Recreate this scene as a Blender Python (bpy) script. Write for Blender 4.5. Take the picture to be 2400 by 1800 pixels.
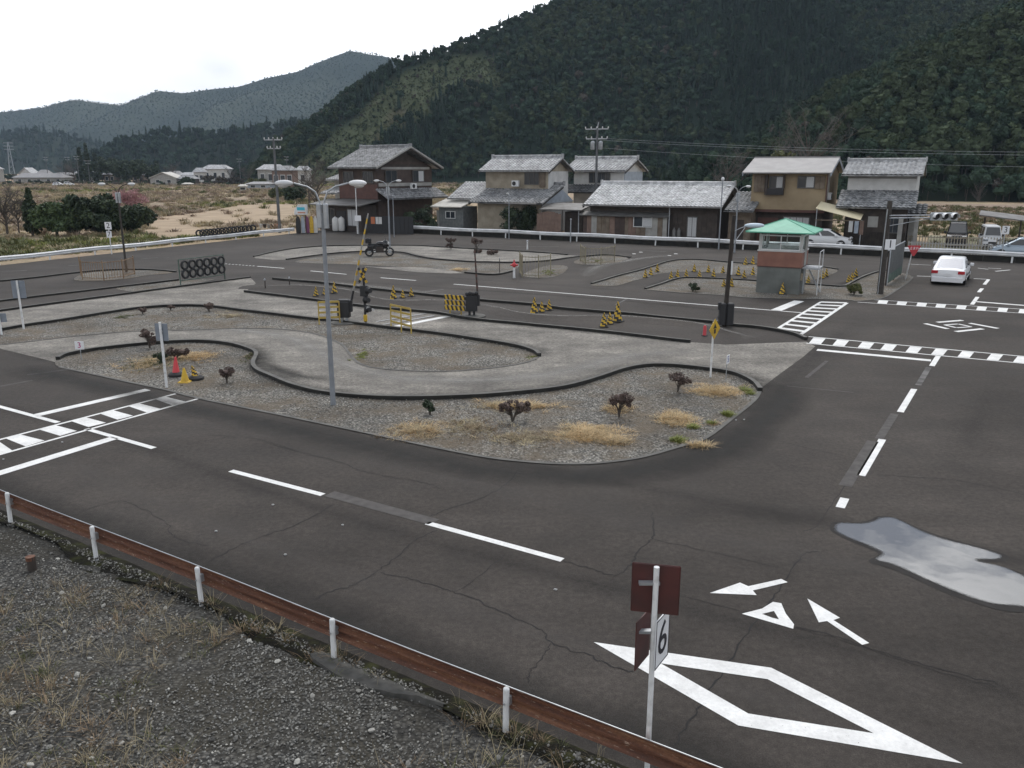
import bpy, bmesh, math, random
from mathutils import Vector, Matrix, Euler, noise

random.seed(7)
for o in list(bpy.data.objects):
    bpy.data.objects.remove(o)
scene = bpy.context.scene
COL = scene.collection
R = math.radians

# ------------------------------------------------------------------ camera
CAM_H = 6.4
FPX = 1953.0                       # focal length in photograph pixels (2400 wide)
PITCH = math.atan(504.0 / FPX)
CP, SP = math.cos(PITCH), math.sin(PITCH)
cam_data = bpy.data.cameras.new('camera')
cam_data.sensor_width = 36.0
cam_data.lens = 36.0 * FPX / 2400.0
cam_data.clip_start = 0.1
cam_data.clip_end = 20000
cam = bpy.data.objects.new('camera', cam_data)
COL.objects.link(cam)
cam.location = (0, 0, CAM_H)
cam.rotation_euler = (math.pi / 2 - PITCH, 0, 0)
scene.camera = cam

# ------------------------------------------------------------------ sky and sun
SUN_EL, SUN_AZ = R(50), R(10)     # azimuth measured from +Y towards +X
world = bpy.data.worlds.new('World')
scene.world = world
world.use_nodes = True
wn = world.node_tree
wn.nodes.clear()
def wnode(t, **kw):
    n = wn.nodes.new(t)
    for a, b in kw.items():
        setattr(n, a, b)
    return n
wl = wn.links.new
w_out = wnode('ShaderNodeOutputWorld')
w_bg = wnode('ShaderNodeBackground')
w_sky = wnode('ShaderNodeTexSky', sky_type='NISHITA')
w_sky.sun_disc = False
w_sky.sun_elevation = SUN_EL
w_sky.sun_rotation = SUN_AZ
w_sky.air_density = 1.2
w_sky.dust_density = 2.0
w_sc = wnode('ShaderNodeMixRGB', blend_type='MULTIPLY')
w_sc.inputs['Fac'].default_value = 1.0
w_sc.inputs['Color2'].default_value = (0.12, 0.12, 0.12, 1)
wl(w_sky.outputs['Color'], w_sc.inputs['Color1'])
w_tc = wnode('ShaderNodeTexCoord')
w_map = wnode('ShaderNodeMapping')
w_map.inputs['Scale'].default_value = (1.0, 1.0, 2.2)
w_map.inputs['Location'].default_value = (0.35, 0.1, 0.0)
wl(w_tc.outputs['Generated'], w_map.inputs['Vector'])
w_nz = wnode('ShaderNodeTexNoise')
w_nz.inputs['Scale'].default_value = 5.5
w_nz.inputs['Detail'].default_value = 7
w_nz.inputs['Roughness'].default_value = 0.55
wl(w_map.outputs['Vector'], w_nz.inputs['Vector'])
w_rmp = wnode('ShaderNodeValToRGB')            # cloud cover: nearly closed, some blue gaps
w_rmp.color_ramp.elements[0].position = 0.44
w_rmp.color_ramp.elements[1].position = 0.54
w_sep = wnode('ShaderNodeSeparateXYZ')
wl(w_tc.outputs['Generated'], w_sep.inputs[0])
w_e1 = wnode('ShaderNodeMapRange')              # cloud closes up towards the horizon
w_e1.inputs['From Min'].default_value = 0.16
w_e1.inputs['From Max'].default_value = 0.36
w_e1.inputs['To Min'].default_value = 0.30
w_e1.inputs['To Max'].default_value = 0.0
wl(w_sep.outputs['Z'], w_e1.inputs['Value'])
w_e2 = wnode('ShaderNodeMath', operation='ADD')
wl(w_nz.outputs['Fac'], w_e2.inputs[0])
wl(w_e1.outputs[0], w_e2.inputs[1])
wl(w_e2.outputs[0], w_rmp.inputs['Fac'])
w_n2 = wnode('ShaderNodeTexNoise')
w_n2.inputs['Scale'].default_value = 4.0
w_n2.inputs['Detail'].default_value = 5
wl(w_map.outputs['Vector'], w_n2.inputs['Vector'])
w_r2 = wnode('ShaderNodeValToRGB')             # cloud brightness
w_r2.color_ramp.elements[0].position = 0.3
w_r2.color_ramp.elements[0].color = (1.0, 1.02, 1.05, 1)
w_r2.color_ramp.elements[1].position = 0.7
w_r2.color_ramp.elements[1].color = (1.75, 1.76, 1.78, 1)
wl(w_n2.outputs['Fac'], w_r2.inputs['Fac'])
w_mix = wnode('ShaderNodeMixRGB')
wl(w_rmp.outputs['Color'], w_mix.inputs['Fac'])
wl(w_sc.outputs['Color'], w_mix.inputs['Color1'])
# the veiled sun brightens the cloud round it
w_nrm = wnode('ShaderNodeVectorMath', operation='DOT_PRODUCT')
wl(w_tc.outputs['Generated'], w_nrm.inputs[0])
w_nrm.inputs[1].default_value = (math.sin(SUN_AZ) * math.cos(SUN_EL), math.cos(SUN_AZ) * math.cos(SUN_EL), math.sin(SUN_EL))
w_cl = wnode('ShaderNodeMath', operation='MAXIMUM')
w_cl.inputs[1].default_value = 0.0
wl(w_nrm.outputs['Value'], w_cl.inputs[0])
w_pw = wnode('ShaderNodeMath', operation='POWER')
w_pw.inputs[1].default_value = 4.0
wl(w_cl.outputs[0], w_pw.inputs[0])
w_ma = wnode('ShaderNodeMath', operation='MULTIPLY_ADD')
w_ma.inputs[1].default_value = 1.5
w_ma.inputs[2].default_value = 0.85
wl(w_pw.outputs[0], w_ma.inputs[0])
w_gl = wnode('ShaderNodeMixRGB', blend_type='MULTIPLY')
w_gl.inputs['Fac'].default_value = 1.0
wl(w_r2.outputs['Color'], w_gl.inputs['Color1'])
wl(w_ma.outputs[0], w_gl.inputs['Color2'])
wl(w_gl.outputs['Color'], w_mix.inputs['Color2'])
wl(w_mix.outputs['Color'], w_bg.inputs['Color'])
w_bg.inputs['Strength'].default_value = 1.0
wl(w_bg.outputs['Background'], w_out.inputs['Surface'])

sun_data = bpy.data.lights.new('sun', 'SUN')
sun_data.energy = 1.0
sun_data.angle = R(14)
sun_data.color = (1.0, 0.96, 0.9)
sun = bpy.data.objects.new('sun', sun_data)
COL.objects.link(sun)
sun_dir = Vector((math.sin(SUN_AZ) * math.cos(SUN_EL), math.cos(SUN_AZ) * math.cos(SUN_EL), math.sin(SUN_EL)))
sun.rotation_euler = sun_dir.to_track_quat('Z', 'Y').to_euler()

scene.view_settings.view_transform = 'Standard'
scene.view_settings.look = 'None'
scene.view_settings.exposure = 0.0
scene.view_settings.gamma = 1.0
scene.view_settings.use_curve_mapping = False
scene.render.engine = 'CYCLES'
scene.cycles.use_denoising = True
scene.cycles.max_bounces = 6
scene.cycles.diffuse_bounces = 3
scene.cycles.glossy_bounces = 3
scene.cycles.transparent_max_bounces = 8
scene.cycles.volume_bounces = 0

# ------------------------------------------------------------------ measuring helpers
def G(x, y, z=0.0):
    """ground point (height z) seen at photograph pixel x, y"""
    u = (x - 1200) / FPX
    v = (900 - y) / FPX
    dz = -SP + v * CP
    t = (z - CAM_H) / dz
    return Vector((u * t, (CP + v * SP) * t, z))
KD = 2400.0 / 2212.0
def GD(x, y, z=0.0):
    return G(x * KD, y * KD, z)
def zat(X, Y, y):
    """height above a ground point X, Y that shows at pixel row y"""
    v = (900 - y) / FPX
    return CAM_H + Y * (v * CP - SP) / (CP + v * SP)
def ray(x, y, Y):
    """point on the sight line through pixel x, y at distance Y"""
    u = (x - 1200) / FPX
    v = (900 - y) / FPX
    t = Y / (CP + v * SP)
    return Vector((u * t, Y, CAM_H + (-SP + v * CP) * t))

# street frame: s runs along the far guard rail, t away from the course
ST_O = Vector((-8.43, 87.82, 0))
ST_A = R(-27.2)
ST_D = Vector((math.cos(ST_A), math.sin(ST_A), 0))
ST_N = Vector((-math.sin(ST_A), math.cos(ST_A), 0))
def street(s, t, z=0.0):
    p = ST_O + ST_D * s + ST_N * t
    p.z = z
    return p
def s_of(px, t, z=0.0):
    u = (px - 1200) / FPX
    return (u * ((ST_O.y + t * ST_N.y) * CP + (CAM_H - z) * SP) - (ST_O.x + t * ST_N.x)) / (ST_D.x - u * CP * ST_D.y)

# ------------------------------------------------------------------ materials
MATS = {}
def rgba(c):
    return (c[0], c[1], c[2], 1.0)
def mat(name, col, rough=0.8, metal=0.0, col2=None, scale=8.0, detail=4.0, bump=0.0, bscale=None, lo=0.35, hi=0.65, spec=None,
        rnd=0.0, coords='Object'):
    """plain procedural material: two colours mixed by noise, optional bump, optional per-instance brightness"""
    if name in MATS:
        return MATS[name]
    m = bpy.data.materials.new(name)
    m.use_nodes = True
    nt = m.node_tree
    b = nt.nodes['Principled BSDF']
    b.inputs['Base Color'].default_value = rgba(col)
    b.inputs['Roughness'].default_value = rough
    b.inputs['Metallic'].default_value = metal
    if spec is not None:
        b.inputs['Specular IOR Level'].default_value = spec
    out = None
    if col2 is not None or bump:
        tc = nt.nodes.new('ShaderNodeTexCoord')
        nz = nt.nodes.new('ShaderNodeTexNoise')
        nz.inputs['Scale'].default_value = scale
        nz.inputs['Detail'].default_value = detail
        nt.links.new(tc.outputs[coords], nz.inputs['Vector'])
        if col2 is not None:
            r = nt.nodes.new('ShaderNodeValToRGB')
            r.color_ramp.elements[0].position = lo
            r.color_ramp.elements[0].color = rgba(col)
            r.color_ramp.elements[1].position = hi
            r.color_ramp.elements[1].color = rgba(col2)
            nt.links.new(nz.outputs['Fac'], r.inputs['Fac'])
            out = r.outputs['Color']
        if bump:
            nb = nz
            if bscale:
                nb = nt.nodes.new('ShaderNodeTexNoise')
                nb.inputs['Scale'].default_value = bscale
                nb.inputs['Detail'].default_value = 6
                nt.links.new(tc.outputs[coords], nb.inputs['Vector'])
            bp = nt.nodes.new('ShaderNodeBump')
            bp.inputs['Strength'].default_value = 1.0
            bp.inputs['Distance'].default_value = bump
            nt.links.new(nb.outputs['Fac'], bp.inputs['Height'])
            nt.links.new(bp.outputs['Normal'], b.inputs['Normal'])
    if rnd:
        oi = nt.nodes.new('ShaderNodeObjectInfo')
        mr = nt.nodes.new('ShaderNodeMapRange')
        mr.inputs['To Min'].default_value = 1.0 - rnd
        mr.inputs['To Max'].default_value = 1.0 + rnd
        nt.links.new(oi.outputs['Random'], mr.inputs['Value'])
        mx = nt.nodes.new('ShaderNodeMixRGB')
        mx.blend_type = 'MULTIPLY'
        mx.inputs['Fac'].default_value = 1.0
        if out:
            nt.links.new(out, mx.inputs['Color1'])
        else:
            mx.inputs['Color1'].default_value = rgba(col)
        nt.links.new(mr.outputs['Result'], mx.inputs['Color2'])
        out = mx.outputs['Color']
    if out:
        nt.links.new(out, b.inputs['Base Color'])
    MATS[name] = m
    return m

class NT:
    """small builder for richer node materials"""
    def __init__(s, name):
        s.m = bpy.data.materials.new(name)
        s.m.use_nodes = True
        s.t = s.m.node_tree
        s.b = s.t.nodes['Principled BSDF']
        s.tc = s.t.nodes.new('ShaderNodeTexCoord').outputs['Object']
        MATS[name] = s.m
    def link(s, a, b):
        s.t.links.new(a, b)
    def noise(s, scale, detail=4, rough=0.5, vec=None):
        n = s.t.nodes.new('ShaderNodeTexNoise')
        n.inputs['Scale'].default_value = scale
        n.inputs['Detail'].default_value = detail
        n.inputs['Roughness'].default_value = rough
        s.link(vec or s.tc, n.inputs['Vector'])
        return n.outputs['Fac']
    def mapped(s, scale=(1, 1, 1), rot=(0, 0, 0)):
        n = s.t.nodes.new('ShaderNodeMapping')
        n.inputs['Scale'].default_value = scale
        n.inputs['Rotation'].default_value = rot
        s.link(s.tc, n.inputs['Vector'])
        return n.outputs['Vector']
    def voro(s, scale, feature='F1', out='Distance', vec=None):
        n = s.t.nodes.new('ShaderNodeTexVoronoi')
        n.feature = feature
        n.inputs['Scale'].default_value = scale
        s.link(vec or s.tc, n.inputs['Vector'])
        return n.outputs[out]
    def ramp(s, fac, stops):
        n = s.t.nodes.new('ShaderNodeValToRGB')
        e = n.color_ramp.elements
        while len(e) < len(stops):
            e.new(0.5)
        for i, (p, c) in enumerate(stops):
            e[i].position = p
            e[i].color = rgba(c) if isinstance(c, tuple) else (c, c, c, 1)
        s.link(fac, n.inputs['Fac'])
        return n.outputs['Color']
    def mix(s, fac, a, b, mode='MIX'):
        n = s.t.nodes.new('ShaderNodeMixRGB')
        n.blend_type = mode
        for sock, v in ((n.inputs['Fac'], fac), (n.inputs['Color1'], a), (n.inputs['Color2'], b)):
            if isinstance(v, (int, float)):
                sock.default_value = v if sock.name == 'Fac' else (v, v, v, 1)
            elif isinstance(v, tuple):
                sock.default_value = rgba(v)
            else:
                s.link(v, sock)
        return n.outputs['Color']
    def bump(s, h, dist):
        n = s.t.nodes.new('ShaderNodeBump')
        n.inputs['Strength'].default_value = 1.0
        n.inputs['Distance'].default_value = dist
        s.link(h, n.inputs['Height'])
        s.link(n.outputs['Normal'], s.b.inputs['Normal'])
    def col(s, c):
        s.link(c, s.b.inputs['Base Color'])
    def rough(s, v):
        if isinstance(v, (int, float)):
            s.b.inputs['Roughness'].default_value = v
        else:
            s.link(v, s.b.inputs['Roughness'])

# asphalt: brown-grey, mottled, with rubber-dark and dusty patches
a = NT('asphalt')
big = a.noise(0.16, 5, 0.6)
mid = a.noise(0.9, 5, 0.6)
fine = a.noise(55, 3, 0.7)
c = a.ramp(big, [(0.30, (0.037, 0.0325, 0.0288)), (0.5, (0.0535, 0.0468, 0.0415)), (0.72, (0.073, 0.0640, 0.0565))])
c = a.mix(0.75, c, a.ramp(mid, [(0.28, 0.7), (0.72, 1.28)]), 'MULTIPLY')
c = a.mix(0.8, c, a.ramp(a.noise(9, 6, 0.85), [(0.40, 0.74), (0.62, 1.28)]), 'MULTIPLY')
c = a.mix(0.8, c, a.ramp(fine, [(0.25, 0.55), (0.5, 1.0), (0.75, 1.5)]), 'MULTIPLY')
streak = a.noise(0.5, 3, 0.5, a.mapped((0.12, 1.6, 1), (0, 0, R(32))))
c = a.mix(0.45, c, a.ramp(streak, [(0.35, 0.8), (0.7, 1.2)]), 'MULTIPLY')
a.col(c)
a.rough(a.ramp(mid, [(0.3, 0.72), (0.7, 0.88)]))
a.b.inputs['Specular IOR Level'].default_value = 0.13
a.bump(fine, 0.004)
# concrete of the practice curves
a = NT('concrete_path')
big = a.noise(0.35, 6, 0.65)
mid = a.noise(2.2, 6, 0.7)
fine = a.noise(40, 4, 0.7)
c = a.ramp(big, [(0.30, (0.09, 0.082, 0.071)), (0.48, (0.165, 0.152, 0.132)), (0.68, (0.265, 0.245, 0.213))])
c = a.mix(0.8, c, a.ramp(mid, [(0.3, 0.65), (0.7, 1.25)]), 'MULTIPLY')
c = a.mix(0.7, c, a.ramp(a.noise(0.8, 5, 0.6, a.mapped((0.2, 1.5, 1), (0, 0, R(10)))), [(0.3, 0.68), (0.7, 1.25)]), 'MULTIPLY')
c = a.mix(0.8, c, a.ramp(fine, [(0.25, 0.6), (0.75, 1.4)]), 'MULTIPLY')
c = a.mix(1.0, c, a.ramp(a.noise(9, 6, 0.85), [(0.40, 0.58), (0.5, 1.0), (0.62, 1.5)]), 'MULTIPLY')
a.col(c)
a.rough(0.9)
a.bump(fine, 0.006)
# island gravel
def gravel_mat(name, lo, hi, moss, vs):
    a = NT(name)
    v = a.voro(vs, out='Color')
    d = a.voro(vs)
    big = a.noise(0.7, 5, 0.65)
    c = a.ramp(v, [(0.1, lo), (0.6, hi), (0.95, tuple(min(1, x * 1.7) for x in hi))])
    c = a.mix(a.ramp(d, [(0.25, 0.0), (0.75, 0.85)]), c, tuple(x * 0.25 for x in lo))
    c = a.mix(a.ramp(big, [(0.42, 0.0), (0.62, 0.8)]), c, moss)
    big2 = a.noise(0.33, 4, 0.6)
    c = a.mix(0.7, c, a.ramp(big2, [(0.35, 0.62), (0.65, 1.25)]), 'MULTIPLY')
    a.col(c)
    a.rough(0.95)
    a.bump(d, -0.03)
gravel_mat('gravel', (0.085, 0.08, 0.07), (0.27, 0.255, 0.225), (0.12, 0.092, 0.06), 18)
gravel_mat('bank_gravel', (0.026, 0.025, 0.023), (0.10, 0.096, 0.086), (0.038, 0.033, 0.022), 19)
# field beyond the course
a = NT('field')
big = a.noise(0.045, 6, 0.6)
b2 = a.noise(0.02, 4, 0.5)
mid = a.noise(0.5, 6, 0.7)
fine = a.noise(4.0, 5, 0.7)
c = a.ramp(big, [(0.30, (0.19, 0.145, 0.10)), (0.45, (0.30, 0.225, 0.145)), (0.55, (0.36, 0.27, 0.165)), (0.68, (0.22, 0.20, 0.10))])
c = a.mix(a.ramp(b2, [(0.45, 0.0), (0.6, 0.7)]), c, (0.20, 0.145, 0.112))
c = a.mix(0.8, c, a.ramp(mid, [(0.3, 0.6), (0.7, 1.35)]), 'MULTIPLY')
c = a.mix(0.6, c, a.ramp(fine, [(0.3, 0.6), (0.7, 1.35)]), 'MULTIPLY')
a.col(c)
a.rough(0.95)
a.bump(mid, 0.15)
# old ridge tiles, lime-grey with dark joints and lichen
def tile_mat(name, c0, c1):
    a = NT(name)
    v = a.voro(3.4, out='Color', vec=a.mapped((1, 1, 1)))
    n = a.noise(1.3, 5, 0.65)
    c = a.ramp(v, [(0.05, c0), (0.9, c1)])
    c = a.mix(0.75, c, a.ramp(n, [(0.32, 0.55), (0.62, 1.2)]), 'MULTIPLY')
    a.col(c)
    a.rough(0.55)
    a.b.inputs['Specular IOR Level'].default_value = 0.3
tile_mat('tile_pale', (0.24, 0.245, 0.25), (0.46, 0.465, 0.475))
tile_mat('tile_white', (0.36, 0.365, 0.37), (0.60, 0.605, 0.61))
tile_mat('tile_grey', (0.10, 0.105, 0.11), (0.31, 0.315, 0.32))
tile_mat('tile_dark', (0.05, 0.052, 0.055), (0.15, 0.155, 0.16))

a = NT('white_paint')
c = a.ramp(a.noise(2.2, 6, 0.65), [(0.35, (0.80, 0.80, 0.78)), (0.7, (0.60, 0.595, 0.58))])
c = a.mix(0.6, c, a.ramp(a.noise(16, 5, 0.7), [(0.3, 0.78), (0.6, 1.05)]), 'MULTIPLY')
chip = a.ramp(a.noise(22, 6, 0.75), [(0.645, 0.0), (0.68, 0.85)])
c = a.mix(chip, c, (0.09, 0.085, 0.08))
a.col(c); a.rough(0.75)
mat('worn_paint', (0.16, 0.155, 0.15), 0.8, col2=(0.075, 0.072, 0.07), scale=2.5, detail=8, lo=0.4, hi=0.62, spec=0.16)
mat('patch_asphalt', (0.105, 0.099, 0.094), 0.9, col2=(0.078, 0.073, 0.070), scale=5, detail=6, spec=0.16)
mat('crack', (0.012, 0.011, 0.011), 0.95)
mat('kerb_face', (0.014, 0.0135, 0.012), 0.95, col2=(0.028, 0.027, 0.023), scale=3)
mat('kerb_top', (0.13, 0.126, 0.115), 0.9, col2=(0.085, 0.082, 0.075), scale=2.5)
mat('white_metal', (0.72, 0.73, 0.74), 0.45, col2=(0.55, 0.56, 0.57), scale=1.2)
mat('galv', (0.42, 0.44, 0.46), 0.42, 0.6, col2=(0.30, 0.32, 0.34), scale=4)
mat('pole_grey', (0.26, 0.28, 0.305), 0.55, 0.1, col2=(0.20, 0.215, 0.235), scale=3)
mat('post_white', (0.70, 0.71, 0.71), 0.6, col2=(0.36, 0.36, 0.35), scale=5, detail=7, lo=0.5, hi=0.72)
mat('black', (0.018, 0.018, 0.02), 0.6)
mat('rubber', (0.022, 0.022, 0.023), 0.8, bump=0.01, bscale=30)
mat('yellow', (0.62, 0.40, 0.03), 0.6, col2=(0.45, 0.28, 0.03), scale=4)
mat('yellow_faded', (0.48, 0.36, 0.09), 0.7, col2=(0.36, 0.25, 0.06), scale=4)
mat('red', (0.45, 0.035, 0.045), 0.5)
mat('red_cone', (0.55, 0.05, 0.06), 0.55)
mat('wood_dark', (0.022, 0.018, 0.015), 0.85, col2=(0.042, 0.034, 0.028), scale=3, detail=6)
mat('wood_pole', (0.060, 0.053, 0.047), 0.9, col2=(0.038, 0.033, 0.029), scale=6)
mat('glass', (0.035, 0.042, 0.05), 0.08, spec=0.6)
mat('curtain', (0.50, 0.51, 0.52), 0.8)
mat('car_glass', (0.02, 0.024, 0.03), 0.06, spec=0.7)
mat('car_white', (0.74, 0.75, 0.77), 0.22, spec=0.6)
mat('chrome', (0.6, 0.6, 0.6), 0.2, 1.0)
mat('tail_light', (0.42, 0.02, 0.03), 0.2)
mat('leaf_dark', (0.026, 0.040, 0.018), 0.75, col2=(0.055, 0.075, 0.032), scale=0.9, rnd=0.3)
mat('bark', (0.06, 0.05, 0.042), 0.95, col2=(0.10, 0.085, 0.07), scale=6)

# rust of the near rail, streaked along the beam, worn to zinc at the lip
a = NT('rust')
st = a.noise(2.0, 7, 0.65, a.mapped((0.5, 6, 6)))
sp = a.noise(14, 5, 0.7, a.mapped((0.6, 3, 3)))
c = a.ramp(st, [(0.28, (0.055, 0.022, 0.013)), (0.48, (0.115, 0.045, 0.024)), (0.62, (0.17, 0.075, 0.038)), (0.8, (0.23, 0.125, 0.07))])
c = a.mix(0.6, c, a.ramp(a.noise(30, 4, 0.7), [(0.3, 0.5), (0.7, 1.4)]), 'MULTIPLY')
c = a.mix(a.ramp(sp, [(0.61, 0.0), (0.66, 0.8)]), c, (0.42, 0.31, 0.23))
a.col(c)
a.rough(0.75)
a.bump(sp, 0.004)
# ------------------------------------------------------------------ mesh builder
class MB:
    def __init__(s):
        s.v, s.f, s.m = [], [], []
        s.x = None
    def add(s, vs, fs, m=0):
        k = len(s.v)
        if s.x is not None:
            vs = [s.x @ Vector(p) for p in vs]
        s.v.extend([tuple(p) for p in vs])
        for f in fs:
            s.f.append([i + k for i in f])
            s.m.append(m)
        return s
    def box(s, x0, x1, y0, y1, z0, z1, m=0):
        return s.add([(x0, y0, z0), (x1, y0, z0), (x1, y1, z0), (x0, y1, z0), (x0, y0, z1), (x1, y0, z1), (x1, y1, z1), (x0, y1, z1)],
                     [(0, 3, 2, 1), (4, 5, 6, 7), (0, 1, 5, 4), (1, 2, 6, 5), (2, 3, 7, 6), (3, 0, 4, 7)], m)
    def bbox(s, x0, x1, y0, y1, z0, z1, b=0.02, m=0):
        """box with chamfered vertical and top edges"""
        def ring(i, z):
            return [(x0 + i, y0 + b + i * 0, z), (x0 + b + i * 0, y0 + i, z), (x1 - b, y0 + i, z), (x1 - i, y0 + b, z), (x1 - i, y1 - b, z), (x1 - b, y1 - i, z), (x0 + b, y1 - i, z), (x0 + i, y1 - b, z)]
        vs = ring(0, z0) + ring(0, z1 - b) + ring(b * 0.9, z1)
        fs = [tuple(range(7, -1, -1)), tuple(range(16, 24))]
        for k in range(2):
            for i in range(8):
                j = (i + 1) % 8
                fs.append((k * 8 + i, k * 8 + j, k * 8 + 8 + j, k * 8 + 8 + i))
        return s.add(vs, fs, m)
    def cyl(s, p0, p1, r0, r1=None, n=8, m=0, cap=True):
        p0, p1 = Vector(p0), Vector(p1)
        r1 = r0 if r1 is None else r1
        d = (p1 - p0).normalized()
        a = d.orthogonal().normalized()
        b = d.cross(a)
        vs = []
        for p, r in ((p0, r0), (p1, r1)):
            for i in range(n):
                t = 2 * math.pi * i / n
                vs.append(p + (a * math.cos(t) + b * math.sin(t)) * r)
        fs = [(i, (i + 1) % n, n + (i + 1) % n, n + i) for i in range(n)]
        if cap:
            fs += [tuple(range(n - 1, -1, -1)), tuple(range(n, 2 * n))]
        return s.add(vs, fs, m)
    def tube(s, pts, r, n=6, m=0):
        pts = [Vector(p) for p in pts]
        rs = r if isinstance(r, (list, tuple)) else [r] * len(pts)
        vs = []
        a = None
        for i, p in enumerate(pts):
            d = (pts[min(i + 1, len(pts) - 1)] - pts[max(i - 1, 0)]).normalized()
            if a is None:
                a = d.orthogonal().normalized()
            else:
                a = (a - d * a.dot(d)).normalized()
            b = d.cross(a)
            for k in range(n):
                t = 2 * math.pi * k / n
                vs.append(p + (a * math.cos(t) + b * math.sin(t)) * rs[i])
        fs = []
        for i in range(len(pts) - 1):
            for k in range(n):
                j = (k + 1) % n
                fs.append((i * n + k, i * n + j, i * n + n + j, i * n + n + k))
        fs += [tuple(range(n - 1, -1, -1)), tuple(range((len(pts) - 1) * n, len(pts) * n))]
        return s.add(vs, fs, m)
    def lathe(s, prof, n=16, c=(0, 0, 0), m=0):
        vs, fs = [], []
        for r, z in prof:
            for i in range(n):
                t = 2 * math.pi * i / n
                vs.append((c[0] + r * math.cos(t), c[1] + r * math.sin(t), c[2] + z))
        for k in range(len(prof) - 1):
            for i in range(n):
                j = (i + 1) % n
                fs.append((k * n + i, k * n + j, k * n + n + j, k * n + n + i))
        fs.append(tuple(range((len(prof) - 1) * n, len(prof) * n)))
        fs.append(tuple(range(n - 1, -1, -1)))
        return s.add(vs, fs, m)
    def torus(s, c, R0, r, axis='y', n=16, k=7, m=0):
        vs, fs = [], []
        for i in range(n):
            t = 2 * math.pi * i / n
            for j in range(k):
                q = 2 * math.pi * j / k
                a = R0 + r * math.cos(q)
                p = (a * math.cos(t), r * math.sin(q) * 1.25, a * math.sin(t))
                if axis == 'z':
                    p = (p[0], p[2], p[1])
                elif axis == 'x':
                    p = (p[1], p[0], p[2])
                vs.append((c[0] + p[0], c[1] + p[1], c[2] + p[2]))
        for i in range(n):
            for j in range(k):
                i2, j2 = (i + 1) % n, (j + 1) % k
                fs.append((i * k + j, i2 * k + j, i2 * k + j2, i * k + j2))
        return s.add(vs, fs, m)
    def ball(s, c, r, nu=12, nv=8, m=0, jit=0.0, seed=0):
        rr = (r, r, r) if isinstance(r, (int, float)) else r
        rnd = random.Random(seed)
        vs, fs = [], []
        for j in range(nv + 1):
            ph = math.pi * j / nv
            for i in range(nu):
                t = 2 * math.pi * i / nu
                q = 1 + rnd.uniform(-jit, jit)
                vs.append((c[0] + rr[0] * math.sin(ph) * math.cos(t) * q, c[1] + rr[1] * math.sin(ph) * math.sin(t) * q, c[2] + rr[2] * math.cos(ph) * q))
        for j in range(nv):
            for i in range(nu):
                k = (i + 1) % nu
                fs.append((j * nu + i, (j + 1) * nu + i, (j + 1) * nu + k, j * nu + k))
        return s.add(vs, fs, m)
    def prism(s, pts, z0, z1, m=0):
        n = len(pts)
        vs = [(p[0], p[1], z0) for p in pts] + [(p[0], p[1], z1) for p in pts]
        fs = [tuple(range(n - 1, -1, -1)), tuple(range(n, 2 * n))] + [(i, (i + 1) % n, n + (i + 1) % n, n + i) for i in range(n)]
        return s.add(vs, fs, m)
    def plate(s, pts, d, m=0):
        """flat outline of 3-D points given thickness along vector d"""
        n = len(pts)
        pts = [Vector(p) for p in pts]
        d = Vector(d)
        vs = pts + [p + d for p in pts]
        fs = [tuple(range(n - 1, -1, -1)), tuple(range(n, 2 * n))] + [(i, (i + 1) % n, n + (i + 1) % n, n + i) for i in range(n)]
        return s.add(vs, fs, m)
    def loft(s, rings, m=0, cap=True):
        n = len(rings[0])
        vs = [p for r in rings for p in r]
        fs = []
        for k in range(len(rings) - 1):
            for i in range(n):
                j = (i + 1) % n
                fs.append((k * n + i, k * n + j, k * n + n + j, k * n + n + i))
        if cap:
            fs += [tuple(range(n - 1, -1, -1)), tuple(range((len(rings) - 1) * n, len(rings) * n))]
        return s.add(vs, fs, m)
    def mesh(s, name, mats):
        me = bpy.data.meshes.new(name)
        me.from_pydata(s.v, [], s.f)
        for x in (mats if isinstance(mats, (list, tuple)) else [mats]):
            me.materials.append(MATS[x] if isinstance(x, str) else x)
        if any(s.m):
            me.polygons.foreach_set('material_index', s.m)
        bm = bmesh.new()
        bm.from_mesh(me)
        bmesh.ops.recalc_face_normals(bm, faces=bm.faces)
        bm.to_mesh(me)
        bm.free()
        return me
    def build(s, name, mats, parent=None, smooth=False):
        me = s.mesh(name, mats)
        return link(name, me, parent, smooth)

def link(name, me, parent=None, smooth=False):
    o = bpy.data.objects.new(name, me)
    COL.objects.link(o)
    if parent:
        o.parent = parent
    if smooth:
        for p in me.polygons:
            p.use_smooth = True
        if smooth != 'all':
            try:
                me.set_sharp_from_angle(angle=R(40))
            except Exception:
                pass
    return o
def tag(o, label=None, cat=None, group=None, kind=None):
    if label: o['label'] = label
    if cat: o['category'] = cat
    if group: o['group'] = group
    if kind: o['kind'] = kind
    return o
def thing(name, label, cat, loc=(0, 0, 0), rz=0.0, group=None):
    o = bpy.data.objects.new(name, None)
    o.empty_display_size = 0.2
    COL.objects.link(o)
    o.location = loc
    o.rotation_euler = (0, 0, rz)
    return tag(o, label, cat, group)
def copy_tree(o, loc=None, rz=None, label=None, group=None, parent=None, scale=None):
    c = o.copy()
    COL.objects.link(c)
    if parent: c.parent = parent
    if loc is not None: c.location = loc
    if rz is not None: c.rotation_euler = (0, 0, rz)
    if scale is not None: c.scale = (scale, scale, scale)
    if label: c['label'] = label
    if group: c['group'] = group
    for ch in o.children:
        copy_tree(ch, parent=c)
    return c
def struct(o):
    o['kind'] = 'structure'
    return o
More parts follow.
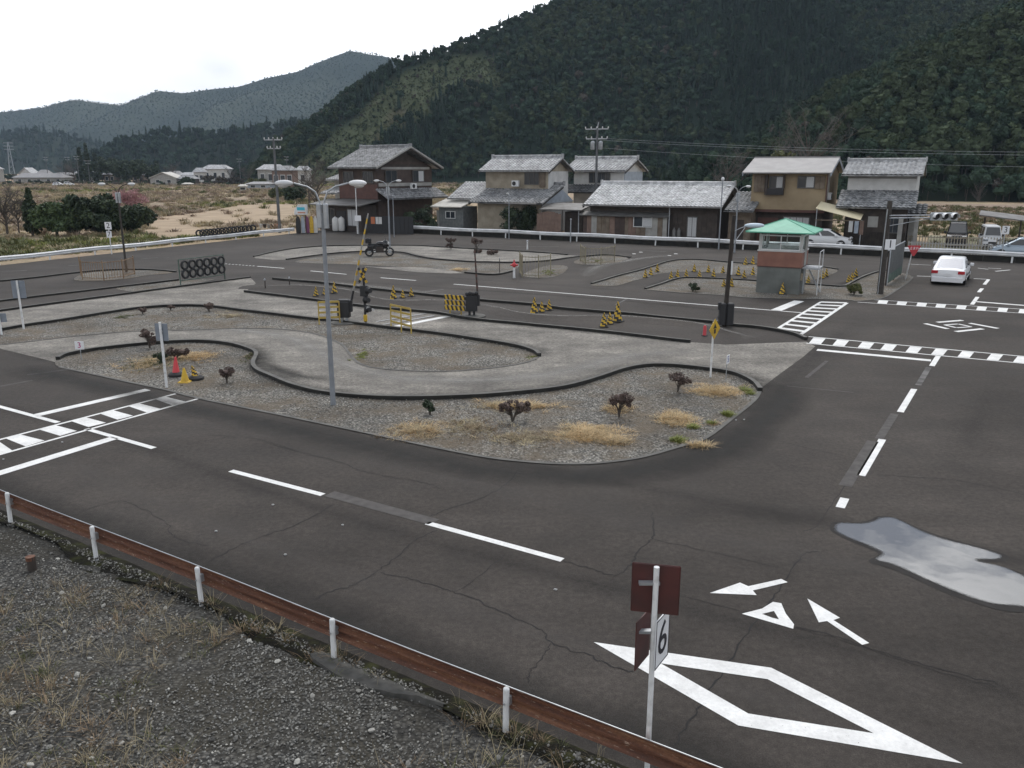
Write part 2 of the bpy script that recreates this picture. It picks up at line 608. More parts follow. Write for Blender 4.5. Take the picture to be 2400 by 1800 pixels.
def text(body, size, name, material, parent, loc, rot, extrude=0.004, xscale=1.0):
    cu = bpy.data.curves.new(name, 'FONT')
    cu.body = body
    cu.size = size
    cu.align_x = 'CENTER'
    cu.align_y = 'CENTER'
    cu.extrude = extrude
    cu.resolution_u = 3
    t = bpy.data.objects.new(name, cu)
    COL.objects.link(t)
    bpy.context.view_layer.update()
    dg = bpy.context.evaluated_depsgraph_get()
    me = bpy.data.meshes.new_from_object(t.evaluated_get(dg))
    bpy.data.objects.remove(t)
    me.materials.clear()
    me.materials.append(MATS[material])
    o = link(name, me, parent)
    o.location = loc
    o.rotation_euler = rot
    o.scale = (xscale, 1, 1)
    return o

# instanced ground cover and woods (uncountable stuff): points with attributes, prototypes picked by index
def scatter(name, pts, protos, label, cat):
    me = bpy.data.meshes.new(name)
    me.from_pydata([p[0] for p in pts], [], [])
    n = len(pts)
    at = me.attributes.new('rot', 'FLOAT_VECTOR', 'POINT')
    at.data.foreach_set('vector', [c for p in pts for c in p[2]])
    at = me.attributes.new('scl', 'FLOAT_VECTOR', 'POINT')
    at.data.foreach_set('vector', [c for p in pts for c in p[1]])
    at = me.attributes.new('idx', 'INT', 'POINT')
    at.data.foreach_set('value', [p[3] for p in pts])
    col = bpy.data.collections.new(name + '_kinds')
    for i, pm in enumerate(protos):
        po = bpy.data.objects.new('%s_%02d' % (name, i), pm)
        col.objects.link(po)
    o = bpy.data.objects.new(name, me)
    COL.objects.link(o)
    ng = bpy.data.node_groups.new(name, 'GeometryNodeTree')
    ng.interface.new_socket('Geometry', in_out='INPUT', socket_type='NodeSocketGeometry')
    ng.interface.new_socket('Geometry', in_out='OUTPUT', socket_type='NodeSocketGeometry')
    N = ng.nodes.new
    gi, go = N('NodeGroupInput'), N('NodeGroupOutput')
    ci = N('GeometryNodeCollectionInfo')
    ci.inputs['Collection'].default_value = col
    ci.inputs['Separate Children'].default_value = True
    ci.inputs['Reset Children'].default_value = True
    ip = N('GeometryNodeInstanceOnPoints')
    ip.inputs['Pick Instance'].default_value = True
    def attr(nm, ty):
        a = N('GeometryNodeInputNamedAttribute')
        a.data_type = ty
        a.inputs['Name'].default_value = nm
        return [x for x in a.outputs if x.enabled and x.name == 'Attribute'][0]
    L = ng.links.new
    L(gi.outputs[0], ip.inputs['Points'])
    L(ci.outputs[0], ip.inputs['Instance'])
    L(attr('idx', 'INT'), ip.inputs['Instance Index'])
    L(attr('rot', 'FLOAT_VECTOR'), ip.inputs['Rotation'])
    L(attr('scl', 'FLOAT_VECTOR'), ip.inputs['Scale'])
    L(ip.outputs[0], go.inputs[0])
    md = o.modifiers.new('scatter', 'NODES')
    md.node_group = ng
    return tag(o, label, cat, kind='stuff')

def in_poly(x, y, poly):
    c = False
    j = len(poly) - 1
    for i in range(len(poly)):
        xi, yi, xj, yj = poly[i][0], poly[i][1], poly[j][0], poly[j][1]
        if (yi > y) != (yj > y) and x < (xj - xi) * (y - yi) / (yj - yi) + xi:
            c = not c
        j = i
    return c
def smooth_poly(pts, n=4, closed=False):
    """Catmull-Rom through the points"""
    P = [Vector(p) for p in pts]
    out = []
    m = len(P)
    rng = range(m) if closed else range(m - 1)
    for i in rng:
        p0 = P[(i - 1) % m] if closed or i > 0 else P[0]
        p1, p2 = P[i], P[(i + 1) % m]
        p3 = P[(i + 2) % m] if closed or i < m - 2 else P[-1]
        for k in range(n):
            t = k / n
            out.append(0.5 * ((2 * p1) + (p2 - p0) * t + (2 * p0 - 5 * p1 + 4 * p2 - p3) * t * t + (3 * p1 - p0 - 3 * p2 + p3) * t ** 3))
    if not closed:
        out.append(P[-1])
    return out
# ================================================================== THE SETTING
# near guard-rail frame: s along the rail, n towards the course
NR_O = Vector((-0.075, 8.362, 0))
NR_A = math.atan2(8.362 - 12.804, -0.075 + 6.991)
NR_D = Vector((math.cos(NR_A), math.sin(NR_A), 0))
NR_N = Vector((-NR_D.y, NR_D.x, 0))
def near(s, n, z=0.0):
    p = NR_O + NR_D * s + NR_N * n
    p.z = z
    return p

# ground sheet to the horizon
mb = MB()
mb.add([(-6000, -3000, -0.03), (6000, -3000, -0.03), (6000, 9000, -0.03), (-6000, 9000, -0.03)], [(0, 1, 2, 3)])
ground = struct(mb.build('ground', 'field'))

# asphalt of the course
LR0, LR1 = G(0, 622), G(690, 547)
LRD = (LR1 - LR0).normalized()
course = [near(-42, 0.22), LR0 - LRD * 26, LR0, LR1, LR1 + LRD * 5, street(-16, 5), street(-14, 0.25), street(75, 0.25), Vector((70, 0, 0)), Vector((20, -3, 0)), near(12, 0.22)]
mb = MB()
mb.add([(p.x, p.y, 0) for p in course], [tuple(range(len(course)))])
road = struct(mb.build('road', 'asphalt'))
mb = MB()
q = [street(-16, 0.1), street(80, 0.1), street(80, 4.6), street(-16, 4.6)]
mb.add([(p.x, p.y, -0.008) for p in q], [(0, 1, 2, 3)])
struct(mb.build('street', 'asphalt'))

def sheet(name, pix, z, material, closed_smooth=0, parent=None):
    pts = [G(x, y) for x, y in pix]
    if closed_smooth:
        pts = smooth_poly(pts, closed_smooth, True)
    m_ = MB()
    m_.add([(p.x, p.y, z) for p in pts], [tuple(range(len(pts)))])
    o = m_.build(name, material, parent)
    if parent is None:
        struct(o)
    return o, pts

# concrete practice curve
CONC = [(-260, 870), (0, 817), (127, 848), (300, 880), (700, 960), (1200, 1040), (1600, 1000), (1781, 912), (1831, 874), (1882, 837), (1911, 812), (1889, 801),
        (1700, 808), (1615, 802), (1425, 781), (1263, 765), (1100, 749), (1021, 734), (885, 723), (777, 710), (668, 696), (574, 685), (600, 664), (586, 650),
        (420, 672), (300, 691), (0, 731), (-260, 775)]
path, _ = sheet('path', CONC, 0.004, 'concrete_path')

I1 = [(130, 849), (139, 861), (215, 877), (301, 896), (392, 915), (465, 934), (700, 982), (900, 1024), (1022, 1050), (1144, 1073), (1246, 1084), (1320, 1088), (1388, 1087), (1450, 1081), (1510, 1071),
      (1592, 1048), (1653, 1028), (1714, 983), (1767, 940), (1781, 918), (1763, 898), (1714, 877), (1612, 863), (1531, 859), (1470, 867), (1409, 887), (1339, 908),
      (1266, 919), (1144, 930), (1022, 936), (900, 936), (774, 926), (695, 910), (632, 885), (602, 871), (593, 856), (601, 834), (585, 822), (538, 809), (475, 803),
      (411, 804), (316, 811), (222, 822), (158, 834), (136, 844)]
K1 = [(136, 844)] + I1[I1.index((1781, 918)):I1.index((136, 844))][::-1]
I2 = [(-260, 845), (-260, 822), (0, 776), (63, 765), (158, 751), (253, 735), (332, 724), (411, 719), (491, 720), (570, 730), (640, 738), (700, 746), (758, 752), (840, 761), (917, 771), (1011, 782),
      (1106, 796), (1201, 812), (1249, 825), (1264, 836), (1233, 850), (1154, 863), (1043, 871), (948, 869), (869, 861), (834, 847), (818, 828), (803, 809), (780, 798),
      (742, 784), (663, 772), (570, 770), (475, 773), (316, 777), (190, 787), (95, 798), (0, 809)]
K2 = I2[1:20]
I5A = [(1387, 666), (1450, 647), (1497, 635), (1529, 625), (1569, 613), (1608, 609), (1660, 611), (1703, 615), (1772, 620), (1840, 621), (1894, 622), (1963, 632), (1935, 649), (1884, 657), (1772, 648),
       (1700, 643), (1640, 638), (1600, 637), (1545, 642), (1520, 650), (1480, 660), (1447, 670), (1400, 671)]
K5A = I5A[0:12]
I5B = [(1513, 678), (1545, 668), (1584, 655), (1616, 652), (1703, 655), (1773, 659), (1920, 669), (1975, 672), (1996, 663), (2020, 651), (2047, 641), (2075, 635), (2110, 639), (2139, 649),
       (2128, 662), (2094, 685), (2065, 700), (2008, 706), (1975, 703), (1772, 699), (1687, 692), (1592, 686), (1521, 680)]
K5B = I5B[0:12]
I4 = [(595, 602), (668, 586), (750, 578), (831, 576), (967, 576), (1056, 581), (1169, 587), (1259, 592), (1330, 598), (1371, 601), (1336, 606), (1282, 612), (1214, 616), (1146, 615), (1102, 614), (1021, 608),
      (975, 600), (940, 592), (858, 590), (777, 595), (671, 609), (620, 607)]
K4T = I4[0:9]
K4L = [(671, 609), (777, 595), (858, 590), (940, 592), (975, 600), (1021, 608), (1102, 614), (1146, 615), (1214, 616), (1282, 612), (1336, 605), (1371, 601), (1425, 598), (1477, 604)]
I4B = [(1344, 615), (1371, 604), (1425, 600), (1472, 605), (1445, 616), (1410, 621), (1370, 621)]
I4C = [(1225, 645), (1250, 632), (1290, 622), (1330, 625), (1318, 642), (1285, 651), (1245, 651)]
I4D = [(690, 614), (760, 601), (858, 594), (935, 596), (985, 606), (1060, 613), (1150, 619), (1215, 620), (1203, 634), (1158, 643), (1090, 638), (960, 628), (850, 621), (760, 618)]
I4E = [(880, 626), (1000, 628), (1090, 641), (1000, 640), (940, 635), (830, 622)]
I3 = [(174, 657), (200, 641), (271, 635), (345, 634), (405, 639), (345, 646), (300, 653), (244, 658)]
I3B = [(271, 676), (345, 668), (418, 659), (502, 655), (460, 665), (420, 672), (330, 684)]
ISLES = {}
sheet('path', I4, 0.006, 'concrete_path', 2)
for nm, pl in (('I1', I1), ('I2', I2), ('I5A', I5A), ('I5B', I5B), ('I4B', I4B), ('I4C', I4C), ('I4D', I4D), ('I3', I3), ('I3B', I3B)):
    o, pts = sheet('gravel_island', pl, 0.014, 'gravel', 3)
    ISLES[nm] = [(p.x, p.y) for p in pts]
sheet('path', I4E, 0.019, 'concrete_path', 2)

# raised kerbs (faces coloured dark for their shade, paler tops) of separate kerb stones drawn as one run
def kerb(pix, w=0.14, h=0.13, n=4):
    pts = smooth_poly([G(x, y) for x, y in pix], n)
    m_ = MB()
    vs, fs = [], []
    for i, p in enumerate(pts):
        d = (pts[min(i + 1, len(pts) - 1)] - pts[max(i - 1, 0)]).normalized()
        nn = Vector((-d.y, d.x, 0)) * w / 2
        hh = h + 0.012 * noise.noise(p * 0.8)
        for q in ((p - nn, 0), (p - nn, hh), (p + nn, hh), (p + nn, 0)):
            vs.append((q[0].x, q[0].y, q[1]))
    for i in range(len(pts) - 1):
        k = i * 4
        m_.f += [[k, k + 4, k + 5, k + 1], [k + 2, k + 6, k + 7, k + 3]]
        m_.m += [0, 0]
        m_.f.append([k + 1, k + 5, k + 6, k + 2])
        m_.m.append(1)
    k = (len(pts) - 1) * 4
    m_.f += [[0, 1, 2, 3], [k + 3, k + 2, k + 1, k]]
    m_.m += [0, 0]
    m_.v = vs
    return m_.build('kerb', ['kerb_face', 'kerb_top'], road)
K3 = [(574, 685), (668, 696), (777, 710), (885, 723), (1021, 735), (1100, 749), (1263, 765), (1425, 781), (1588, 800), (1618, 803)]
K4 = [(640, 655), (700, 660), (760, 665), (847, 676), (960, 688), (1122, 705), (1252, 716), (1317, 725), (1452, 736), (1561, 747), (1669, 757), (1708, 763), (1781, 770), (1853, 783), (1889, 797)]
K3A = [(0, 660), (81, 652), (190, 639), (271, 633), (352, 633), (412, 638)]
K3B = [(-260, 742), (0, 707), (200, 683), (418, 657)]
K3C = [(-260, 775), (0, 730), (210, 701), (420, 673), (586, 651)]
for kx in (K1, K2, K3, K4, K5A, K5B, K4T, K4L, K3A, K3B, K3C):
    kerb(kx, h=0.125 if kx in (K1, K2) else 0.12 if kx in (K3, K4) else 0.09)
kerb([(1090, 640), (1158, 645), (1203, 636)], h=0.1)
# flush edging stone along the front road
def strip(pts, w, z, material, name, parent, h=0.0):
    m_ = MB()
    vs, fs = [], []
    for i, p in enumerate(pts):
        d = (pts[min(i + 1, len(pts) - 1)] - pts[max(i - 1, 0)]).normalized()
        nn = Vector((-d.y, d.x, 0)) * (w[i] if isinstance(w, list) else w) / 2
        vs += [(p.x - nn.x, p.y - nn.y, z), (p.x + nn.x, p.y + nn.y, z)]
    fs = [(2 * i, 2 * i + 2, 2 * i + 3, 2 * i + 1) for i in range(len(pts) - 1)]
    m_.add(vs, fs)
    return m_.build(name, material, parent)
edge = [G(x, y) for x, y in I1[1:20]]
strip(smooth_poly(edge, 4), 0.11, 0.020, 'kerb_top', 'edging', road)
strip(smooth_poly([G(x, y) for x, y in I5B[13:]], 3), 0.11, 0.020, 'kerb_top', 'edging', road)
strip(smooth_poly([G(x, y) for x, y in I2[19:]], 3), 0.10, 0.020, 'kerb_top', 'edging', road)

# dark fading strips along the kerbs and dust driven off the wheel tracks
def film(name, colr, strength):
    a = NT(name)
    at = a.t.nodes.new('ShaderNodeAttribute'); at.attribute_name = 'fade'
    nz = a.ramp(a.noise(1.6, 6, 0.7), [(0.25, 0.35), (0.7, 1.0)])
    f = a.mix(1.0, at.outputs['Color'], nz, 'MULTIPLY')
    f = a.mix(1.0, f, strength, 'MULTIPLY')
    a.b.inputs['Base Color'].default_value = rgba(colr)
    a.rough(0.95)
    tr = a.t.nodes.new('ShaderNodeBsdfTransparent')
    mx = a.t.nodes.new('ShaderNodeMixShader')
    a.link(f, mx.inputs['Fac']); a.link(tr.outputs[0], mx.inputs[1]); a.link(a.b.outputs[0], mx.inputs[2])
    a.link(mx.outputs[0], a.t.nodes['Material Output'].inputs['Surface'])
film('dark_film', (0.022, 0.021, 0.019), 0.85)
film('dust_film', (0.27, 0.258, 0.238), 0.85)
def soft_strip(pix, w, z, material, name, shift=0.0, H=0.0):
    pts = smooth_poly([G(x, y) for x, y in pix], 4)
    m_ = MB()
    prof = ((-1, 0.0), (-0.45, 0.45), (0, 1.0), (0.45, 0.45), (1, 0.0))
    fade = []
    n = len(pts)
    for i, p in enumerate(pts):
        d = (pts[min(i + 1, n - 1)] - pts[max(i - 1, 0)]).normalized()
        nn = Vector((-d.y, d.x, 0))
        e = min(1.0, i / 5.0, (n - 1 - i) / 5.0)
        ww = w * (0.85 + 0.3 * noise.noise(p * 0.5))
        for k, f in prof:
            q = p + nn * (shift + k * ww / 2)
            m_.v.append((q.x, q.y, z + H * f * e)); fade.append(f * e)
    for i in range(n - 1):
        for k in range(4):
            a_ = i * 5 + k
            m_.f.append([a_, a_ + 5, a_ + 6, a_ + 1]); m_.m.append(0)
    o = m_.build(name, material, road)
    at = o.data.attributes.new('fade', 'FLOAT', 'POINT')
    at.data.foreach_set('value', fade)
    return o
for kx, w_ in ((K1, 1.5), (K2, 1.6), (K3, 1.5), (K4, 1.5), (K5A, 1.3), (K5B, 1.3), (K4T, 1.2), (K4L, 1.3), (K3A, 1.3), (K3B, 1.2), (K3C, 1.3)):
    soft_strip(kx, w_, 0.0175, 'dark_film', 'kerb_dark', 0.12)
soft_strip(I1[0:21], 1.9, 0.0065, 'dark_film', 'kerb_dark', -0.75)  # halo darkening painted into the road colour along the island edge
HUMP = [[(560, 673), (680, 672), (750, 676), (818, 684), (858, 696), (899, 706), (960, 709), (1021, 707), (1060, 706)],
        [(1118, 711), (1165, 724), (1222, 738), (1317, 746), (1439, 745), (1561, 754), (1640, 764), (1700, 778), (1770, 793)]]
for hp in HUMP:
    soft_strip(hp, 2.2, 0.002, 'asphalt', 'road_hump', 0.0, 0.12)
    soft_strip(hp, 1.1, 0.010, 'dust_film', 'wheel_dust', 0.0, 0.122)
soft_strip([(640, 650), (760, 661), (900, 674), (1100, 696)], 1.2, 0.0064, 'dust_film', 'wheel_dust')
soft_strip([(-100, 800), (150, 775), (420, 765), (650, 785), (740, 820), (800, 850), (930, 885), (1150, 890), (1330, 870), (1500, 830), (1750, 825)], 1.6, 0.0072, 'dust_film', 'wheel_dust')
soft_strip([(620, 838), (640, 860), (720, 885), (850, 900)], 1.0, 0.0074, 'dark_film', 'wheel_dust')  # dark fading strip
soft_strip([(1370, 650), (1400, 625), (1500, 606), (1600, 596)], 1.6, 0.0064, 'dust_film', 'wheel_dust')

# stains: darker wheel lanes, oil; also a darker band along the rail
def w_strip(pts, w, material, z, name):
    pix = [(1200 + FPX * p.x / (p.y * CP + CAM_H * SP), 900 - FPX * (p.y * SP - CAM_H * CP) / (p.y * CP + CAM_H * SP)) for p in pts]
    return soft_strip(pix, w, z, material, name)
film('stain_film', (0.026, 0.024, 0.022), 0.32)
film('pale_film', (0.115, 0.104, 0.095), 0.28)
w_strip([near(s_, 0.75) for s_ in range(-30, 8, 2)], 1.7, 'dark_film', 0.0030, 'road_stain_or_band')
for n_, w_, mt_ in ((2.2, 1.0, 'pale_film'), (3.9, 1.0, 'stain_film'), (6.6, 1.3, 'pale_film'), (8.2, 1.1, 'stain_film')):
    w_strip([near(s_, n_ + 0.25 * math.sin(s_ * 0.3)) for s_ in range(-28, 9, 2)], w_, mt_, 0.0026 + n_ * 0.0001, 'road_stain_or_band')
soft_strip([(1290, 1115), (1480, 1100), (1640, 1060), (1760, 985), (1840, 900), (1960, 790), (2060, 730)], 2.6, 0.0022, 'stain_film', 'road_stain_or_band')
soft_strip([(1560, 1190), (1720, 1200), (1850, 1215), (1950, 1220)], 1.6, 0.0023, 'stain_film', 'road_stain_or_band')
soft_strip([(2250, 780), (2150, 900), (2080, 1000), (2000, 1100)], 1.4, 0.0024, 'pale_film', 'road_stain_or_band')
soft_strip([(2330, 900), (2280, 1000), (2230, 1120)], 1.6, 0.0024, 'stain_film', 'road_stain_or_band')
soft_strip([(700, 650), (1000, 672), (1400, 700), (1700, 728), (2000, 760)], 1.0, 0.0024, 'stain_film', 'road_stain_or_band')
soft_strip([(600, 612), (900, 640), (1300, 668), (1700, 702)], 1.2, 0.0025, 'pale_film', 'road_stain_or_band')
soft_strip([(1300, 560), (1600, 578), (1900, 600), (2200, 625)], 1.6, 0.0025, 'stain_film', 'road_stain_or_band')

# ---- painted markings, each a piece of the road
ZP = 0.005
def line(p, q, w, name='lane_line', material='white_paint', z=ZP):
    return strip([G(*p), G(*q)], w, z, material, name, road)
def poly(pix, name, material='white_paint', z=ZP):
    m_ = MB()
    m_.add([tuple(G(x, y).xy) + (z,) for x, y in pix], [tuple(range(len(pix)))])
    return m_.build(name, material, road)
def zz(x0, y0, k):
    return lambda x, y: (x0 + x * k, y0 + y * k)
# right-hand road
line((2142.5, 912), (2110, 966), 0.17)
line((2068, 1030), (2018, 1115), 0.17)
line((1980, 1168), (1969, 1190), 0.17)
line((2207, 822), (2184, 858), 0.17)
line((2177, 861), (2152, 903), 0.17, 'worn_line', 'worn_paint')
line((2097, 970), (2060, 1029), 0.20, 'asphalt_patch', 'patch_asphalt')
line((2046, 1034), (1981, 1139), 0.26, 'asphalt_patch', 'patch_asphalt')
line((1938, 846), (1890, 885), 0.12, 'worn_line', 'patch_asphalt')
line((1845, 905), (2000, 920), 0.07, 'worn_line', 'patch_asphalt')
yU = lambda x: 789 + (x - 1895) * (835.6 - 789) / 505
yL = lambda x: 805 + (x - 1895) * (852 - 805) / 505
line((1895, yU(1895)), (2420, yU(2420)), 0.10, 'crosswalk_border')
line((1890, yL(1890)), (2420, yL(2420)), 0.10, 'crosswalk_border')
for x in (1907, 1962, 2021, 2074, 2133, 2193, 2255, 2323, 2385):
    poly([(x, yU(x) + 1), (x + 28, yU(x + 28) + 1), (x + 17, yL(x + 17) - 1), (x - 11, yL(x - 11) - 1)], 'crosswalk_block', z=0.0055)
line((1915, 820), (2182, 845), 0.32, 'stop_line')
uU = lambda x: 703 + (x - 2052) * (725 - 703) / 348
uL = lambda x: 711 + (x - 2052) * (734.5 - 711) / 348
line((2045, uU(2045)), (2420, uU(2420)), 0.09, 'crosswalk_border')
line((2010, uL(2010)), (2420, uL(2420)), 0.09, 'crosswalk_border')
for zx in (400, 635, 880, 1115, 1370, 1620, 1880, 2140):
    x = 1980 + zx * 0.1899
    poly([(x + 4, uU(x)), (x + 26, uU(x + 26)), (x + 22, uL(x + 22)), (x, uL(x))], 'crosswalk_block', z=0.0055)
line((2286, 707), (2420, 717.5), 0.3, 'stop_line')
for p, q in (((2317, 655), (2307, 667)), ((2302, 676), (2294, 685)), ((2291, 696), (2278, 714))):
    line(p, q, 0.18)
line((2149, 647), (2182, 648), 0.15)
line((2282, 653), (2318, 655), 0.15)
Z = zz(1980, 560, 0.1899)
for p, q, w in (((990, 1045), (1270, 1110), 0.22), ((1140, 1030), (1450, 1005), 0.22), ((1540, 1040), (1890, 1105), 0.22), ((1370, 1145), (1700, 1110), 0.22),
                ((1230, 1062), (1400, 1050), 0.13), ((1400, 1050), (1560, 1085), 0.13), ((1560, 1085), (1380, 1097), 0.13), ((1380, 1097), (1230, 1062), 0.13),
                ((1640, 360), (1770, 375), 0.12), ((1770, 360), (1930, 368), 0.12), ((1860, 400), (2040, 383), 0.14), ((780, 310), (1060, 325), 0.10)):
    line(Z(*p), Z(*q), w, 'direction_mark')
# ladder crossing
Z = zz(1600, 700, 0.3617)
LA, LB, RA, RB = Z(895, 22), Z(622, 190), Z(1065, 28), Z(757, 237)
line(LA, LB, 0.14, 'crosswalk_border')
line(RA, RB, 0.16, 'crosswalk_border')
gl0, gl1, gr0, gr1 = G(*LA), G(*LB), G(*RA), G(*Z(790, 212))
for i in range(9):
    t = i / 8.0
    strip([gl0.lerp(gl1, t), gr0.lerp(gr1, t)], 0.36, 0.0055, 'white_paint', 'crosswalk_block', road)
line(Z(755, 15), Z(600, 78), 0.5, 'stop_line')
line((1063, 666), (1878, 733), 0.14)
line((1443, 714), (1469, 701), 0.12, 'worn_line', 'worn_paint')
for p, q in (((603, 624), (666, 629)), ((728, 635), (812, 643)), ((892, 651), (975, 657.5))):
    line(p, q, 0.15)
for i in range(9):
    line((528 + i * 8, 618.4 + i * 0.6), (532 + i * 8, 618.7 + i * 0.6), 0.15)
line((704, 615), (747, 618), 0.1, 'worn_line', 'worn_paint')
line((800, 618), (1000, 627), 0.07, 'worn_line', 'worn_paint')
for p, q in (((0, 637), (63, 634)), ((160, 623), (190, 621)), ((330, 607), (370, 604)), ((385, 605), (395, 604)), ((1100, 572), (1180, 571)), ((1195, 578), (1310, 578)),
             ((1345, 575), (1470, 577)), ((1500, 587), (1560, 590)), ((1720, 603), (1790, 605)), ((1890, 607), (1950, 607))):
    line(p, q, 0.14, 'worn_line', 'worn_paint')
for x, y in ((1482, 595), (1498, 591), (1565, 599), (1580, 595)):
    line((x, y), (x + 8, y), 0.3, 'worn_line')
line((1040, 678), (925, 695), 0.16, 'worn_line', 'worn_paint')
# front road, crossing at the left
Z = zz(0, 700, 0.3165)
line(Z(1300, 705), Z(-60, 1060), 0.10, 'crosswalk_border')
line(Z(1465, 742), Z(-60, 1172), 0.10, 'crosswalk_border')
for b in (((1150, 745), (1230, 728), (1380, 765), (1275, 790)), ((950, 797), (1035, 778), (1195, 818), (1085, 843)), ((740, 852), (840, 828), (985, 868), (870, 897)),
          ((525, 907), (635, 880), (785, 920), (655, 952)), ((290, 970), (410, 938), (570, 980), (445, 1017)), ((40, 1035), (150, 1007), (330, 1052), (190, 1095)),
          ((-90, 1072), (-20, 1050), (90, 1125), (0, 1152))):
    poly([Z(*p) for p in b], 'crosswalk_block', z=0.0055)
line(Z(1095, 674), Z(265, 865), 0.30, 'stop_line')
line(Z(850, 1030), Z(-60, 1310), 0.30, 'stop_line')
line(Z(-20, 795), Z(430, 918), 0.15)
line(Z(640, 965), Z(1140, 1108), 0.15)
line(Z(0, 650), Z(240, 605), 0.15, 'worn_line', 'patch_asphalt')
line(Z(200, 565), Z(500, 525), 0.15, 'worn_line', 'patch_asphalt')
line((541, 1103.5), (757, 1160), 0.15)
line((1001, 1226), (1318, 1313), 0.15)
Z = zz(400, 1050, 0.452)
poly([Z(795, 250), Z(850, 225), Z(1395, 372), Z(1335, 397)], 'asphalt_patch', 'patch_asphalt')
# big hollow diamond and arrows
Z = zz(1350, 1250, 0.4295)
poly([Z(97, 595), Z(1065, 735), Z(2110, 1258), Z(1625, 1093), Z(1045, 797), Z(462, 711)], 'diamond_mark')
poly([Z(97, 595), Z(462, 711), Z(940, 985), Z(1625, 1093), Z(2110, 1258), Z(885, 1050)], 'diamond_mark')
poly([Z(*p) for p in ((730, 327), (895, 270), (940, 290), (1120, 250), (1155, 268), (965, 313), (985, 338))], 'direction_mark')
poly([Z(*p) for p in ((1262, 357), (1440, 462), (1405, 475), (1600, 600), (1562, 610), (1370, 480), (1325, 487))], 'direction_mark')
poly([Z(*p) for p in ((905, 440), (1015, 412), (1075, 375), (1120, 383), (1080, 425), (1015, 441), (1070, 462), (1185, 522))], 'direction_mark')
poly([Z(*p) for p in ((1120, 383), (1145, 440), (1190, 498), (1185, 522), (1070, 462), (1108, 471), (1080, 425))], 'direction_mark')
# railway crossing painted on the curve
line((1052, 741), (925, 766), 0.34, 'stop_line', z=0.0085)

# ---- cracks
rc = random.Random(3)
def crack(pix, w=0.022):
    pts = smooth_poly([G(x, y) for x, y in pix], 7)
    ws = []
    for i, p in enumerate(pts):
        p.x += rc.uniform(-0.03, 0.03)
        p.y += rc.uniform(-0.03, 0.03)
        ws.append(w * rc.uniform(0.45, 1.25) * (0.4 if i in (0, len(pts) - 1) else 1))
    return strip(pts, ws, 0.0042, 'crack', 'crack', road)
Z = zz(400, 1050, 0.452)
crack([Z(*p) for p in ((700, 820), (820, 750), (950, 710), (1060, 645), (1140, 590), (1230, 510), (1290, 465), (1390, 425))])
crack([Z(*p) for p in ((1345, 355), (1460, 310), (1600, 265), (1740, 190), (1810, 110))])
crack([Z(*p) for p in ((1090, 645), (1250, 680), (1460, 745))])
crack([Z(*p) for p in ((1480, 745), (1600, 670), (1740, 545))], 0.012)
crack([Z(*p) for p in ((180, 600), (330, 520), (500, 450), (650, 400), (850, 290))])
crack([Z(*p) for p in ((480, -30), (700, 30), (900, 80), (960, 110), (1080, 140), (1300, 180), (1400, 210))], 0.016)
Z = zz(700, 1350, 0.452)
crack([Z(*p) for p in ((785, 80), (930, 130), (1080, 200), (1250, 270), (1310, 345), (1500, 410), (1600, 460), (1740, 500))], 0.026)
crack([Z(*p) for p in ((1300, 350), (1270, 420), (1200, 490), (1190, 550))], 0.016)
Z = zz(1350, 1250, 0.4295)
crack([Z(*p) for p in ((410, -120), (420, 0), (410, 35), (340, 100), (300, 170), (210, 230), (100, 200), (-80, 150))])
crack([Z(*p) for p in ((420, 35), (600, 70), (900, 140), (1100, 185))], 0.012)
crack([Z(*p) for p in ((1330, 100), (1240, 115), (1150, 240), (1060, 370), (980, 480), (880, 630), (800, 760))], 0.024)
crack([Z(*p) for p in ((800, 760), (700, 900), (620, 1030), (540, 1150))], 0.024)
crack([Z(*p) for p in ((560, 335), (700, 375), (900, 430))], 0.014)
crack([Z(*p) for p in ((1190, 510), (1400, 560), (1620, 630), (1800, 690), (2000, 745), (2300, 820))], 0.018)
crack([Z(*p) for p in ((1195, 518), (1400, 569), (1620, 640), (1800, 702), (2000, 760), (2300, 840))], 0.012)
crack([Z(*p) for p in ((1240, -10), (1330, -60), (1450, -240), (1560, -420))], 0.016)
Z = zz(1600, 700, 0.3617)
crack([Z(*p) for p in ((340, 870), (600, 920), (900, 990), (1000, 1010))], 0.014)
crack([Z(*p) for p in ((1250, 1140), (1700, 1170), (1900, 1200), (2300, 1290))], 0.016)
crack([Z(*p) for p in ((1560, 660), (1800, 690), (2300, 775))], 0.016)
crack([Z(*p) for p in ((600, 780), (300, 760), (100, 840))], 0.012)
Z = zz(0, 1150, 0.3918)
crack([Z(*p) for p in ((420, 150), (700, 65), (850, 110), (1000, 200), (1010, 250), (1090, 300), (1250, 330))], 0.014)
Z = zz(0, 700, 0.3165)
crack([Z(*p) for p in ((1150, 1140), (1400, 1080), (1700, 1020))], 0.012)
crack([Z(*p) for p in ((1550, 1010), (1900, 1040), (2212, 1130))], 0.014)

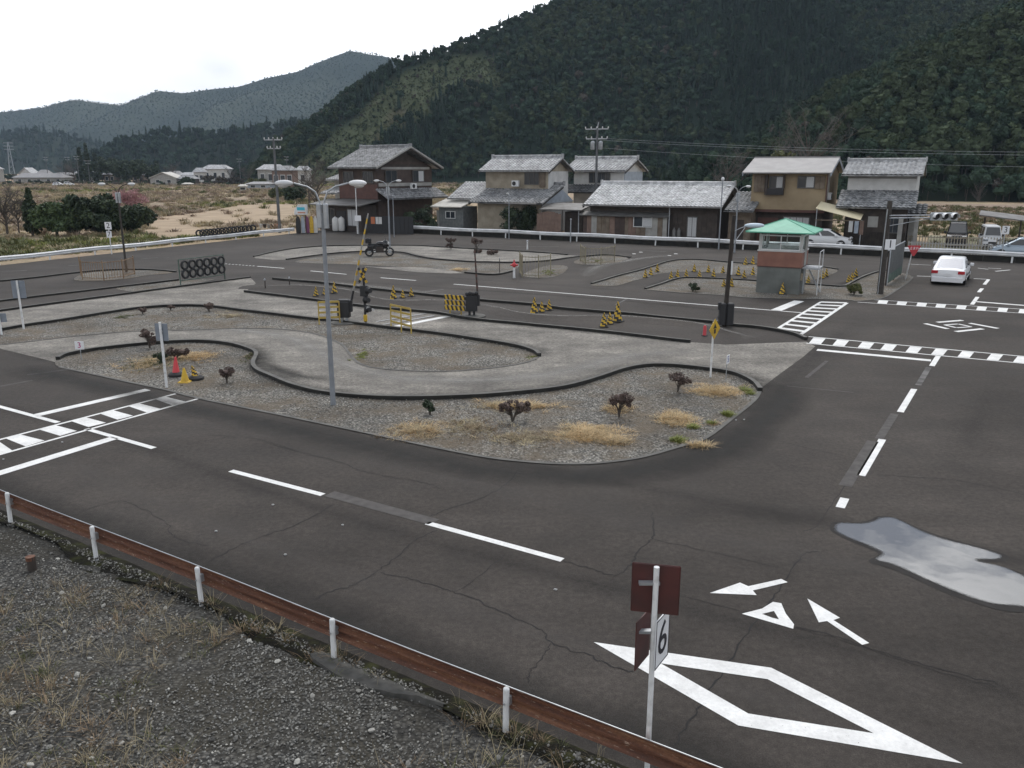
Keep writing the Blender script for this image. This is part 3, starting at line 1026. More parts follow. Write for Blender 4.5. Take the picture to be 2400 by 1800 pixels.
# ---- puddle
PUD = [(1955, 1243), (1964, 1226), (2017, 1227), (2046, 1221), (2062, 1213), (2099, 1215), (2157, 1243), (2215, 1264), (2282, 1281), (2345, 1301), (2338, 1312), (2290, 1314), (2355, 1330), (2420, 1360), (2480, 1392), (2480, 1445),
       (2400, 1424), (2330, 1417), (2258, 1396), (2186, 1366), (2099, 1327), (2051, 1312), (2066, 1297), (2041, 1283), (1983, 1259)]
a = NT('water')
a.b.inputs['Base Color'].default_value = (0.035, 0.034, 0.034, 1)
a.b.inputs['IOR'].default_value = 2.0
a.rough(0.015)
rip = a.noise(1.2, 2, 0.4)
a.bump(rip, 0.004)
wet = mat('wet_asphalt', (0.022, 0.0205, 0.0195), 0.7, col2=(0.034, 0.0315, 0.030), scale=3, spec=0.1)
pp = smooth_poly([G(x, y) for x, y in PUD], 5, True)
nP = len(pp)
inner = []
for i, p in enumerate(pp):
    d = (pp[(i + 2) % nP] - pp[i - 2]).normalized()
    inner.append(p + Vector((d.y, -d.x, 0)) * (0.065 + 0.03 * noise.noise(p * 2.0)))
m_ = MB()
m_.v = [(p.x, p.y, 0.009) for p in pp] + [(p.x, p.y, 0.009) for p in inner]
m_.f = [[i, (i + 1) % nP, nP + (i + 1) % nP, nP + i] for i in range(nP)] + [list(range(nP, 2 * nP))]
m_.m = [0] * len(m_.f)
at_ = a.t.nodes.new('ShaderNodeAttribute'); at_.attribute_name = 'fade'
tr_ = a.t.nodes.new('ShaderNodeBsdfTransparent'); mx_ = a.t.nodes.new('ShaderNodeMixShader')
a.link(at_.outputs['Fac'], mx_.inputs['Fac']); a.link(tr_.outputs[0], mx_.inputs[1]); a.link(a.b.outputs[0], mx_.inputs[2])
a.link(mx_.outputs[0], a.t.nodes['Material Output'].inputs['Surface'])
puddle = struct(m_.build('puddle', 'water'))
puddle.data.attributes.new('fade', 'FLOAT', 'POINT').data.foreach_set('value', [0.0] * nP + [1.0] * nP)
cen = sum(pp, Vector()) / len(pp)
mb = MB()
ring = []
rc = random.Random(5)
for i, p in enumerate(pp):
    d = (p - cen)
    ring.append(p + d.normalized() * (0.10 + 0.12 * noise.noise(p * 1.3)) + Vector((0.0, -0.05, 0)))
mb.add([(p.x, p.y, 0.0045) for p in ring], [tuple(range(len(ring)))])
mb.build('damp_patch', 'wet_asphalt', road)

# ---- gravel bank under the building, this side of the rusty rail
mb = MB()
S0, S1, N0, N1 = -22.0, 9.0, -9.0, 0.24
ns, nn_ = 250, 76
for j in range(nn_ + 1):
    n_ = N0 + (N1 - N0) * j / nn_
    for i in range(ns + 1):
        s_ = S0 + (S1 - S0) * i / ns
        p = near(s_, n_)
        k = min(1.0, max(0.0, (N1 - n_) / 0.6))
        z = -0.012 + k * (0.125 + 0.06 * noise.noise(p * 0.7) + 0.035 * noise.noise(p * 2.3) + 0.02 * noise.noise(p * 6.0))
        mb.v.append((p.x, p.y, z))
for j in range(nn_):
    for i in range(ns):
        k = j * (ns + 1) + i
        mb.f.append([k, k + 1, k + ns + 2, k + ns + 1])
        mb.m.append(0)
bank = struct(mb.build('gravel_bank', 'bank_gravel', smooth='all'))
mat('moss', (0.013, 0.012, 0.009), 0.95, col2=(0.040, 0.042, 0.016), scale=4, detail=8, lo=0.45, hi=0.72, bump=0.03, bscale=25, spec=0.1)
mb = MB()
top, bot = [], []
for i in range(120):
    s_ = -20 + i * 0.24
    top.append(near(s_, 0.30 + 0.02 * noise.noise(Vector((s_ * 2, 0, 0))), 0.006))
    w_ = 0.05 + 0.45 * max(0, noise.noise(Vector((s_ * 0.45, 3, 0))) + 0.25)
    bot.append(near(s_, -w_, 0.115))
mb.v = [tuple(p) for p in top] + [tuple(p) for p in bot]
for i in range(119):
    mb.f.append([i, i + 1, 120 + i + 1, 120 + i]); mb.m.append(0)
struct(mb.build('mossy_gutter', 'moss'))
mb = MB()
n_ = 40
for i in range(n_):
    s_ = -3.0 + i * 0.055
    t_ = i / (n_ - 1)
    w_ = 0.08 + 0.24 * math.sin(math.pi * min(1, t_ * 1.15 + 0.05)) ** 0.6 + 0.05 * noise.noise(Vector((s_ * 4, 0, 2)))
    mb.v += [tuple(near(s_, 0.02, 0.10)), tuple(near(s_, -w_, 0.150)), tuple(near(s_, -w_ - 0.03, 0.06))]
for i in range(n_ - 1):
    k = 3 * i
    mb.f += [[k, k + 1, k + 4, k + 3], [k + 1, k + 2, k + 5, k + 4]]; mb.m += [0, 0]
mat('old_concrete', (0.085, 0.082, 0.075), 0.95, col2=(0.045, 0.044, 0.039), scale=6, detail=7, bump=0.01)
struct(mb.build('concrete_edge', 'old_concrete'))
# ================================================================== HILLS AND WOODS
def ridge(pts):
    return [ray(x, y, Y) for x, y, Y in pts]
RID = {
    'near_right': dict(slope=0.55, pts=ridge([(1640, 420, 215), (1760, 400, 212), (1880, 345, 214), (2050, 245, 222), (2230, 140, 232), (2420, 40, 244), (2700, -120, 262), (3100, -300, 290)]), amp=7, sc=45),
    'main': dict(slope=0.72, pts=ridge([(560, 402, 430), (650, 372, 425), (740, 310, 425), (830, 228, 435), (930, 150, 450), (1050, 118, 465), (1180, 62, 480), (1300, 10, 495), (1450, -80, 520), (1750, -240, 580), (2150, -320, 640), (2700, -420, 700)]), amp=12, sc=70),
    'mid': dict(slope=0.5, pts=ridge([(200, 385, 760), (300, 335, 770), (390, 318, 780), (520, 322, 800), (650, 300, 830), (780, 285, 860), (900, 300, 880)]), amp=8, sc=80),
    'low_left': dict(slope=0.45, pts=ridge([(-500, 300, 1250), (-200, 320, 1250), (0, 318, 1250), (90, 308, 1260), (200, 330, 1280), (290, 360, 1300)]), amp=12, sc=120),
    'far': dict(slope=0.55, pts=ridge([(-900, 330, 2300), (-500, 300, 2300), (-200, 290, 2300), (0, 262, 2300), (90, 252, 2300), (175, 232, 2280), (235, 240, 2280), (285, 245, 2280), (370, 212, 2250), (430, 218, 2250), (500, 208, 2250), (560, 203, 2250), (620, 184, 2250), (700, 167, 2250),
                                        (740, 148, 2250), (820, 118, 2250), (880, 125, 2260), (960, 150, 2280), (1100, 180, 2300)]), amp=40, sc=260),
}
def hill_z(h, x, y):
    P = h['pts']
    best = -1e9
    for i in range(len(P) - 1):
        a, b = P[i], P[i + 1]
        dx, dy = b.x - a.x, b.y - a.y
        t = ((x - a.x) * dx + (y - a.y) * dy) / (dx * dx + dy * dy)
        t = 0.0 if t < 0 else 1.0 if t > 1 else t
        d = math.hypot(x - a.x - dx * t, y - a.y - dy * t)
        z = a.z + (b.z - a.z) * t - h['slope'] * d
        if z > best:
            best, bd = z, d
    if best > -30:
        k = min(1.0, bd / (h['sc'] * 0.9)) * min(1.0, max(0.0, best + 6) / 20)
        best += k * h['amp'] * (noise.noise(Vector((x / h['sc'], y / h['sc'], 3.7))) + 0.5 * noise.noise(Vector((x * 2.3 / h['sc'], y * 2.3 / h['sc'], 9.1))))
    return best
def hill_mesh(nm, step, ymin, material):
    h = RID[nm]
    xs = [p.x for p in h['pts']]
    ys = [p.y for p in h['pts']]
    top = max(p.z for p in h['pts'])
    x0, x1 = min(xs) - top / h['slope'] * 0.8, max(xs) + 30
    y0, y1 = max(ymin, min(ys) - top / h['slope'] - 20), max(ys) + 70
    nx, ny = int((x1 - x0) / step) + 1, int((y1 - y0) / step) + 1
    m_ = MB()
    for j in range(ny):
        for i in range(nx):
            x, y = x0 + i * step, y0 + j * step
            m_.v.append((x, y, max(-4.0, hill_z(h, x, y))))
    for j in range(ny - 1):
        for i in range(nx - 1):
            k = j * nx + i
            q = [k, k + 1, k + nx + 1, k + nx]
            if max(m_.v[v][2] for v in q) > -3.5:
                m_.f.append(q); m_.m.append(0)
    o = struct(m_.build('hill', material, smooth='all'))
    return o, (x0, x1, y0, y1)
# slope ground: humus under the trees, paler scrub on the cleared flank
a = NT('hillside')
n1 = a.noise(0.03, 5, 0.6)
n2 = a.noise(0.5, 5, 0.7)
c = a.ramp(n1, [(0.35, (0.06, 0.075, 0.042)), (0.55, (0.09, 0.105, 0.06)), (0.7, (0.115, 0.095, 0.065))])
c = a.mix(0.7, c, a.ramp(n2, [(0.3, 0.6), (0.7, 1.3)]), 'MULTIPLY')
op = a.t.nodes.new('ShaderNodeAttribute'); op.attribute_name = 'open'
c = a.mix(op.outputs['Fac'], (0.026, 0.040, 0.028), c)
a.col(c)
a.rough(0.95)
a.b.inputs['Specular IOR Level'].default_value = 0.08
mat('hill_dark', (0.026, 0.036, 0.026), 0.95, col2=(0.038, 0.050, 0.034), scale=0.05, detail=6, spec=0.05)
mat('hill_far', (0.030, 0.042, 0.030), 0.95, col2=(0.060, 0.072, 0.048), scale=0.006, detail=7, spec=0.05)
# tree kinds
def leaf_quads(m_, c, r, n, size, rnd, shell=0.55, flat=1.0, mi=0):
    for _ in range(n):
        while True:
            p = Vector((rnd.uniform(-1, 1), rnd.uniform(-1, 1), rnd.uniform(-1, 1)))
            if shell < p.length < 1.0:
                break
        q = Vector((c[0] + p.x * r[0], c[1] + p.y * r[1], c[2] + p.z * r[2]))
        a_ = Vector((rnd.uniform(-1, 1), rnd.uniform(-1, 1), rnd.uniform(-1, 1) * flat)).normalized()
        b_ = a_.orthogonal().normalized()
        b_ = (Matrix.Rotation(rnd.uniform(0, 6.28), 3, a_) @ b_)
        s_ = size * rnd.uniform(0.6, 1.3)
        a2 = a_ * s_ * 0.5
        b2 = b_ * s_ * 0.8
        m_.add([q - a2 - b2 * 0.7, q + a2 - b2, q + a2 * 0.8 + b2, q - a2 * 0.6 + b2 * 0.8], [(0, 1, 2, 3)], mi)
def forest_broad(seed, matn, wide=1.0):
    rnd = random.Random(seed)
    m_ = MB()
    m_.cyl((0, 0, -1.5), (0, 0, 4.5), 0.2, 0.1, 5, 1)
    lobes = [((0, 0, 6.0), 2.2)] + [((rnd.uniform(-1.6, 1.6) * wide, rnd.uniform(-1.6, 1.6) * wide, rnd.uniform(4.2, 7.6)), rnd.uniform(1.2, 1.9)) for _ in range(5)]
    for c_, r_ in lobes:
        m_.ball(c_, (r_ * 0.82, r_ * 0.82, r_ * 0.7), 7, 5, 0, 0.16, rnd.random())
        leaf_quads(m_, c_, (r_, r_, r_ * 0.85), 34, 0.62, rnd, 0.75)
    return m_.mesh('forest_tree', [matn, 'bark'])
def forest_conifer(seed, matn, h=11.0, bare=0.12, w=1.9):
    rnd = random.Random(seed)
    m_ = MB()
    m_.cyl((0, 0, -1.5), (0, 0, h * 0.9), 0.2, 0.05, 5, 1)
    z0 = h * bare
    m_.lathe([(w * 0.45, z0), (w * 0.62, z0 + h * 0.14), (w * 0.4, h * 0.62), (0.03, h * 0.97)], 7)
    for i in range(190):
        t = rnd.random() ** 1.25
        z = z0 + (h - z0) * t
        rr = w * (1.0 - t) ** 0.75 * rnd.uniform(0.65, 1.08) * min(1, 0.55 + t * 4) + 0.05
        an = rnd.uniform(0, 6.283)
        p = Vector((math.cos(an) * rr, math.sin(an) * rr, z))
        o_ = Vector((math.cos(an), math.sin(an), -0.55)).normalized()
        s_ = Vector((-math.sin(an), math.cos(an), rnd.uniform(-0.3, 0.3)))
        L_ = rnd.uniform(0.35, 0.7)
        m_.add([p - o_ * L_ - s_ * 0.15, p - s_ * L_ * 0.45, p + o_ * L_, p + s_ * L_ * 0.45], [(0, 1, 2, 3)])
    return m_.mesh('forest_conifer', [matn, 'bark'])
def forest_bare(seed):
    rnd = random.Random(seed)
    m_ = MB()
    m_.cyl((0, 0, -1), (0, 0, 4), 0.16, 0.1, 5)
    for i in range(26):
        a_ = Vector((0, 0, rnd.uniform(2.0, 4.4)))
        an = rnd.uniform(0, 6.28)
        b_ = a_ + Vector((math.cos(an) * rnd.uniform(0.8, 2.4), math.sin(an) * rnd.uniform(0.8, 2.4), rnd.uniform(1.4, 3.8)))
        m_.cyl(a_, b_, 0.06, 0.015, 3, cap=False)
        for k in range(3):
            q = a_.lerp(b_, rnd.uniform(0.5, 1))
            m_.cyl(q, q + Vector((rnd.uniform(-0.8, 0.8), rnd.uniform(-0.8, 0.8), rnd.uniform(0.3, 1.1))), 0.025, 0.008, 3, cap=False)
    return m_.mesh('forest_bare', ['twig'])
def forest_pine(seed):
    rnd = random.Random(seed)
    m_ = MB()
    m_.tube([(0, 0, -1.5), (0.1, 0, 4), (-0.1, 0.1, 9.5)], [0.17, 0.13, 0.06], 5, 1)
    for k in range(6):
        c_ = (rnd.uniform(-1.2, 1.2), rnd.uniform(-1.2, 1.2), rnd.uniform(6.6, 9.8))
        r_ = rnd.uniform(0.8, 1.3)
        m_.ball(c_, (r_ * 0.6, r_ * 0.6, r_ * 0.4), 6, 4, 0, 0.2, rnd.random())
        leaf_quads(m_, c_, (r_, r_, r_ * 0.7), 34, 0.5, rnd, 0.5)
    return m_.mesh('forest_pine', ['wood_green', 'bark'])
mat('wood_green', (0.027, 0.046, 0.031), 0.85, col2=(0.042, 0.066, 0.043), scale=0.5, rnd=0.3, spec=0.08)
mat('wood_olive', (0.040, 0.055, 0.029), 0.85, col2=(0.056, 0.074, 0.042), scale=0.5, rnd=0.25, spec=0.08)
mat('wood_conifer', (0.021, 0.037, 0.027), 0.85, col2=(0.036, 0.057, 0.040), scale=0.6, rnd=0.3, spec=0.08)
mat('wood_pale', (0.085, 0.105, 0.052), 0.85, col2=(0.12, 0.13, 0.07), scale=0.6, rnd=0.3, spec=0.08)
mat('wood_brown', (0.046, 0.040, 0.032), 0.85, col2=(0.066, 0.056, 0.042), scale=0.6, rnd=0.3)
mat('twig', (0.10, 0.088, 0.080), 0.9, rnd=0.2)
KINDS_ = [forest_broad(1, 'wood_green'), forest_broad(2, 'wood_green', 1.2), forest_broad(3, 'wood_olive'), forest_conifer(4, 'wood_conifer'), forest_conifer(5, 'wood_conifer', 12.5, 0.3, 1.7),
          forest_broad(6, 'wood_brown'), forest_bare(7), forest_conifer(8, 'wood_conifer', 13.0, 0.55, 1.7), forest_broad(9, 'wood_olive', 0.8), forest_pine(10), forest_broad(12, 'wood_pale', 1.3)]
rf = random.Random(11)
SINK = {'near_right': 0.4, 'main': 0.7, 'mid': 1.3, 'low_left': 1.8, 'far': 2.6}
def wood(nm, bounds, sp, size, label, ymin=0, kinds=None, cond=None, zmin=2.0):
    h = RID[nm]
    x0, x1, y0, y1 = bounds
    pts = []
    y = y0
    while y < y1:
        x = x0
        while x < x1:
            px, py = x + rf.uniform(-0.5, 0.5) * sp, y + rf.uniform(-0.5, 0.5) * sp
            x += sp
            if abs(px) > 0.75 * py + 60:
                continue
            z = hill_z(h, px, py)
            if z < zmin:
                continue
            # leave out the far side of the crest
            k = 22.0 / math.hypot(px, py)
            if hill_z(h, px * (1 - k), py * (1 - k)) > z + 5:
                continue
            s_ = size * rf.uniform(0.7, 1.25)
            kk = cond(px, py, z) if cond else None
            if kk == 'none':
                continue
            n_ = 0.75 * noise.noise(Vector((px / 85, py / 85, 1.0))) + 0.5 * noise.noise(Vector((px / 30, py / 30, 4.0)))
            if kk is not None:
                i = kk
            elif kinds:
                i = rf.choice(kinds)
            elif n_ > 0.14:
                i = rf.choice([3, 4, 3, 4, 0])
            elif n_ < -0.14:
                i = rf.choice([2, 2, 1, 8, 0, 2])
            else:
                i = rf.choice([0, 1, 0, 1, 3, 2, 1] + ([6, 5] if rf.random() < 0.2 else []))
            if kk is not None and kk != 'scrub' and nm == 'main':
                s_ *= 0.68
            if i == 'scrub':
                i, s_ = rf.choice([8, 2, 5, 0]), s_ * rf.uniform(0.15, 0.42)
            k2 = 9.0 / math.hypot(px, py)
            if kk != 'scrub' and hill_z(h, px * (1 + k2), py * (1 + k2)) < z + 0.5:      # close the skyline
                for _ in range(3):
                    qx, qy, qs = px + rf.uniform(-.6, .6) * sp, py + rf.uniform(-.6, .6) * sp, size * rf.uniform(0.45, 0.75)
                    pts.append(((qx, qy, hill_z(h, qx, qy) - SINK[nm]), (qs, qs, qs), (0, 0, rf.uniform(0, 6.28)), rf.choice([0, 1, 0, 3])))
            if kk == 'scrub':
                for _ in range(8):
                    qx, qy, qs = px + rf.uniform(-2, 2), py + rf.uniform(-2, 2), size * rf.uniform(0.10, 0.24)
                    pts.append(((qx, qy, hill_z(h, qx, qy) - 1.0 * qs), (qs, qs, qs * 0.8), (0, 0, rf.uniform(0, 6.28)), rf.choice([8, 2, 10, 10, 10, 10])))
            pts.append(((px, py, z - SINK[nm]), (s_, s_, s_ * rf.uniform(0.85, 1.15)), (rf.uniform(-0.06, 0.06), rf.uniform(-0.06, 0.06), rf.uniform(0, 6.28)), i))
        y += sp
    return scatter('woodland', pts, KINDS_, label, 'woodland')
def open_ground(px, py, z):
    # the grassy cut-over flank and the brown clearing on the main spur
    u = 1200 + FPX * px / (py * CP + (CAM_H - z) * SP)
    v = 900 - FPX * (py * SP + (z - CAM_H) * CP) / (py * CP - (z - CAM_H) * SP)
    w = noise.noise(Vector((px / 14, py / 14, 2.0))) * 40
    return (745 + (347 - v) * 1.15 + w < u < 885 + (347 - v) * 1.28 + w and v > 150) or (1050 + w < u < 1160 + w and 135 < v < 205)
def cleared(px, py, z):
    u = 1200 + FPX * px / (py * CP + (CAM_H - z) * SP)
    v = 900 - FPX * (py * SP + (z - CAM_H) * CP) / (py * CP - (z - CAM_H) * SP)
    w = noise.noise(Vector((px / 14, py / 14, 2.0))) * 40
    crest = hill_z(RID['main'], px * 1.035, py * 1.035) < z + 1.5
    if crest:
        return rf.choice([9, 0, 1, 0, 4, 1, 9]) if u > 850 else rf.choice([0, 1, 1, 5])
    if 745 + (347 - v) * 1.15 + w < u < 885 + (347 - v) * 1.28 + w and v > 150:
        return 'scrub' if rf.random() < 0.93 else None
    if 1050 + w < u < 1160 + w and 135 < v < 205:
        return 'scrub' if rf.random() < 0.9 else 5
    return None
o, bd = hill_mesh('near_right', 5.0, 118, 'hill_dark')
wood('near_right', bd, 2.45, 0.66, 'dense dark green wood on the steep slope at the right', zmin=-1.5)
o, bd = hill_mesh('main', 6.0, 200, 'hillside')
o.data.attributes.new('open', 'FLOAT', 'POINT').data.foreach_set('value', [1.0 if open_ground(*v.co) else 0.0 for v in o.data.vertices])
wood('main', bd, 2.9, 0.66, 'dark wooded mountainside rising behind the tiled houses', cond=cleared, zmin=1.0)
o, bd = hill_mesh('mid', 10.0, 600, 'hill_dark')
wood('mid', bd, 6.5, 1.1, 'low dark wooded hill beyond the village at left', kinds=[0, 1, 0, 3])
o, bd = hill_mesh('low_left', 16.0, 900, 'hill_dark')
wood('low_left', bd, 9.0, 1.2, 'bluish wooded foothill at the far left edge', kinds=[0, 3, 3, 1])
o, bd = hill_mesh('far', 18.0, 1300, 'hill_far')
wood('far', bd, 8.5, 0.62, 'hazy blue forest on the distant mountain range', kinds=[0, 3, 1, 0, 2])
# air between here and the mountains
a = bpy.data.materials.new('haze_air')
a.use_nodes = True
nt = a.node_tree
nt.nodes.clear()
vo = nt.nodes.new('ShaderNodeVolumePrincipled')
vo.inputs['Color'].default_value = (0.62, 0.79, 1.0, 1)
vo.inputs['Density'].default_value = HAZE_DENSITY = 0.000112
ou = nt.nodes.new('ShaderNodeOutputMaterial')
nt.links.new(vo.outputs['Volume'], ou.inputs['Volume'])
mb = MB()
mb.box(-3600, 3600, -400, 3300, -5.5, 620)
hz = mb.build('haze', a)
tag(hz, 'thin pale haze filling the valley air', 'haze', kind='stuff')
# ================================================================== HOUSES
def tile_slope(m_, EL, ER, RL, RR, wave=0.36, row=0.36, amp=0.075, lap=0.045, thick=0.10, mi=0, flat=False):
    """tiled roof plane from eave (left, right) up to the ridge (left, right)"""
    EL, ER, RL, RR = [Vector(p) for p in (EL, ER, RL, RR)]
    nrm = (ER - EL).cross(RL - EL).normalized()
    if nrm.z < 0:
        nrm = -nrm
    W = max((ER - EL).length, (RR - RL).length)
    Ls = ((RL + RR) / 2 - (EL + ER) / 2).length
    nw = max(2, int(W / wave))
    nr = max(1, int(Ls / row))
    if flat:
        nw, nr, amp, lap = max(2, int(W / 0.45)), 1, 0.0, 0.0
    prof = (0.0, 0.85, 1.0, 0.55) if not flat else (0.0, 0.0)
    cols = nw * len(prof) + 1
    vs, fs = [], []
    for r in range(nr):
        for e in (0, 1):
            v = (r + e) / nr
            for i in range(cols):
                u = i / (cols - 1)
                p = EL.lerp(ER, u).lerp(RL.lerp(RR, u), v)
                hh = amp * prof[i % len(prof)] + (lap if e == 0 else 0.0)
                vs.append(p + nrm * hh)
    for r in range(nr * 2 - 1):
        for i in range(cols - 1):
            a_ = r * cols + i
            fs.append((a_, a_ + 1, a_ + cols + 1, a_ + cols))
    m_.add(vs, fs, mi)
    # underside and eave edge
    d = nrm * -thick
    e_ = nrm * 0.005
    m_.add([EL + d, ER + d, RR + d, RL + d, EL + e_, ER + e_, RR + e_, RL + e_], [(0, 3, 2, 1), (0, 1, 5, 4), (1, 2, 6, 5), (3, 0, 4, 7)], mi)
def gable_roof(par, x0, x1, y0, y1, ze, zr, matn, flat=False, verge='wood_dark', cap=True, yr=None, capm=None, back=True):
    yr = (y0 + y1) / 2 if yr is None else yr
    m_ = MB()
    tile_slope(m_, (x0, y0, ze), (x1, y0, ze), (x0, yr, zr), (x1, yr, zr), flat=flat)
    if back:
        tile_slope(m_, (x1, y1, ze), (x0, y1, ze), (x1, yr, zr), (x0, yr, zr), flat=flat)
    r_ = m_.build('roof', matn, par, smooth=not flat)
    if cap:
        c_ = MB()
        c_.box(x0 - 0.02, x1 + 0.02, yr - 0.13, yr + 0.13, zr - 0.02, zr + 0.17)
        c_.tube([(x0 - 0.08, yr, zr + 0.22), (x1 + 0.08, yr, zr + 0.22)], 0.11, 8)
        for x in (x0, x1):
            c_.box(x - 0.07, x + 0.07, yr - 0.2, yr + 0.2, zr - 0.05, zr + 0.42)
        c_.build('ridge_cap', capm or matn, r_)
    for x in (x0 + 0.02, x1 - 0.08):
        for ya in ((y0, y1) if back else (y0,)):
            v_ = MB()
            v_.plate([(x, ya, ze - 0.30), (x, yr, zr - 0.30), (x, yr, zr - 0.06), (x, ya, ze - 0.06)], (0.06, 0, 0))
            v_.build('bargeboard', verge, r_)
    return r_
def walls(par, x0, x1, y0, y1, z0, z1, matn, zr=None, name='wall'):
    m_ = MB()
    m_.box(x0, x1, y0, y1, z0, z1)
    if zr:
        yr = (y0 + y1) / 2
        for x in (x0, x1 - 0.15):
            m_.plate([(x, y0, z1 - 0.002), (x, y1, z1 - 0.002), (x, yr, zr)], (0.15, 0, 0))
    return m_.build(name, matn, par)
def window(par, cx, z0, w, h, face='f', off=0.0, frame='win_frame', curtain=1, bars=1, name='window', pane='glass', deep=0.10):
    """face f: on the plane y=off looking at -y; face r: on the plane x=off looking at +x (cx is then y); l: x=off looking at -x"""
    m_ = MB()
    g_ = MB()
    k_ = MB()
    b = 0.06
    m_.box(-w / 2 - b, w / 2 + b, -deep, 0.0, z0 - b, z0)
    m_.box(-w / 2 - b, w / 2 + b, -deep, 0.0, z0 + h, z0 + h + b)
    m_.box(-w / 2 - b, -w / 2, -deep, 0.0, z0 + 0.001, z0 + h - 0.001)
    m_.box(w / 2, w / 2 + b, -deep, 0.0, z0 + 0.001, z0 + h - 0.001)
    for i in range(bars):
        x = -w / 2 + w * (i + 1) / (bars + 1)
        m_.box(x - 0.025, x + 0.025, -deep + 0.02, 0.0, z0 + 0.002, z0 + h - 0.002)
    g_.box(-w / 2 + 0.002, w / 2 - 0.002, -0.05, -0.012, z0 + 0.003, z0 + h - 0.003)
    o = m_.build(name, frame, par)
    p = g_.build('pane', pane, o)
    if curtain:
        x0 = 0.03 if curtain == 1 else -w / 2 + 0.02
        n = 8
        for i in range(n):
            a_ = x0 + (w / 2 - 0.02 - x0) * i / n
            k_.box(a_, a_ + (w / 2 - 0.02 - x0) / n - 0.01, -0.062 - 0.008 * (i % 2), -0.052, z0 + 0.03, z0 + h - 0.03)
        k_.build('curtain', 'curtain', o)
    if face == 'f':
        o.location = (cx, off, 0)
    elif face == 'r':
        o.location = (off, cx, 0)
        o.rotation_euler = (0, 0, math.pi / 2)
    else:
        o.location = (off, cx, 0)
        o.rotation_euler = (0, 0, -math.pi / 2)
    return o
def aircon(par, x, y, z, rz=0):
    m_ = MB()
    m_.bbox(-0.4, 0.4, -0.15, 0.15, 0, 0.6, 0.02)
    o = m_.build('air_conditioner', 'white_metal', par)
    g_ = MB()
    g_.lathe([(0.22, 0), (0.22, 0.02), (0.05, 0.03)], 14)
    g = g_.build('fan_grille', 'black', o)
    g.rotation_euler = (math.pi / 2, 0, 0)
    g.location = (-0.1, -0.152, 0.3)
    o.location = (x, y, z)
    o.rotation_euler = (0, 0, rz)
    return o
mat('win_frame', (0.10, 0.095, 0.09), 0.5)
mat('win_white', (0.62, 0.63, 0.63), 0.5)
mat('stucco_cream', (0.34, 0.30, 0.235), 0.9, col2=(0.25, 0.215, 0.165), scale=1.5, detail=6)
mat('stucco_tan', (0.33, 0.26, 0.165), 0.9, col2=(0.26, 0.20, 0.125), scale=0.9, detail=6)
mat('plaster_white', (0.58, 0.58, 0.57), 0.85, col2=(0.45, 0.45, 0.44), scale=1.2, detail=6)
mat('plaster_grey', (0.36, 0.355, 0.335), 0.9, col2=(0.27, 0.265, 0.25), scale=1.5, detail=6)
mat('siding_brown', (0.052, 0.037, 0.032), 0.85, col2=(0.078, 0.056, 0.047), scale=2)
mat('siding_red', (0.115, 0.06, 0.05), 0.85, col2=(0.088, 0.046, 0.038), scale=2)
mat('board_dark', (0.040, 0.032, 0.028), 0.85, col2=(0.065, 0.052, 0.044), scale=2, detail=7)
mat('board_old', (0.12, 0.092, 0.068), 0.9, col2=(0.19, 0.155, 0.12), scale=2, detail=7)
mat('board_pink', (0.21, 0.145, 0.115), 0.9, col2=(0.155, 0.105, 0.085), scale=2.5, detail=7)
mat('tin_grey', (0.17, 0.17, 0.165), 0.6, 0.3, col2=(0.105, 0.10, 0.095), scale=1.3, detail=7)
mat('tin_blue', (0.36, 0.41, 0.47), 0.6, col2=(0.28, 0.32, 0.37), scale=2)
mat('slate', (0.27, 0.262, 0.262), 0.6, col2=(0.21, 0.205, 0.205), scale=1.0, detail=7)
mat('cream_sheet', (0.55, 0.49, 0.33), 0.6)
mat('tin_white', (0.52, 0.50, 0.45), 0.6, col2=(0.40, 0.38, 0.34), scale=1.5)
mat('block_grey', (0.16, 0.17, 0.17), 0.9, col2=(0.11, 0.12, 0.12), scale=3)
def lean_to(par, x0, x1, y0, y1, z0, z1, matn, flat=True, name='lean_to_roof'):
    m_ = MB()
    tile_slope(m_, (x0, y0, z0), (x1, y0, z0), (x0, y1, z1), (x1, y1, z1), flat=flat)
    return m_.build(name, matn, par, smooth=not flat)

# --- long single-storey house with pale tiled roof (centre of the street)
h = thing('tiled_house', 'long single storey house with broad pale tiled roof and patched board front', 'house', street(16.1, 2.9), ST_A)
W = 13.4
walls(h, 0.45, W - 0.5, 0, 8.2, 0, 3.05, 'board_dark', 4.62)
gable_roof(h, 0, W, -0.9, 9.1, 3.05, 4.93, 'tile_white')
lean_to(h, -0.35, 8.55, -0.95, 0.0, 2.12, 2.45, 'tin_grey')
rb = random.Random(21)
x = 0.0
while x < 8.1:
    w_ = rb.uniform(0.34, 0.62)
    m_ = MB()
    m_.box(x, x + w_ - 0.018, -0.62 - rb.uniform(0, 0.03), -0.58, 0.0, 2.16)
    m_.build('plank', rb.choice(['board_old', 'board_old', 'siding_brown', 'board_pink', 'plaster_grey']), h)
    x += w_
window(h, 6.05, 1.15, 1.7, 0.86, off=-0.63, frame='win_white')
window(h, 10.6, 0.3, 0.85, 1.8, curtain=2, off=0.0)
for i in range(9):
    m_ = MB()
    m_.box(8.75 + i * 0.46, 9.19 + i * 0.46, -0.035 - 0.01 * (i % 2), -0.004, 0.0, 2.9)
    if not 10.0 < 8.97 + i * 0.46 < 11.2:
        m_.build('plank', 'board_dark', h)
m_ = MB()
m_.tube([(8.62, -0.75, 0.0), (8.62, -0.75, 2.7), (8.62, -0.85, 3.0)], 0.05, 6)
m_.build('downpipe', 'galv', h)
m_ = MB()
m_.box(-0.0, W, -1.02, -0.92, 2.94, 3.0)
m_.build('gutter', 'board_dark', h)
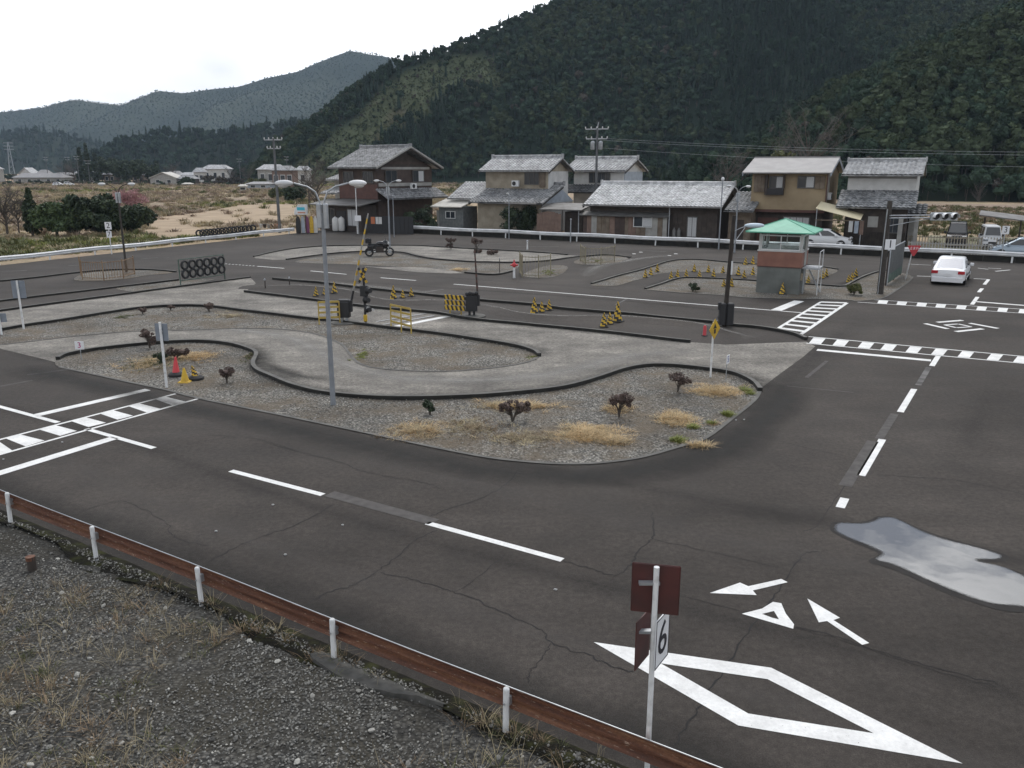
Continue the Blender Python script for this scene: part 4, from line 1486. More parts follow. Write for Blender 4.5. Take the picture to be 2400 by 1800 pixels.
for nm, x in (('gas_bottle', 9.05), ('gas_bottle', 9.5)):
    m_ = MB()
    m_.lathe([(0.17, 0), (0.18, 0.1), (0.18, 0.85), (0.1, 1.0), (0.06, 1.02), (0.06, 1.12)], 10)
    g = m_.build('gas_bottle', 'tin_grey', None, smooth=True)
    g.location = street(16.1 + x, 2.45)
    tag(g, ('left' if x < 9.2 else 'right') + ' grey gas bottle under downpipe of the long house', 'gas bottle', 'gas bottles by the long house')
# --- small dark annex roof right of it
h = thing('annex', 'low grey roofed shed squeezed between long house and tan house', 'shed', street(29.9, 3.4), ST_A)
walls(h, 0, 2.0, 0, 4.0, 0, 3.0, 'board_old')
lean_to(h, -0.3, 2.3, -0.9, 4.2, 2.75, 4.3, 'tile_grey', False)
m_ = MB(); m_.box(0.5, 1.4, -0.03, 0.0, 0.0, 1.95); m_.build('door', 'board_dark', h)

# --- two-storey stucco house with patchy tiles (left of centre)
h = thing('stucco_house', 'cream two storey house with mottled grey tiles and wide lower roof', 'house', street(2.3, 6.0), ST_A)
walls(h, 0.5, 7.9, 0.8, 5.9, 0, 6.2, 'stucco_cream', 7.3)
m_ = MB(); m_.box(7.905, 7.96, 0.82, 5.88, 3.2, 6.15); m_.build('end_cladding', 'plaster_white', h)
gable_roof(h, 0, 8.4, 0, 6.7, 6.2, 7.55, 'tile_pale')
window(h, 6.3, 4.85, 2.1, 1.2, off=0.8, curtain=0, bars=3)
m_ = MB(); m_.box(6.95, 7.6, 0.66, 0.79, 4.55, 6.05); m_.build('shutter_box', 'board_old', h)
aircon(h, 4.35, 0.3, 4.62)
r_ = gable_roof(h, 0.6, 9.1, -3.2, 6.0, 3.05, 4.75, 'tile_grey', back=False, yr=2.2)
walls(h, 1.2, 8.6, -2.3, 0.795, 0, 3.1, 'stucco_cream', name='ground_floor_wall')
m_ = MB(); m_.plate([(8.62, -2.6, 3.0), (8.62, 5.8, 3.0), (8.62, 2.0, 4.55)], (0.1, 0, 0)); m_.build('gable_panel', 'tin_blue', h)
m_ = MB(); m_.box(8.60, 8.74, -2.35, 5.5, 0.0, 2.99); m_.build('end_wall', 'plaster_grey', h)
lean_to(h, -3.0, 1.6, -1.6, 2.4, 3.3, 5.0, 'tile_pale', False)
lean_to(h, 5.0, 8.7, -3.9, -2.4, 3.05, 3.12, 'tin_grey')
window(h, 7.0, 0.6, 1.6, 1.5, off=-2.3, curtain=0)
m_ = MB(); m_.lathe([(0.16, 0), (0.15, 0.1), (0.03, 0.18)], 10); o = m_.build('roof_light', 'plaster_white', h); o.location = (4.2, -1.2, 3.85)
# tin hut with flat white awning at its left
h = thing('tin_hut', 'grey block hut with pale sheet awning left of the cream house', 'hut', street(-0.9, 3.1), ST_A)
walls(h, 0, 3.0, 0, 3.0, 0, 2.5, 'block_grey')
lean_to(h, -0.7, 3.1, -0.6, 2.6, 2.55, 3.25, 'tin_white')
window(h, 1.45, 1.35, 1.1, 0.65, off=0.0, frame='win_white', curtain=0)
m_ = MB(); m_.box(-0.62, -0.1, 0.5, 0.8, 0.2, 2.1); m_.build('meter_box', 'plaster_grey', h)
# board fence of the yard
h = thing('board_fence', 'arched pinkish brown board fence between the hedge and the long house', 'fence', street(s_of(1258, 2.0), 2.0), ST_A)
for i in range(8):
    hh = 2.05 + 0.28 * math.sin(math.pi * (i + 0.5) / 8) + 0.02 * (i % 2)
    m_ = MB(); m_.box(i * 0.33, i * 0.33 + 0.315, -0.02 - 0.012 * (i % 2), 0.02, 0, hh); m_.build('plank', 'board_pink', h)
m_ = MB(); m_.box(0.02, 2.6, 0.024, 0.07, 0.5, 0.6); m_.box(0.02, 2.6, 0.024, 0.07, 1.6, 1.7); m_.build('rail', 'board_old', h)
h = thing('lean_to_shed', 'dark open shed with sagging tin roof beside the arched board fence', 'shed', street(s_of(1316, 2.4), 2.4), ST_A)
walls(h, 0, 1.9, 0.8, 3.0, 0, 2.3, 'board_dark')
lean_to(h, -2.4, 2.2, -0.2, 3.2, 2.55, 3.05, 'tin_grey')
for x in (0.05, 1.8):
    m_ = MB(); m_.cyl((x, 0, 0), (x, 0, 2.55), 0.05, n=6); m_.build('post', 'galv' if x > 1 else 'board_dark', h)

# --- house behind, seen over the cream house
h = thing('rear_house', 'two storey house with pale tiles and white gable behind the cream house', 'house', street(9.2, 14.0), ST_A)
walls(h, 0.5, 6.4, 0.8, 7.0, 0, 6.2, 'plaster_white', 7.3)
gable_roof(h, -0.6, 6.9, 0, 7.8, 6.2, 7.5, 'tile_pale')
lean_to(h, -0.4, 7.2, -1.2, 0.8, 3.9, 4.7, 'tile_dark', False)
window(h, 3.6, 4.95, 2.4, 1.0, off=0.8, curtain=0, bars=4)
m_ = MB(); m_.box(6.42, 6.5, 0.9, 6.9, 3.0, 6.1); m_.build('end_cladding', 'tin_blue', h)
m_ = MB(); m_.box(1.9, 5.3, 0.2, 0.78, 6.02, 6.1); m_.build('window_hood', 'tin_grey', h)

# --- tan two-storey house
h = thing('tan_house', 'tan two storey house with plain grey slate roof and two dark windows', 'house', street(30.7, 4.0), ST_A)
W = 7.6
walls(h, 0.75, 7.15, 0.9, 9.3, 2.75, 6.1, 'stucco_tan', 7.2)
walls(h, 1.2, 7.0, 1.5, 9.2, 0, 2.749, 'board_dark', name='ground_floor_wall')
gable_roof(h, 0, W, 0, 10.2, 6.1, 7.45, 'slate', flat=True, verge='tin_blue', cap=False)
m_ = MB(); m_.box(0, W, 4.98, 5.22, 7.40, 7.52); m_.build('ridge_cap', 'slate', h)
window(h, 2.9, 4.75, 1.15, 1.0, off=0.9)
m_ = MB(); m_.box(2.2, 3.62, 0.45, 0.89, 4.15, 4.72); m_.build('balcony_box', 'black', h)
m_ = MB(); m_.box(1.98, 2.19, 0.5, 0.89, 4.15, 5.9); m_.build('balcony_side', 'board_dark', h)
m_ = MB(); m_.box(3.55, 3.66, 0.5, 0.89, 4.73, 5.9); m_.build('balcony_side', 'board_dark', h)
for i in range(3):
    m_ = MB(); m_.box(0.98 + i * 0.32, 1.28 + i * 0.32, 0.70, 0.88, 4.4, 5.85); m_.build('shutter_panel', 'board_old', h)
window(h, 5.45, 4.8, 1.35, 0.95, off=0.9)
for i in range(2):
    m_ = MB(); m_.box(6.22 + i * 0.42, 6.62 + i * 0.42, 0.74, 0.88, 4.72, 5.8); m_.build('shutter_panel', 'board_old', h)
m_ = MB(); m_.tube([(7.22, 0.82, 6.0), (7.22, 0.82, 2.9)], 0.05, 6); m_.build('downpipe', 'siding_red', h)
for k in range(3):
    m_ = MB(); m_.tube([(7.19, 1.6 + k * 0.5, 6.0), (7.19, 1.6 + k * 0.5, 3.6 + k * 0.3)], 0.035, 6); m_.build('vent_pipe', 'plaster_grey', h)
aircon(h, 7.35, 2.4, 3.75, math.pi / 2)
m_ = MB(); m_.box(0.7, 7.2, 0.86, 0.899, 2.62, 2.86); m_.build('fascia', 'siding_red', h)
window(h, 4.8, 0.7, 2.2, 1.5, off=1.5, curtain=2, bars=3)
m_ = MB(); m_.box(1.4, 3.2, 1.46, 1.499, 0, 2.1); m_.build('door', 'siding_red', h)
# sloping cream awning at its right side
h2 = thing('awning', 'cream corrugated awning sloping from the tan house over the parked hatchback', 'awning', street(37.6, 1.5), ST_A)
m_ = MB()
for i in range(7):
    y = i * 0.42
    za, zb = 0.16 * y, 0.16 * (y + 0.4)
    m_.add([(0, y, 3.15 + za), (0, y + 0.4, 3.15 + zb), (3.6, y + 0.4, 2.28 + zb), (3.6, y, 2.28 + za), (0, y, 3.19 + za), (0, y + 0.4, 3.19 + zb), (3.6, y + 0.4, 2.32 + zb), (3.6, y, 2.32 + za)], [(0, 1, 2, 3), (7, 6, 5, 4), (0, 3, 7, 4), (1, 5, 6, 2), (3, 2, 6, 7), (0, 4, 5, 1)])
m_.build('roof_sheet', 'cream_sheet', h2)
for x, y, z in ((3.7, 0.1, 2.3), (3.7, 2.7, 2.3), (0.1, 0.1, 3.1)):
    m_ = MB(); m_.cyl((x, y, 0), (x, y, z), 0.04, n=6); m_.build('post', 'galv', h2)
m_ = MB(); m_.box(0, 3.9, 0.0, 0.06, 2.18, 2.26); m_.build('beam', 'board_old', h2)
# washing under it
for i, (c_, x) in enumerate((('plaster_white', 2.9), ('tin_blue', 3.35), ('board_pink', 3.75))):
    m_ = MB()
    mm = []
    for k in range(6):
        for z in (2.2, 1.3 - 0.1 * i):
            mm.append((x - 0.16 + k * 0.064, -0.05 + 0.03 * math.sin(k * 2.1), z))
    m_.add(mm, [(2 * k, 2 * k + 1, 2 * k + 3, 2 * k + 2) for k in range(5)])
    o = m_.build('washing', c_)
    o.location = h2.location; o.rotation_euler = h2.rotation_euler
    tag(o, ('white', 'pale blue', 'pinkish')[i] + ' laundry hanging under the cream awning', 'laundry', 'laundry under the awning')

# --- white banded house at the right
h = thing('plaster_house', 'two storey house with white plaster band and dark board ground floor', 'house', street(39.0, 5.0), ST_A)
walls(h, 0.55, 5.9, 0.9, 8.0, 0, 5.9, 'board_dark', 7.0)
gable_roof(h, 0, 6.4, 0, 9.0, 5.9, 7.02, 'tile_pale')
m_ = MB(); m_.box(0.5, 5.95, 0.84, 0.899, 4.62, 5.62); m_.build('plaster_panel', 'plaster_white', h)
m_ = MB(); m_.box(0.5, 5.95, 0.85, 0.899, 5.66, 5.88); m_.build('plaster_panel', 'plaster_grey', h)
m_ = MB(); m_.box(5.905, 5.95, 0.95, 8.0, 4.5, 5.85); m_.build('plaster_panel', 'plaster_white', h)
lean_to(h, 0.0, 6.2, -2.0, 0.9, 3.25, 4.6, 'tile_grey', False)
lean_to(h, 5.3, 7.0, -0.6, 1.2, 2.75, 3.5, 'tile_dark', False)
walls(h, 0.9, 5.6, -1.2, 0.895, 0, 3.3, 'board_dark', name='ground_floor_wall')
for i in range(10):
    m_ = MB(); m_.box(1.2 + i * 0.44, 1.62 + i * 0.44, -1.24 - 0.008 * (i % 2), -1.202, 0.0, 1.2); m_.build('plank', 'wood_dark', h)
m_ = MB(); m_.box(2.6, 3.4, -1.26, -1.202, 1.6, 2.5); m_.build('notice', 'plaster_grey', h)
window(h, 4.6, 1.2, 1.2, 1.2, off=-1.2, curtain=0)
m_ = MB(); m_.box(5.0, 5.35, -1.5, -1.3, 0.0, 2.5); m_.box(6.2, 6.5, -0.5, -0.3, 0.0, 2.75); m_.build('post', 'plaster_grey', h)
m_ = MB(); m_.box(5.7, 6.4, 0.8, 0.9, 0.2, 2.3); m_.build('side_door', 'plaster_grey', h)

# --- brown two-storey house on the corner
h = thing('corner_house', 'dark brown two storey house with big tiled gable on the street corner', 'house', (-14.1, 90.0, 0), R(-37))
walls(h, -6.0, 0, 0, 8.4, 0, 6.6, 'siding_brown')
m_ = MB(); m_.plate([(-0.1, 0.0, 6.598), (-0.1, 8.4, 6.598), (-0.1, 4.2, 8.2)], (0.1, 0, 0)); m_.build('gable_wall', 'board_dark', h)
gable_roof(h, -6.8, 0.85, -0.9, 9.3, 6.5, 8.65, 'tile_grey')
m_ = MB(); m_.plate([(0.86, -0.95, 6.42), (0.86, 4.2, 8.6), (0.86, 4.2, 8.78), (0.86, -0.95, 6.6)], (0.12, 0, 0)); m_.plate([(0.86, 9.35, 6.42), (0.86, 4.2, 8.6), (0.86, 4.2, 8.78), (0.86, 9.35, 6.6)], (0.12, 0, 0)); m_.build('bargeboard', 'plaster_grey', h)
m_ = MB(); m_.box(0.003, 0.06, 0.5, 8.0, 6.35, 6.6); m_.build('gable_beam', 'plaster_grey', h)
m_ = MB(); m_.box(0.003, 0.05, 1.2, 7.2, 6.9, 7.15); m_.build('gable_panel', 'siding_brown', h)
m_ = MB(); m_.box(-5.95, -0.05, -0.05, -0.003, 3.3, 4.8); m_.build('cladding_panel', 'siding_red', h)
m_ = MB(); m_.box(0.003, 0.06, 0.1, 8.3, 4.6, 4.95); m_.build('sill_band', 'plaster_grey', h)
window(h, -1.4, 5.0, 1.5, 1.1, off=0.0, curtain=0, bars=3)
window(h, -4.4, 5.0, 1.5, 1.1, off=0.0, curtain=0, bars=2)
window(h, 1.9, 5.05, 1.6, 1.15, 'r', 0.06, curtain=0)
window(h, 6.1, 5.05, 1.7, 1.15, 'r', 0.06)
o = lean_to(h, 0, 9.4, 0, 1.9, 3.35, 4.35, 'tile_grey', False)
o.location = (1.9, -0.3, 0); o.rotation_euler = (0, 0, math.pi / 2)
aircon(h, 0.75, 4.6, 4.3, math.pi / 2)
lean_to(h, -7.5, 0.4, -3.2, 0.0, 2.75, 3.25, 'tin_grey')
walls(h, -6.8, -0.3, -2.3, -0.06, 0, 2.7, 'board_dark', name='shop_front')
window(h, -5.2, 0.6, 1.8, 1.7, off=-2.3, curtain=0, bars=2)
window(h, -1.6, 0.6, 1.3, 1.7, off=-2.3, curtain=2)
m_ = MB(); m_.box(-4.0, -2.6, -2.36, -2.302, 0.0, 2.1); m_.build('door', 'black', h)
lean_to(h, -9.5, -6.1, 1.0, 5.0, 5.2, 6.3, 'tile_pale', False)
walls(h, -9.0, -6.05, 2.0, 6.0, 0, 5.4, 'plaster_grey', name='rear_wing_wall')
lean_to(h, -8.6, -6.0, -0.6, 1.9, 3.8, 4.5, 'tile_pale', False)
# dark yard fence in front of its gable
h = thing('yard_fence', 'black board yard fence below the corner house gable', 'fence', (-15.1, 87.2, 0), R(-20))
for i in range(11):
    m_ = MB(); m_.box(i * 0.5, i * 0.5 + 0.48, -0.02 - 0.01 * (i % 2), 0.02, 0, 1.75); m_.build('plank', 'black', h)
for i, (c_, x) in enumerate((('orange_panel', 0.7), ('plaster_white', 1.25), ('plaster_white', 1.62))):
    mat('orange_panel', (0.45, 0.15, 0.07), 0.7)
    m_ = MB(); m_.box(x, x + (0.45 if i == 0 else 0.33), -0.07, -0.035, 0.95, 1.65)
    o = m_.build('notice_board', c_)
    o.location = h.location; o.rotation_euler = h.rotation_euler
    tag(o, ('orange notice panel', 'white notice panel next to the orange one', 'white notice panel furthest from the orange one')[i] + ' on the black yard fence', 'notice', 'notices on the yard fence')

# --- village across the fields
def village_house(label, pxl, pxr, yb, ye, yr, wallm, roofm, rz=0.0, gable_front=False, Y=None, nwin=3):
    b = G((pxl + pxr) / 2, yb) if Y is None else Vector(((((pxl + pxr) / 2) - 1200) / FPX * Y, Y, 0))
    Y = b.y
    w = (pxr - pxl) / FPX * Y
    ze, zr = zat(0, Y, ye), zat(0, Y, yr)
    d = min(w, 9.0)
    h = thing('village_house', label, 'house', (b.x, Y, 0), rz, 'houses across the fields')
    if gable_front:
        m_ = MB(); m_.box(-w / 2 + .4, w / 2 - .4, 0, d, 0, ze); m_.plate([(-w / 2 + .4, 0, ze - .01), (w / 2 - .4, 0, ze - .01), (0, 0, zr - .2)], (0, .2, 0)); m_.build('wall', wallm, h)
        m_ = MB()
        m_.plate([(-w / 2, -.6, ze - .2), (0, -.6, zr), (0, -.6, zr + .25), (-w / 2, -.6, ze + .05)], (0, d + 1, 0))
        m_.plate([(w / 2, -.6, ze - .2), (0, -.6, zr), (0, -.6, zr + .25), (w / 2, -.6, ze + .05)], (0, d + 1, 0))
        m_.build('roof', roofm, h)
    else:
        m_ = MB(); m_.box(-w / 2 + .4, w / 2 - .4, 0.8, d - .8, 0, ze); m_.build('wall', wallm, h)
        m_ = MB()
        hip = min(w * 0.2, 3.0)
        m_.add([(-w / 2, 0, ze), (w / 2, 0, ze), (w / 2, d, ze), (-w / 2, d, ze), (-w / 2 + hip, d / 2, zr), (w / 2 - hip, d / 2, zr), (-w / 2, 0, ze - .15), (w / 2, 0, ze - .15), (w / 2, d, ze - .15), (-w / 2, d, ze - .15)],
               [(0, 1, 5, 4), (1, 2, 5), (2, 3, 4, 5), (3, 0, 4), (6, 7, 1, 0), (7, 8, 2, 1), (8, 9, 3, 2), (9, 6, 0, 3), (9, 8, 7, 6)])
        m_.build('roof', roofm, h)
    yy = 0.0 if gable_front else 0.8
    for i in range(nwin):
        x = -w / 2 + w * (i + 0.75) / (nwin + 0.5)
        m_ = MB(); m_.box(x - .8, x + .8, yy - .06, yy - .003, ze * .30, ze * .75)
        o = m_.build('window', 'win_white', h)
        g_ = MB(); g_.box(x - .7, x + .7, yy - .09, yy - .062, ze * .33, ze * .72); g_.build('pane', 'glass', o)
    return h
rvh = random.Random(31)
ORDV = ['first', 'second', 'third', 'fourth', 'fifth', 'sixth', 'seventh', 'eighth', 'ninth', 'tenth', 'eleventh', 'twelfth']
for i, px in enumerate((118, 205, 268, 300, 332, 410, 440, 545, 575, 600, 690, 755)):
    Yd = rvh.uniform(400, 440)
    w_ = rvh.uniform(24, 44)
    e_ = rvh.uniform(404, 410)
    village_house('%s from the left among small grey roofed houses in the rear village row' % ORDV[i], px, px + w_, 420, e_, e_ - rvh.uniform(6, 10), rvh.choice(['plaster_grey', 'board_old', 'plaster_white', 'board_pink']), rvh.choice(['slate', 'tile_grey', 'tile_pale']), Y=Yd, nwin=2)
village_house('long grey roofed hall at the left edge of the far field', 30, 150, 431, 416, 406, 'plaster_grey', 'slate', nwin=5)
village_house('white gabled roof rising behind the long far hall', 78, 110, 420, 407, 394, 'plaster_white', 'tile_pale', gable_front=True, Y=410, nwin=1)
village_house('pale roofed building cut by the left picture edge', -20, 25, 414, 396, 386, 'plaster_grey', 'tile_pale', Y=430, nwin=2)
village_house('low grey roofed barn right of the long far hall', 150, 193, 420, 409, 404, 'board_old', 'slate', Y=420, nwin=1)
village_house('small gabled house with white verges in mid village', 352, 416, 434, 417, 405, 'plaster_grey', 'tin_white', gable_front=True, nwin=2)
village_house('dark low house beside the small white carport', 433, 476, 432, 419, 411, 'board_dark', 'tile_grey', Y=350)
village_house('white roofed cottage behind the dark low house', 473, 500, 424, 403, 393, 'plaster_white', 'tile_pale', Y=385, nwin=2)
village_house('large pale roofed farmhouse furthest back in the village', 492, 556, 420, 396, 386, 'plaster_white', 'tile_pale', Y=420)
village_house('broad two storey house with hipped roof left of the grey pole', 618, 680, 430, 397, 385, 'plaster_grey', 'tile_pale', Y=330)
village_house('pinkish walled house right of the grey utility pole', 650, 704, 436, 399, 388, 'board_pink', 'tile_grey', Y=290)
village_house('white roofed outbuilding left of the corner house', 706, 740, 432, 399, 389, 'plaster_white', 'tile_pale', Y=310, nwin=1)
village_house('low open blue and white shed below the hipped house', 590, 648, 441, 431, 426, 'tin_blue', 'slate', Y=280, nwin=2)
village_house('tiny white shed at the field edge', 574, 593, 447, 436, 432, 'plaster_white', 'tin_white', Y=250, nwin=1)
village_house('little white carport in front of the dark low house', 446, 468, 437, 431, 428, 'tin_grey', 'tin_white', Y=330, nwin=1)
# ================================================================== COURSE FURNITURE
E1 = R(-32.0)          # direction of the front road
E2 = R(57.8)           # direction of the right-hand road
WB = [(0.0, 0.0), (0.02, 0.035), (0.085, 0.075), (0.085, 0.125), (0.012, 0.165), (0.012, 0.195), (0.085, 0.235), (0.085, 0.285), (0.02, 0.325), (0.0, 0.36)]
def w_beam(m_, pts, z0, side, k=1.0, th=0.012):
    """W-profile beam along ground points; side +1 bulges to the left of travel"""
    rings = []
    for i, p in enumerate(pts):
        d = (pts[min(i + 1, len(pts) - 1)] - pts[max(i - 1, 0)]).normalized()
        nn = Vector((-d.y, d.x, 0)) * side
        loop = [p + nn * (a * k) + Vector((0, 0, z0 + b * k)) for a, b in WB]
        loop += [p + nn * (a * k - th) + Vector((0, 0, z0 + b * k)) for a, b in reversed(WB)]
        rings.append(loop)
    m_.loft(rings)
# near rusty rail
h = thing('guard_rail', 'rusty brown guard rail on white posts in the foreground', 'guard rail', NR_O, NR_A)
m_ = MB()
pts = [Vector((-24 + i * 0.9, 0.085 + 0.012 * math.sin(i * 0.7), 0.0)) for i in range(38)]
w_beam(m_, pts, 0.345, 1, 0.74)
m_.build('beam', 'rust', h, smooth=True)
m_ = MB()
m_.tube([p + Vector((0, 0.0, 0.615)) for p in pts], 0.008, 4)
m_.build('bright_lip', 'galv', h)
for k in range(9):
    x = 2.73 - 2.73 * k
    m_ = MB()
    m_.cyl((0, 0, -0.1), (0.0, 0, 0.64), 0.037, n=12)
    m_.lathe([(0.037, 0.0), (0.036, 0.016), (0.025, 0.028), (0.0, 0.033)], 12, (0, 0, 0.64))
    o = m_.build('post', 'post_white', h, smooth=True)
    o.location = (x, 0.0, 0.0)
    o.rotation_euler = (0.02 * math.sin(k * 2.2), 0.03 * math.sin(k * 1.7), 0)
    b_ = MB(); b_.box(-0.03, 0.03, 0.03, 0.08, 0.42, 0.53); b_.cyl((0, 0.02, 0.47), (0, -0.05, 0.47), 0.012, n=6); b_.build('bracket', 'galv', o)
# rusty cut-off stub on the bank
p = G(78, 1352)
h = thing('post_stub', 'dark rusty stub post standing alone on the gravel bank', 'post', p, 0.3)
m_ = MB(); m_.cyl((0, 0, -0.1), (0.01, 0, 0.36), 0.07, 0.068, 10); m_.build('tube', 'board_dark', h, smooth=True)
m_ = MB(); m_.lathe([(0.073, 0.30), (0.074, 0.36), (0.05, 0.365)], 10); m_.build('rusty_top', 'rust', h, smooth=True)

# far white rails
def far_rail(label, a_, b_, spacing, ztop, side, slope_end=0, kk=0.9):
    h = thing('guard_rail', label, 'guard rail', a_, math.atan2((b_ - a_).y, (b_ - a_).x), 'white guard rails round the course')
    L_ = (b_ - a_).length
    m_ = MB()
    n = int(L_ / 2) + 1
    pts = [Vector((L_ * i / n, 0.0, 0.03 * math.sin(i * 1.3))) for i in range(n + 1)]
    w_beam(m_, pts, ztop - 0.36 * kk, side, kk, 0.02)
    m_.build('beam', 'white_metal', h, smooth=True)
    i = 0
    x = 0.6
    while x < L_:
        q = MB(); q.cyl((0, 0, -0.05), (0, 0, ztop - 0.02), 0.06, n=8)
        o = q.build('post', 'post_white', h, smooth=True)
        o.location = (x, -0.07 * side, 0)
        o.rotation_euler = (0, 0.05 * math.sin(i * 2.9), 0)
        x += spacing
        i += 1
    return h
RRA, RRB = Vector((-10.9, 86.72, 0)), Vector((50.4, 49.35, 0))
far_rail('long white guard rail between the course and the row of houses', RRA, RRB, 3.8, 0.80, -1)
RRD = (RRB - RRA).normalized()
RRN = Vector((-RRD.y, RRD.x, 0))
h = thing('low_wall', 'low black band running behind the long white guard rail', 'wall', RRA + RRN * 0.42, math.atan2(RRD.y, RRD.x))  # band of near-black blocks below the rail beam
L_ = (RRB - RRA).length
for k in range(int(L_ / 2.0)):
    q = MB(); q.box(k * 2.0 + 0.006, k * 2.0 + 1.994, -0.09, 0.09, -0.02, 0.43 + 0.012 * math.sin(k * 1.7)); q.build('band_block', 'kerb_face', h)  # near-black blocks filling the band below the rail beam
def rr_x(px):
    u = (px - 1200) / FPX
    o_ = RRA + RRN * 0.75
    return (u * (o_.y * CP + (CAM_H - 0.8) * SP) - o_.x) / (RRD.x - u * CP * RRD.y)
x0_, x1_ = rr_x(2128), rr_x(2335)
h = thing('picket_fence', 'white picket fence showing just above the guard rail at right', 'fence', RRA + RRN * 0.75 + RRD * x0_, math.atan2(RRD.y, RRD.x))
q = MB()
for k in range(int((x1_ - x0_) / 0.2)):
    q.box(k * 0.2, k * 0.2 + 0.07, -0.015, 0.015, 0.05, 1.2)
o = q.build('pickets', 'plaster_grey', h); o['kind'] = 'stuff'
for z in (0.5, 1.05):
    q = MB(); q.box(0, x1_ - x0_, 0.017, 0.05, z, z + 0.06); q.build('rail', 'plaster_grey', h)
far_rail('white guard rail between the course and the dry field', LR0 - LRD * 24, LR1, 3.9, 0.62, -1)

# ---- sign boards with numbers
mat('sign_white', (0.74, 0.75, 0.77), 0.5)
mat('sign_back', (0.048, 0.018, 0.016), 0.6, col2=(0.085, 0.022, 0.02), scale=2.5)
mat('ink', (0.012, 0.012, 0.02), 0.6)
mat('magenta', (0.42, 0.03, 0.16), 0.6)
mat('ink_blue', (0.07, 0.06, 0.25), 0.6)
mat('panel_bluegrey', (0.22, 0.25, 0.29), 0.5, col2=(0.17, 0.195, 0.23), scale=3)
P6 = Vector((1.46, 7.68, 0))
h = thing('number_sign', 'white number 6 plate with dark red sign backs on a white pole', 'sign', P6, 0)
ztop = zat(P6.x, P6.y, 1329)
m_ = MB(); m_.cyl((0, 0, -0.1), (0, 0, ztop), 0.029, n=14); m_.build('pole', 'post_white', h, smooth=True)
m_ = MB(); m_.bbox(-0.24, 0.25, 0.0, 0.018, 0, 0.55, 0.012); o = m_.build('sign_back', 'sign_back', h); o.location = (0.0, 0.04, ztop - 0.54); o.rotation_euler = (0, 0, R(-12))
for i, (dx, dy, mt) in enumerate((((-0.19), -0.06, 'sign_back'), (0.012, -0.055, 'sign_white'))):
    m_ = MB(); m_.box(0.0, 0.36, -0.006, 0.006, 0.0, 0.56)
    o = m_.build('number_plate', mt, h)
    o.location = (dx, dy, ztop - 1.15)
    o.rotation_euler = (0, 0, E2)
    if i == 1:
        b_ = MB()
        for q in ((0, 0.36, 0, 0.012), (0, 0.36, 0.548, 0.56)):
            b_.box(q[0], q[1], -0.0095, -0.0065, q[2], q[3])
        b_.box(0, 0.012, -0.0095, -0.0065, 0.012, 0.548); b_.box(0.348, 0.36, -0.0095, -0.0065, 0.012, 0.548)
        b_.build('border', 'ink', o)
        text('6', 0.54, 'digit', 'ink', o, (0.18, -0.010, 0.28), (math.pi / 2, 0, 0), 0.002)
for z in (ztop - 0.2, ztop - 0.75):
    m_ = MB(); m_.box(-0.17, 0.04, -0.012, 0.045, z, z + 0.03); m_.build('clamp', 'galv', h)

def number_sign(label, base, plates, ytop, matp='post_white', r=0.03, rz=0.0, postcol=None):
    """plates: list of (text, colour, z centre, width, height)"""
    h = thing('number_sign', label, 'sign', base, rz)
    zt = ytop
    m_ = MB(); m_.cyl((0, 0, -0.05), (0, 0, zt), r, n=8); m_.build('pole', matp, h, smooth=True)
    for tx, c_, z, w, hh in plates:
        m_ = MB(); m_.box(-w / 2, w / 2, -r - 0.02, -r - 0.004, z - hh / 2, z + hh / 2)
        o = m_.build('number_plate', 'sign_white', h)
        if tx:
            text(tx, hh * 1.0, 'digit', c_, o, (0, -r - 0.022, z), (math.pi / 2, 0, 0), 0.003)
    return h
b = G(191.5, 844)
number_sign('small white plate with magenta number 3 on the curve island', b, [('3', 'magenta', zat(b.x, b.y, 809), 0.30, 0.28)], zat(b.x, b.y, 801), 'galv', 0.014)
b = G(262, 596)
number_sign('white plates with numbers 2 and 7 stacked on a pole by the field rail', b, [('2', 'ink', zat(b.x, b.y, 529), 0.5, 0.56), ('7', 'ink', zat(b.x, b.y, 549), 0.4, 0.5)], zat(b.x, b.y, 521), 'post_white', 0.04)
b = G(1701, 892)
number_sign('narrow white number plate turned edgeways beside the yellow diamond sign', b, [('5', 'ink_blue', zat(b.x, b.y, 842), 0.26, 0.27)], zat(b.x, b.y, 832), 'galv', 0.014, rz=R(58))
sv = s_of(2346, -4.4)
b = street(sv, -4.4)
number_sign('white number 3 plate above the guard rail at the right edge', b, [('3', 'ink', zat(b.x, b.y, 539), 0.52, 0.58)], zat(b.x, b.y, 530), 'galv', 0.035)

def pole_with_back(label, bx, by, yt, w, hgt, dz, rz, mt='panel_bluegrey', off=0.0):
    b = G(bx, by)
    zt = zat(b.x, b.y, yt)
    h = thing('sign_post', label, 'sign', b, 0)
    m_ = MB(); m_.cyl((0, 0, -0.05), (0, 0, zt), 0.04, n=10); m_.build('pole', 'post_white', h, smooth=True)
    m_ = MB(); m_.bbox(-w / 2, w / 2, 0.0, 0.015, 0, hgt, 0.012); o = m_.build('sign_back', mt, h); o.location = (off, 0.045, zt - dz - hgt); o.rotation_euler = (0, 0, rz)
    m_ = MB(); m_.box(-0.05, 0.05, 0.0, 0.05, zt - dz - hgt * 0.5, zt - dz - hgt * 0.5 + 0.05); m_.build('clamp', 'galv', h)
    return h
pole_with_back('white pole carrying a grey sign back at the front crosswalk', 391, 909, 755, 0.40, 0.52, 0.05, R(-8))
pole_with_back('white pole with grey sign back at the far left of the curve', 56, 772, 658, 0.52, 0.72, 0.0, R(8))
pole_with_back('white sign pole cut off by the left picture edge', 4, 785, 735, 0.5, 0.35, 0.0, R(5))

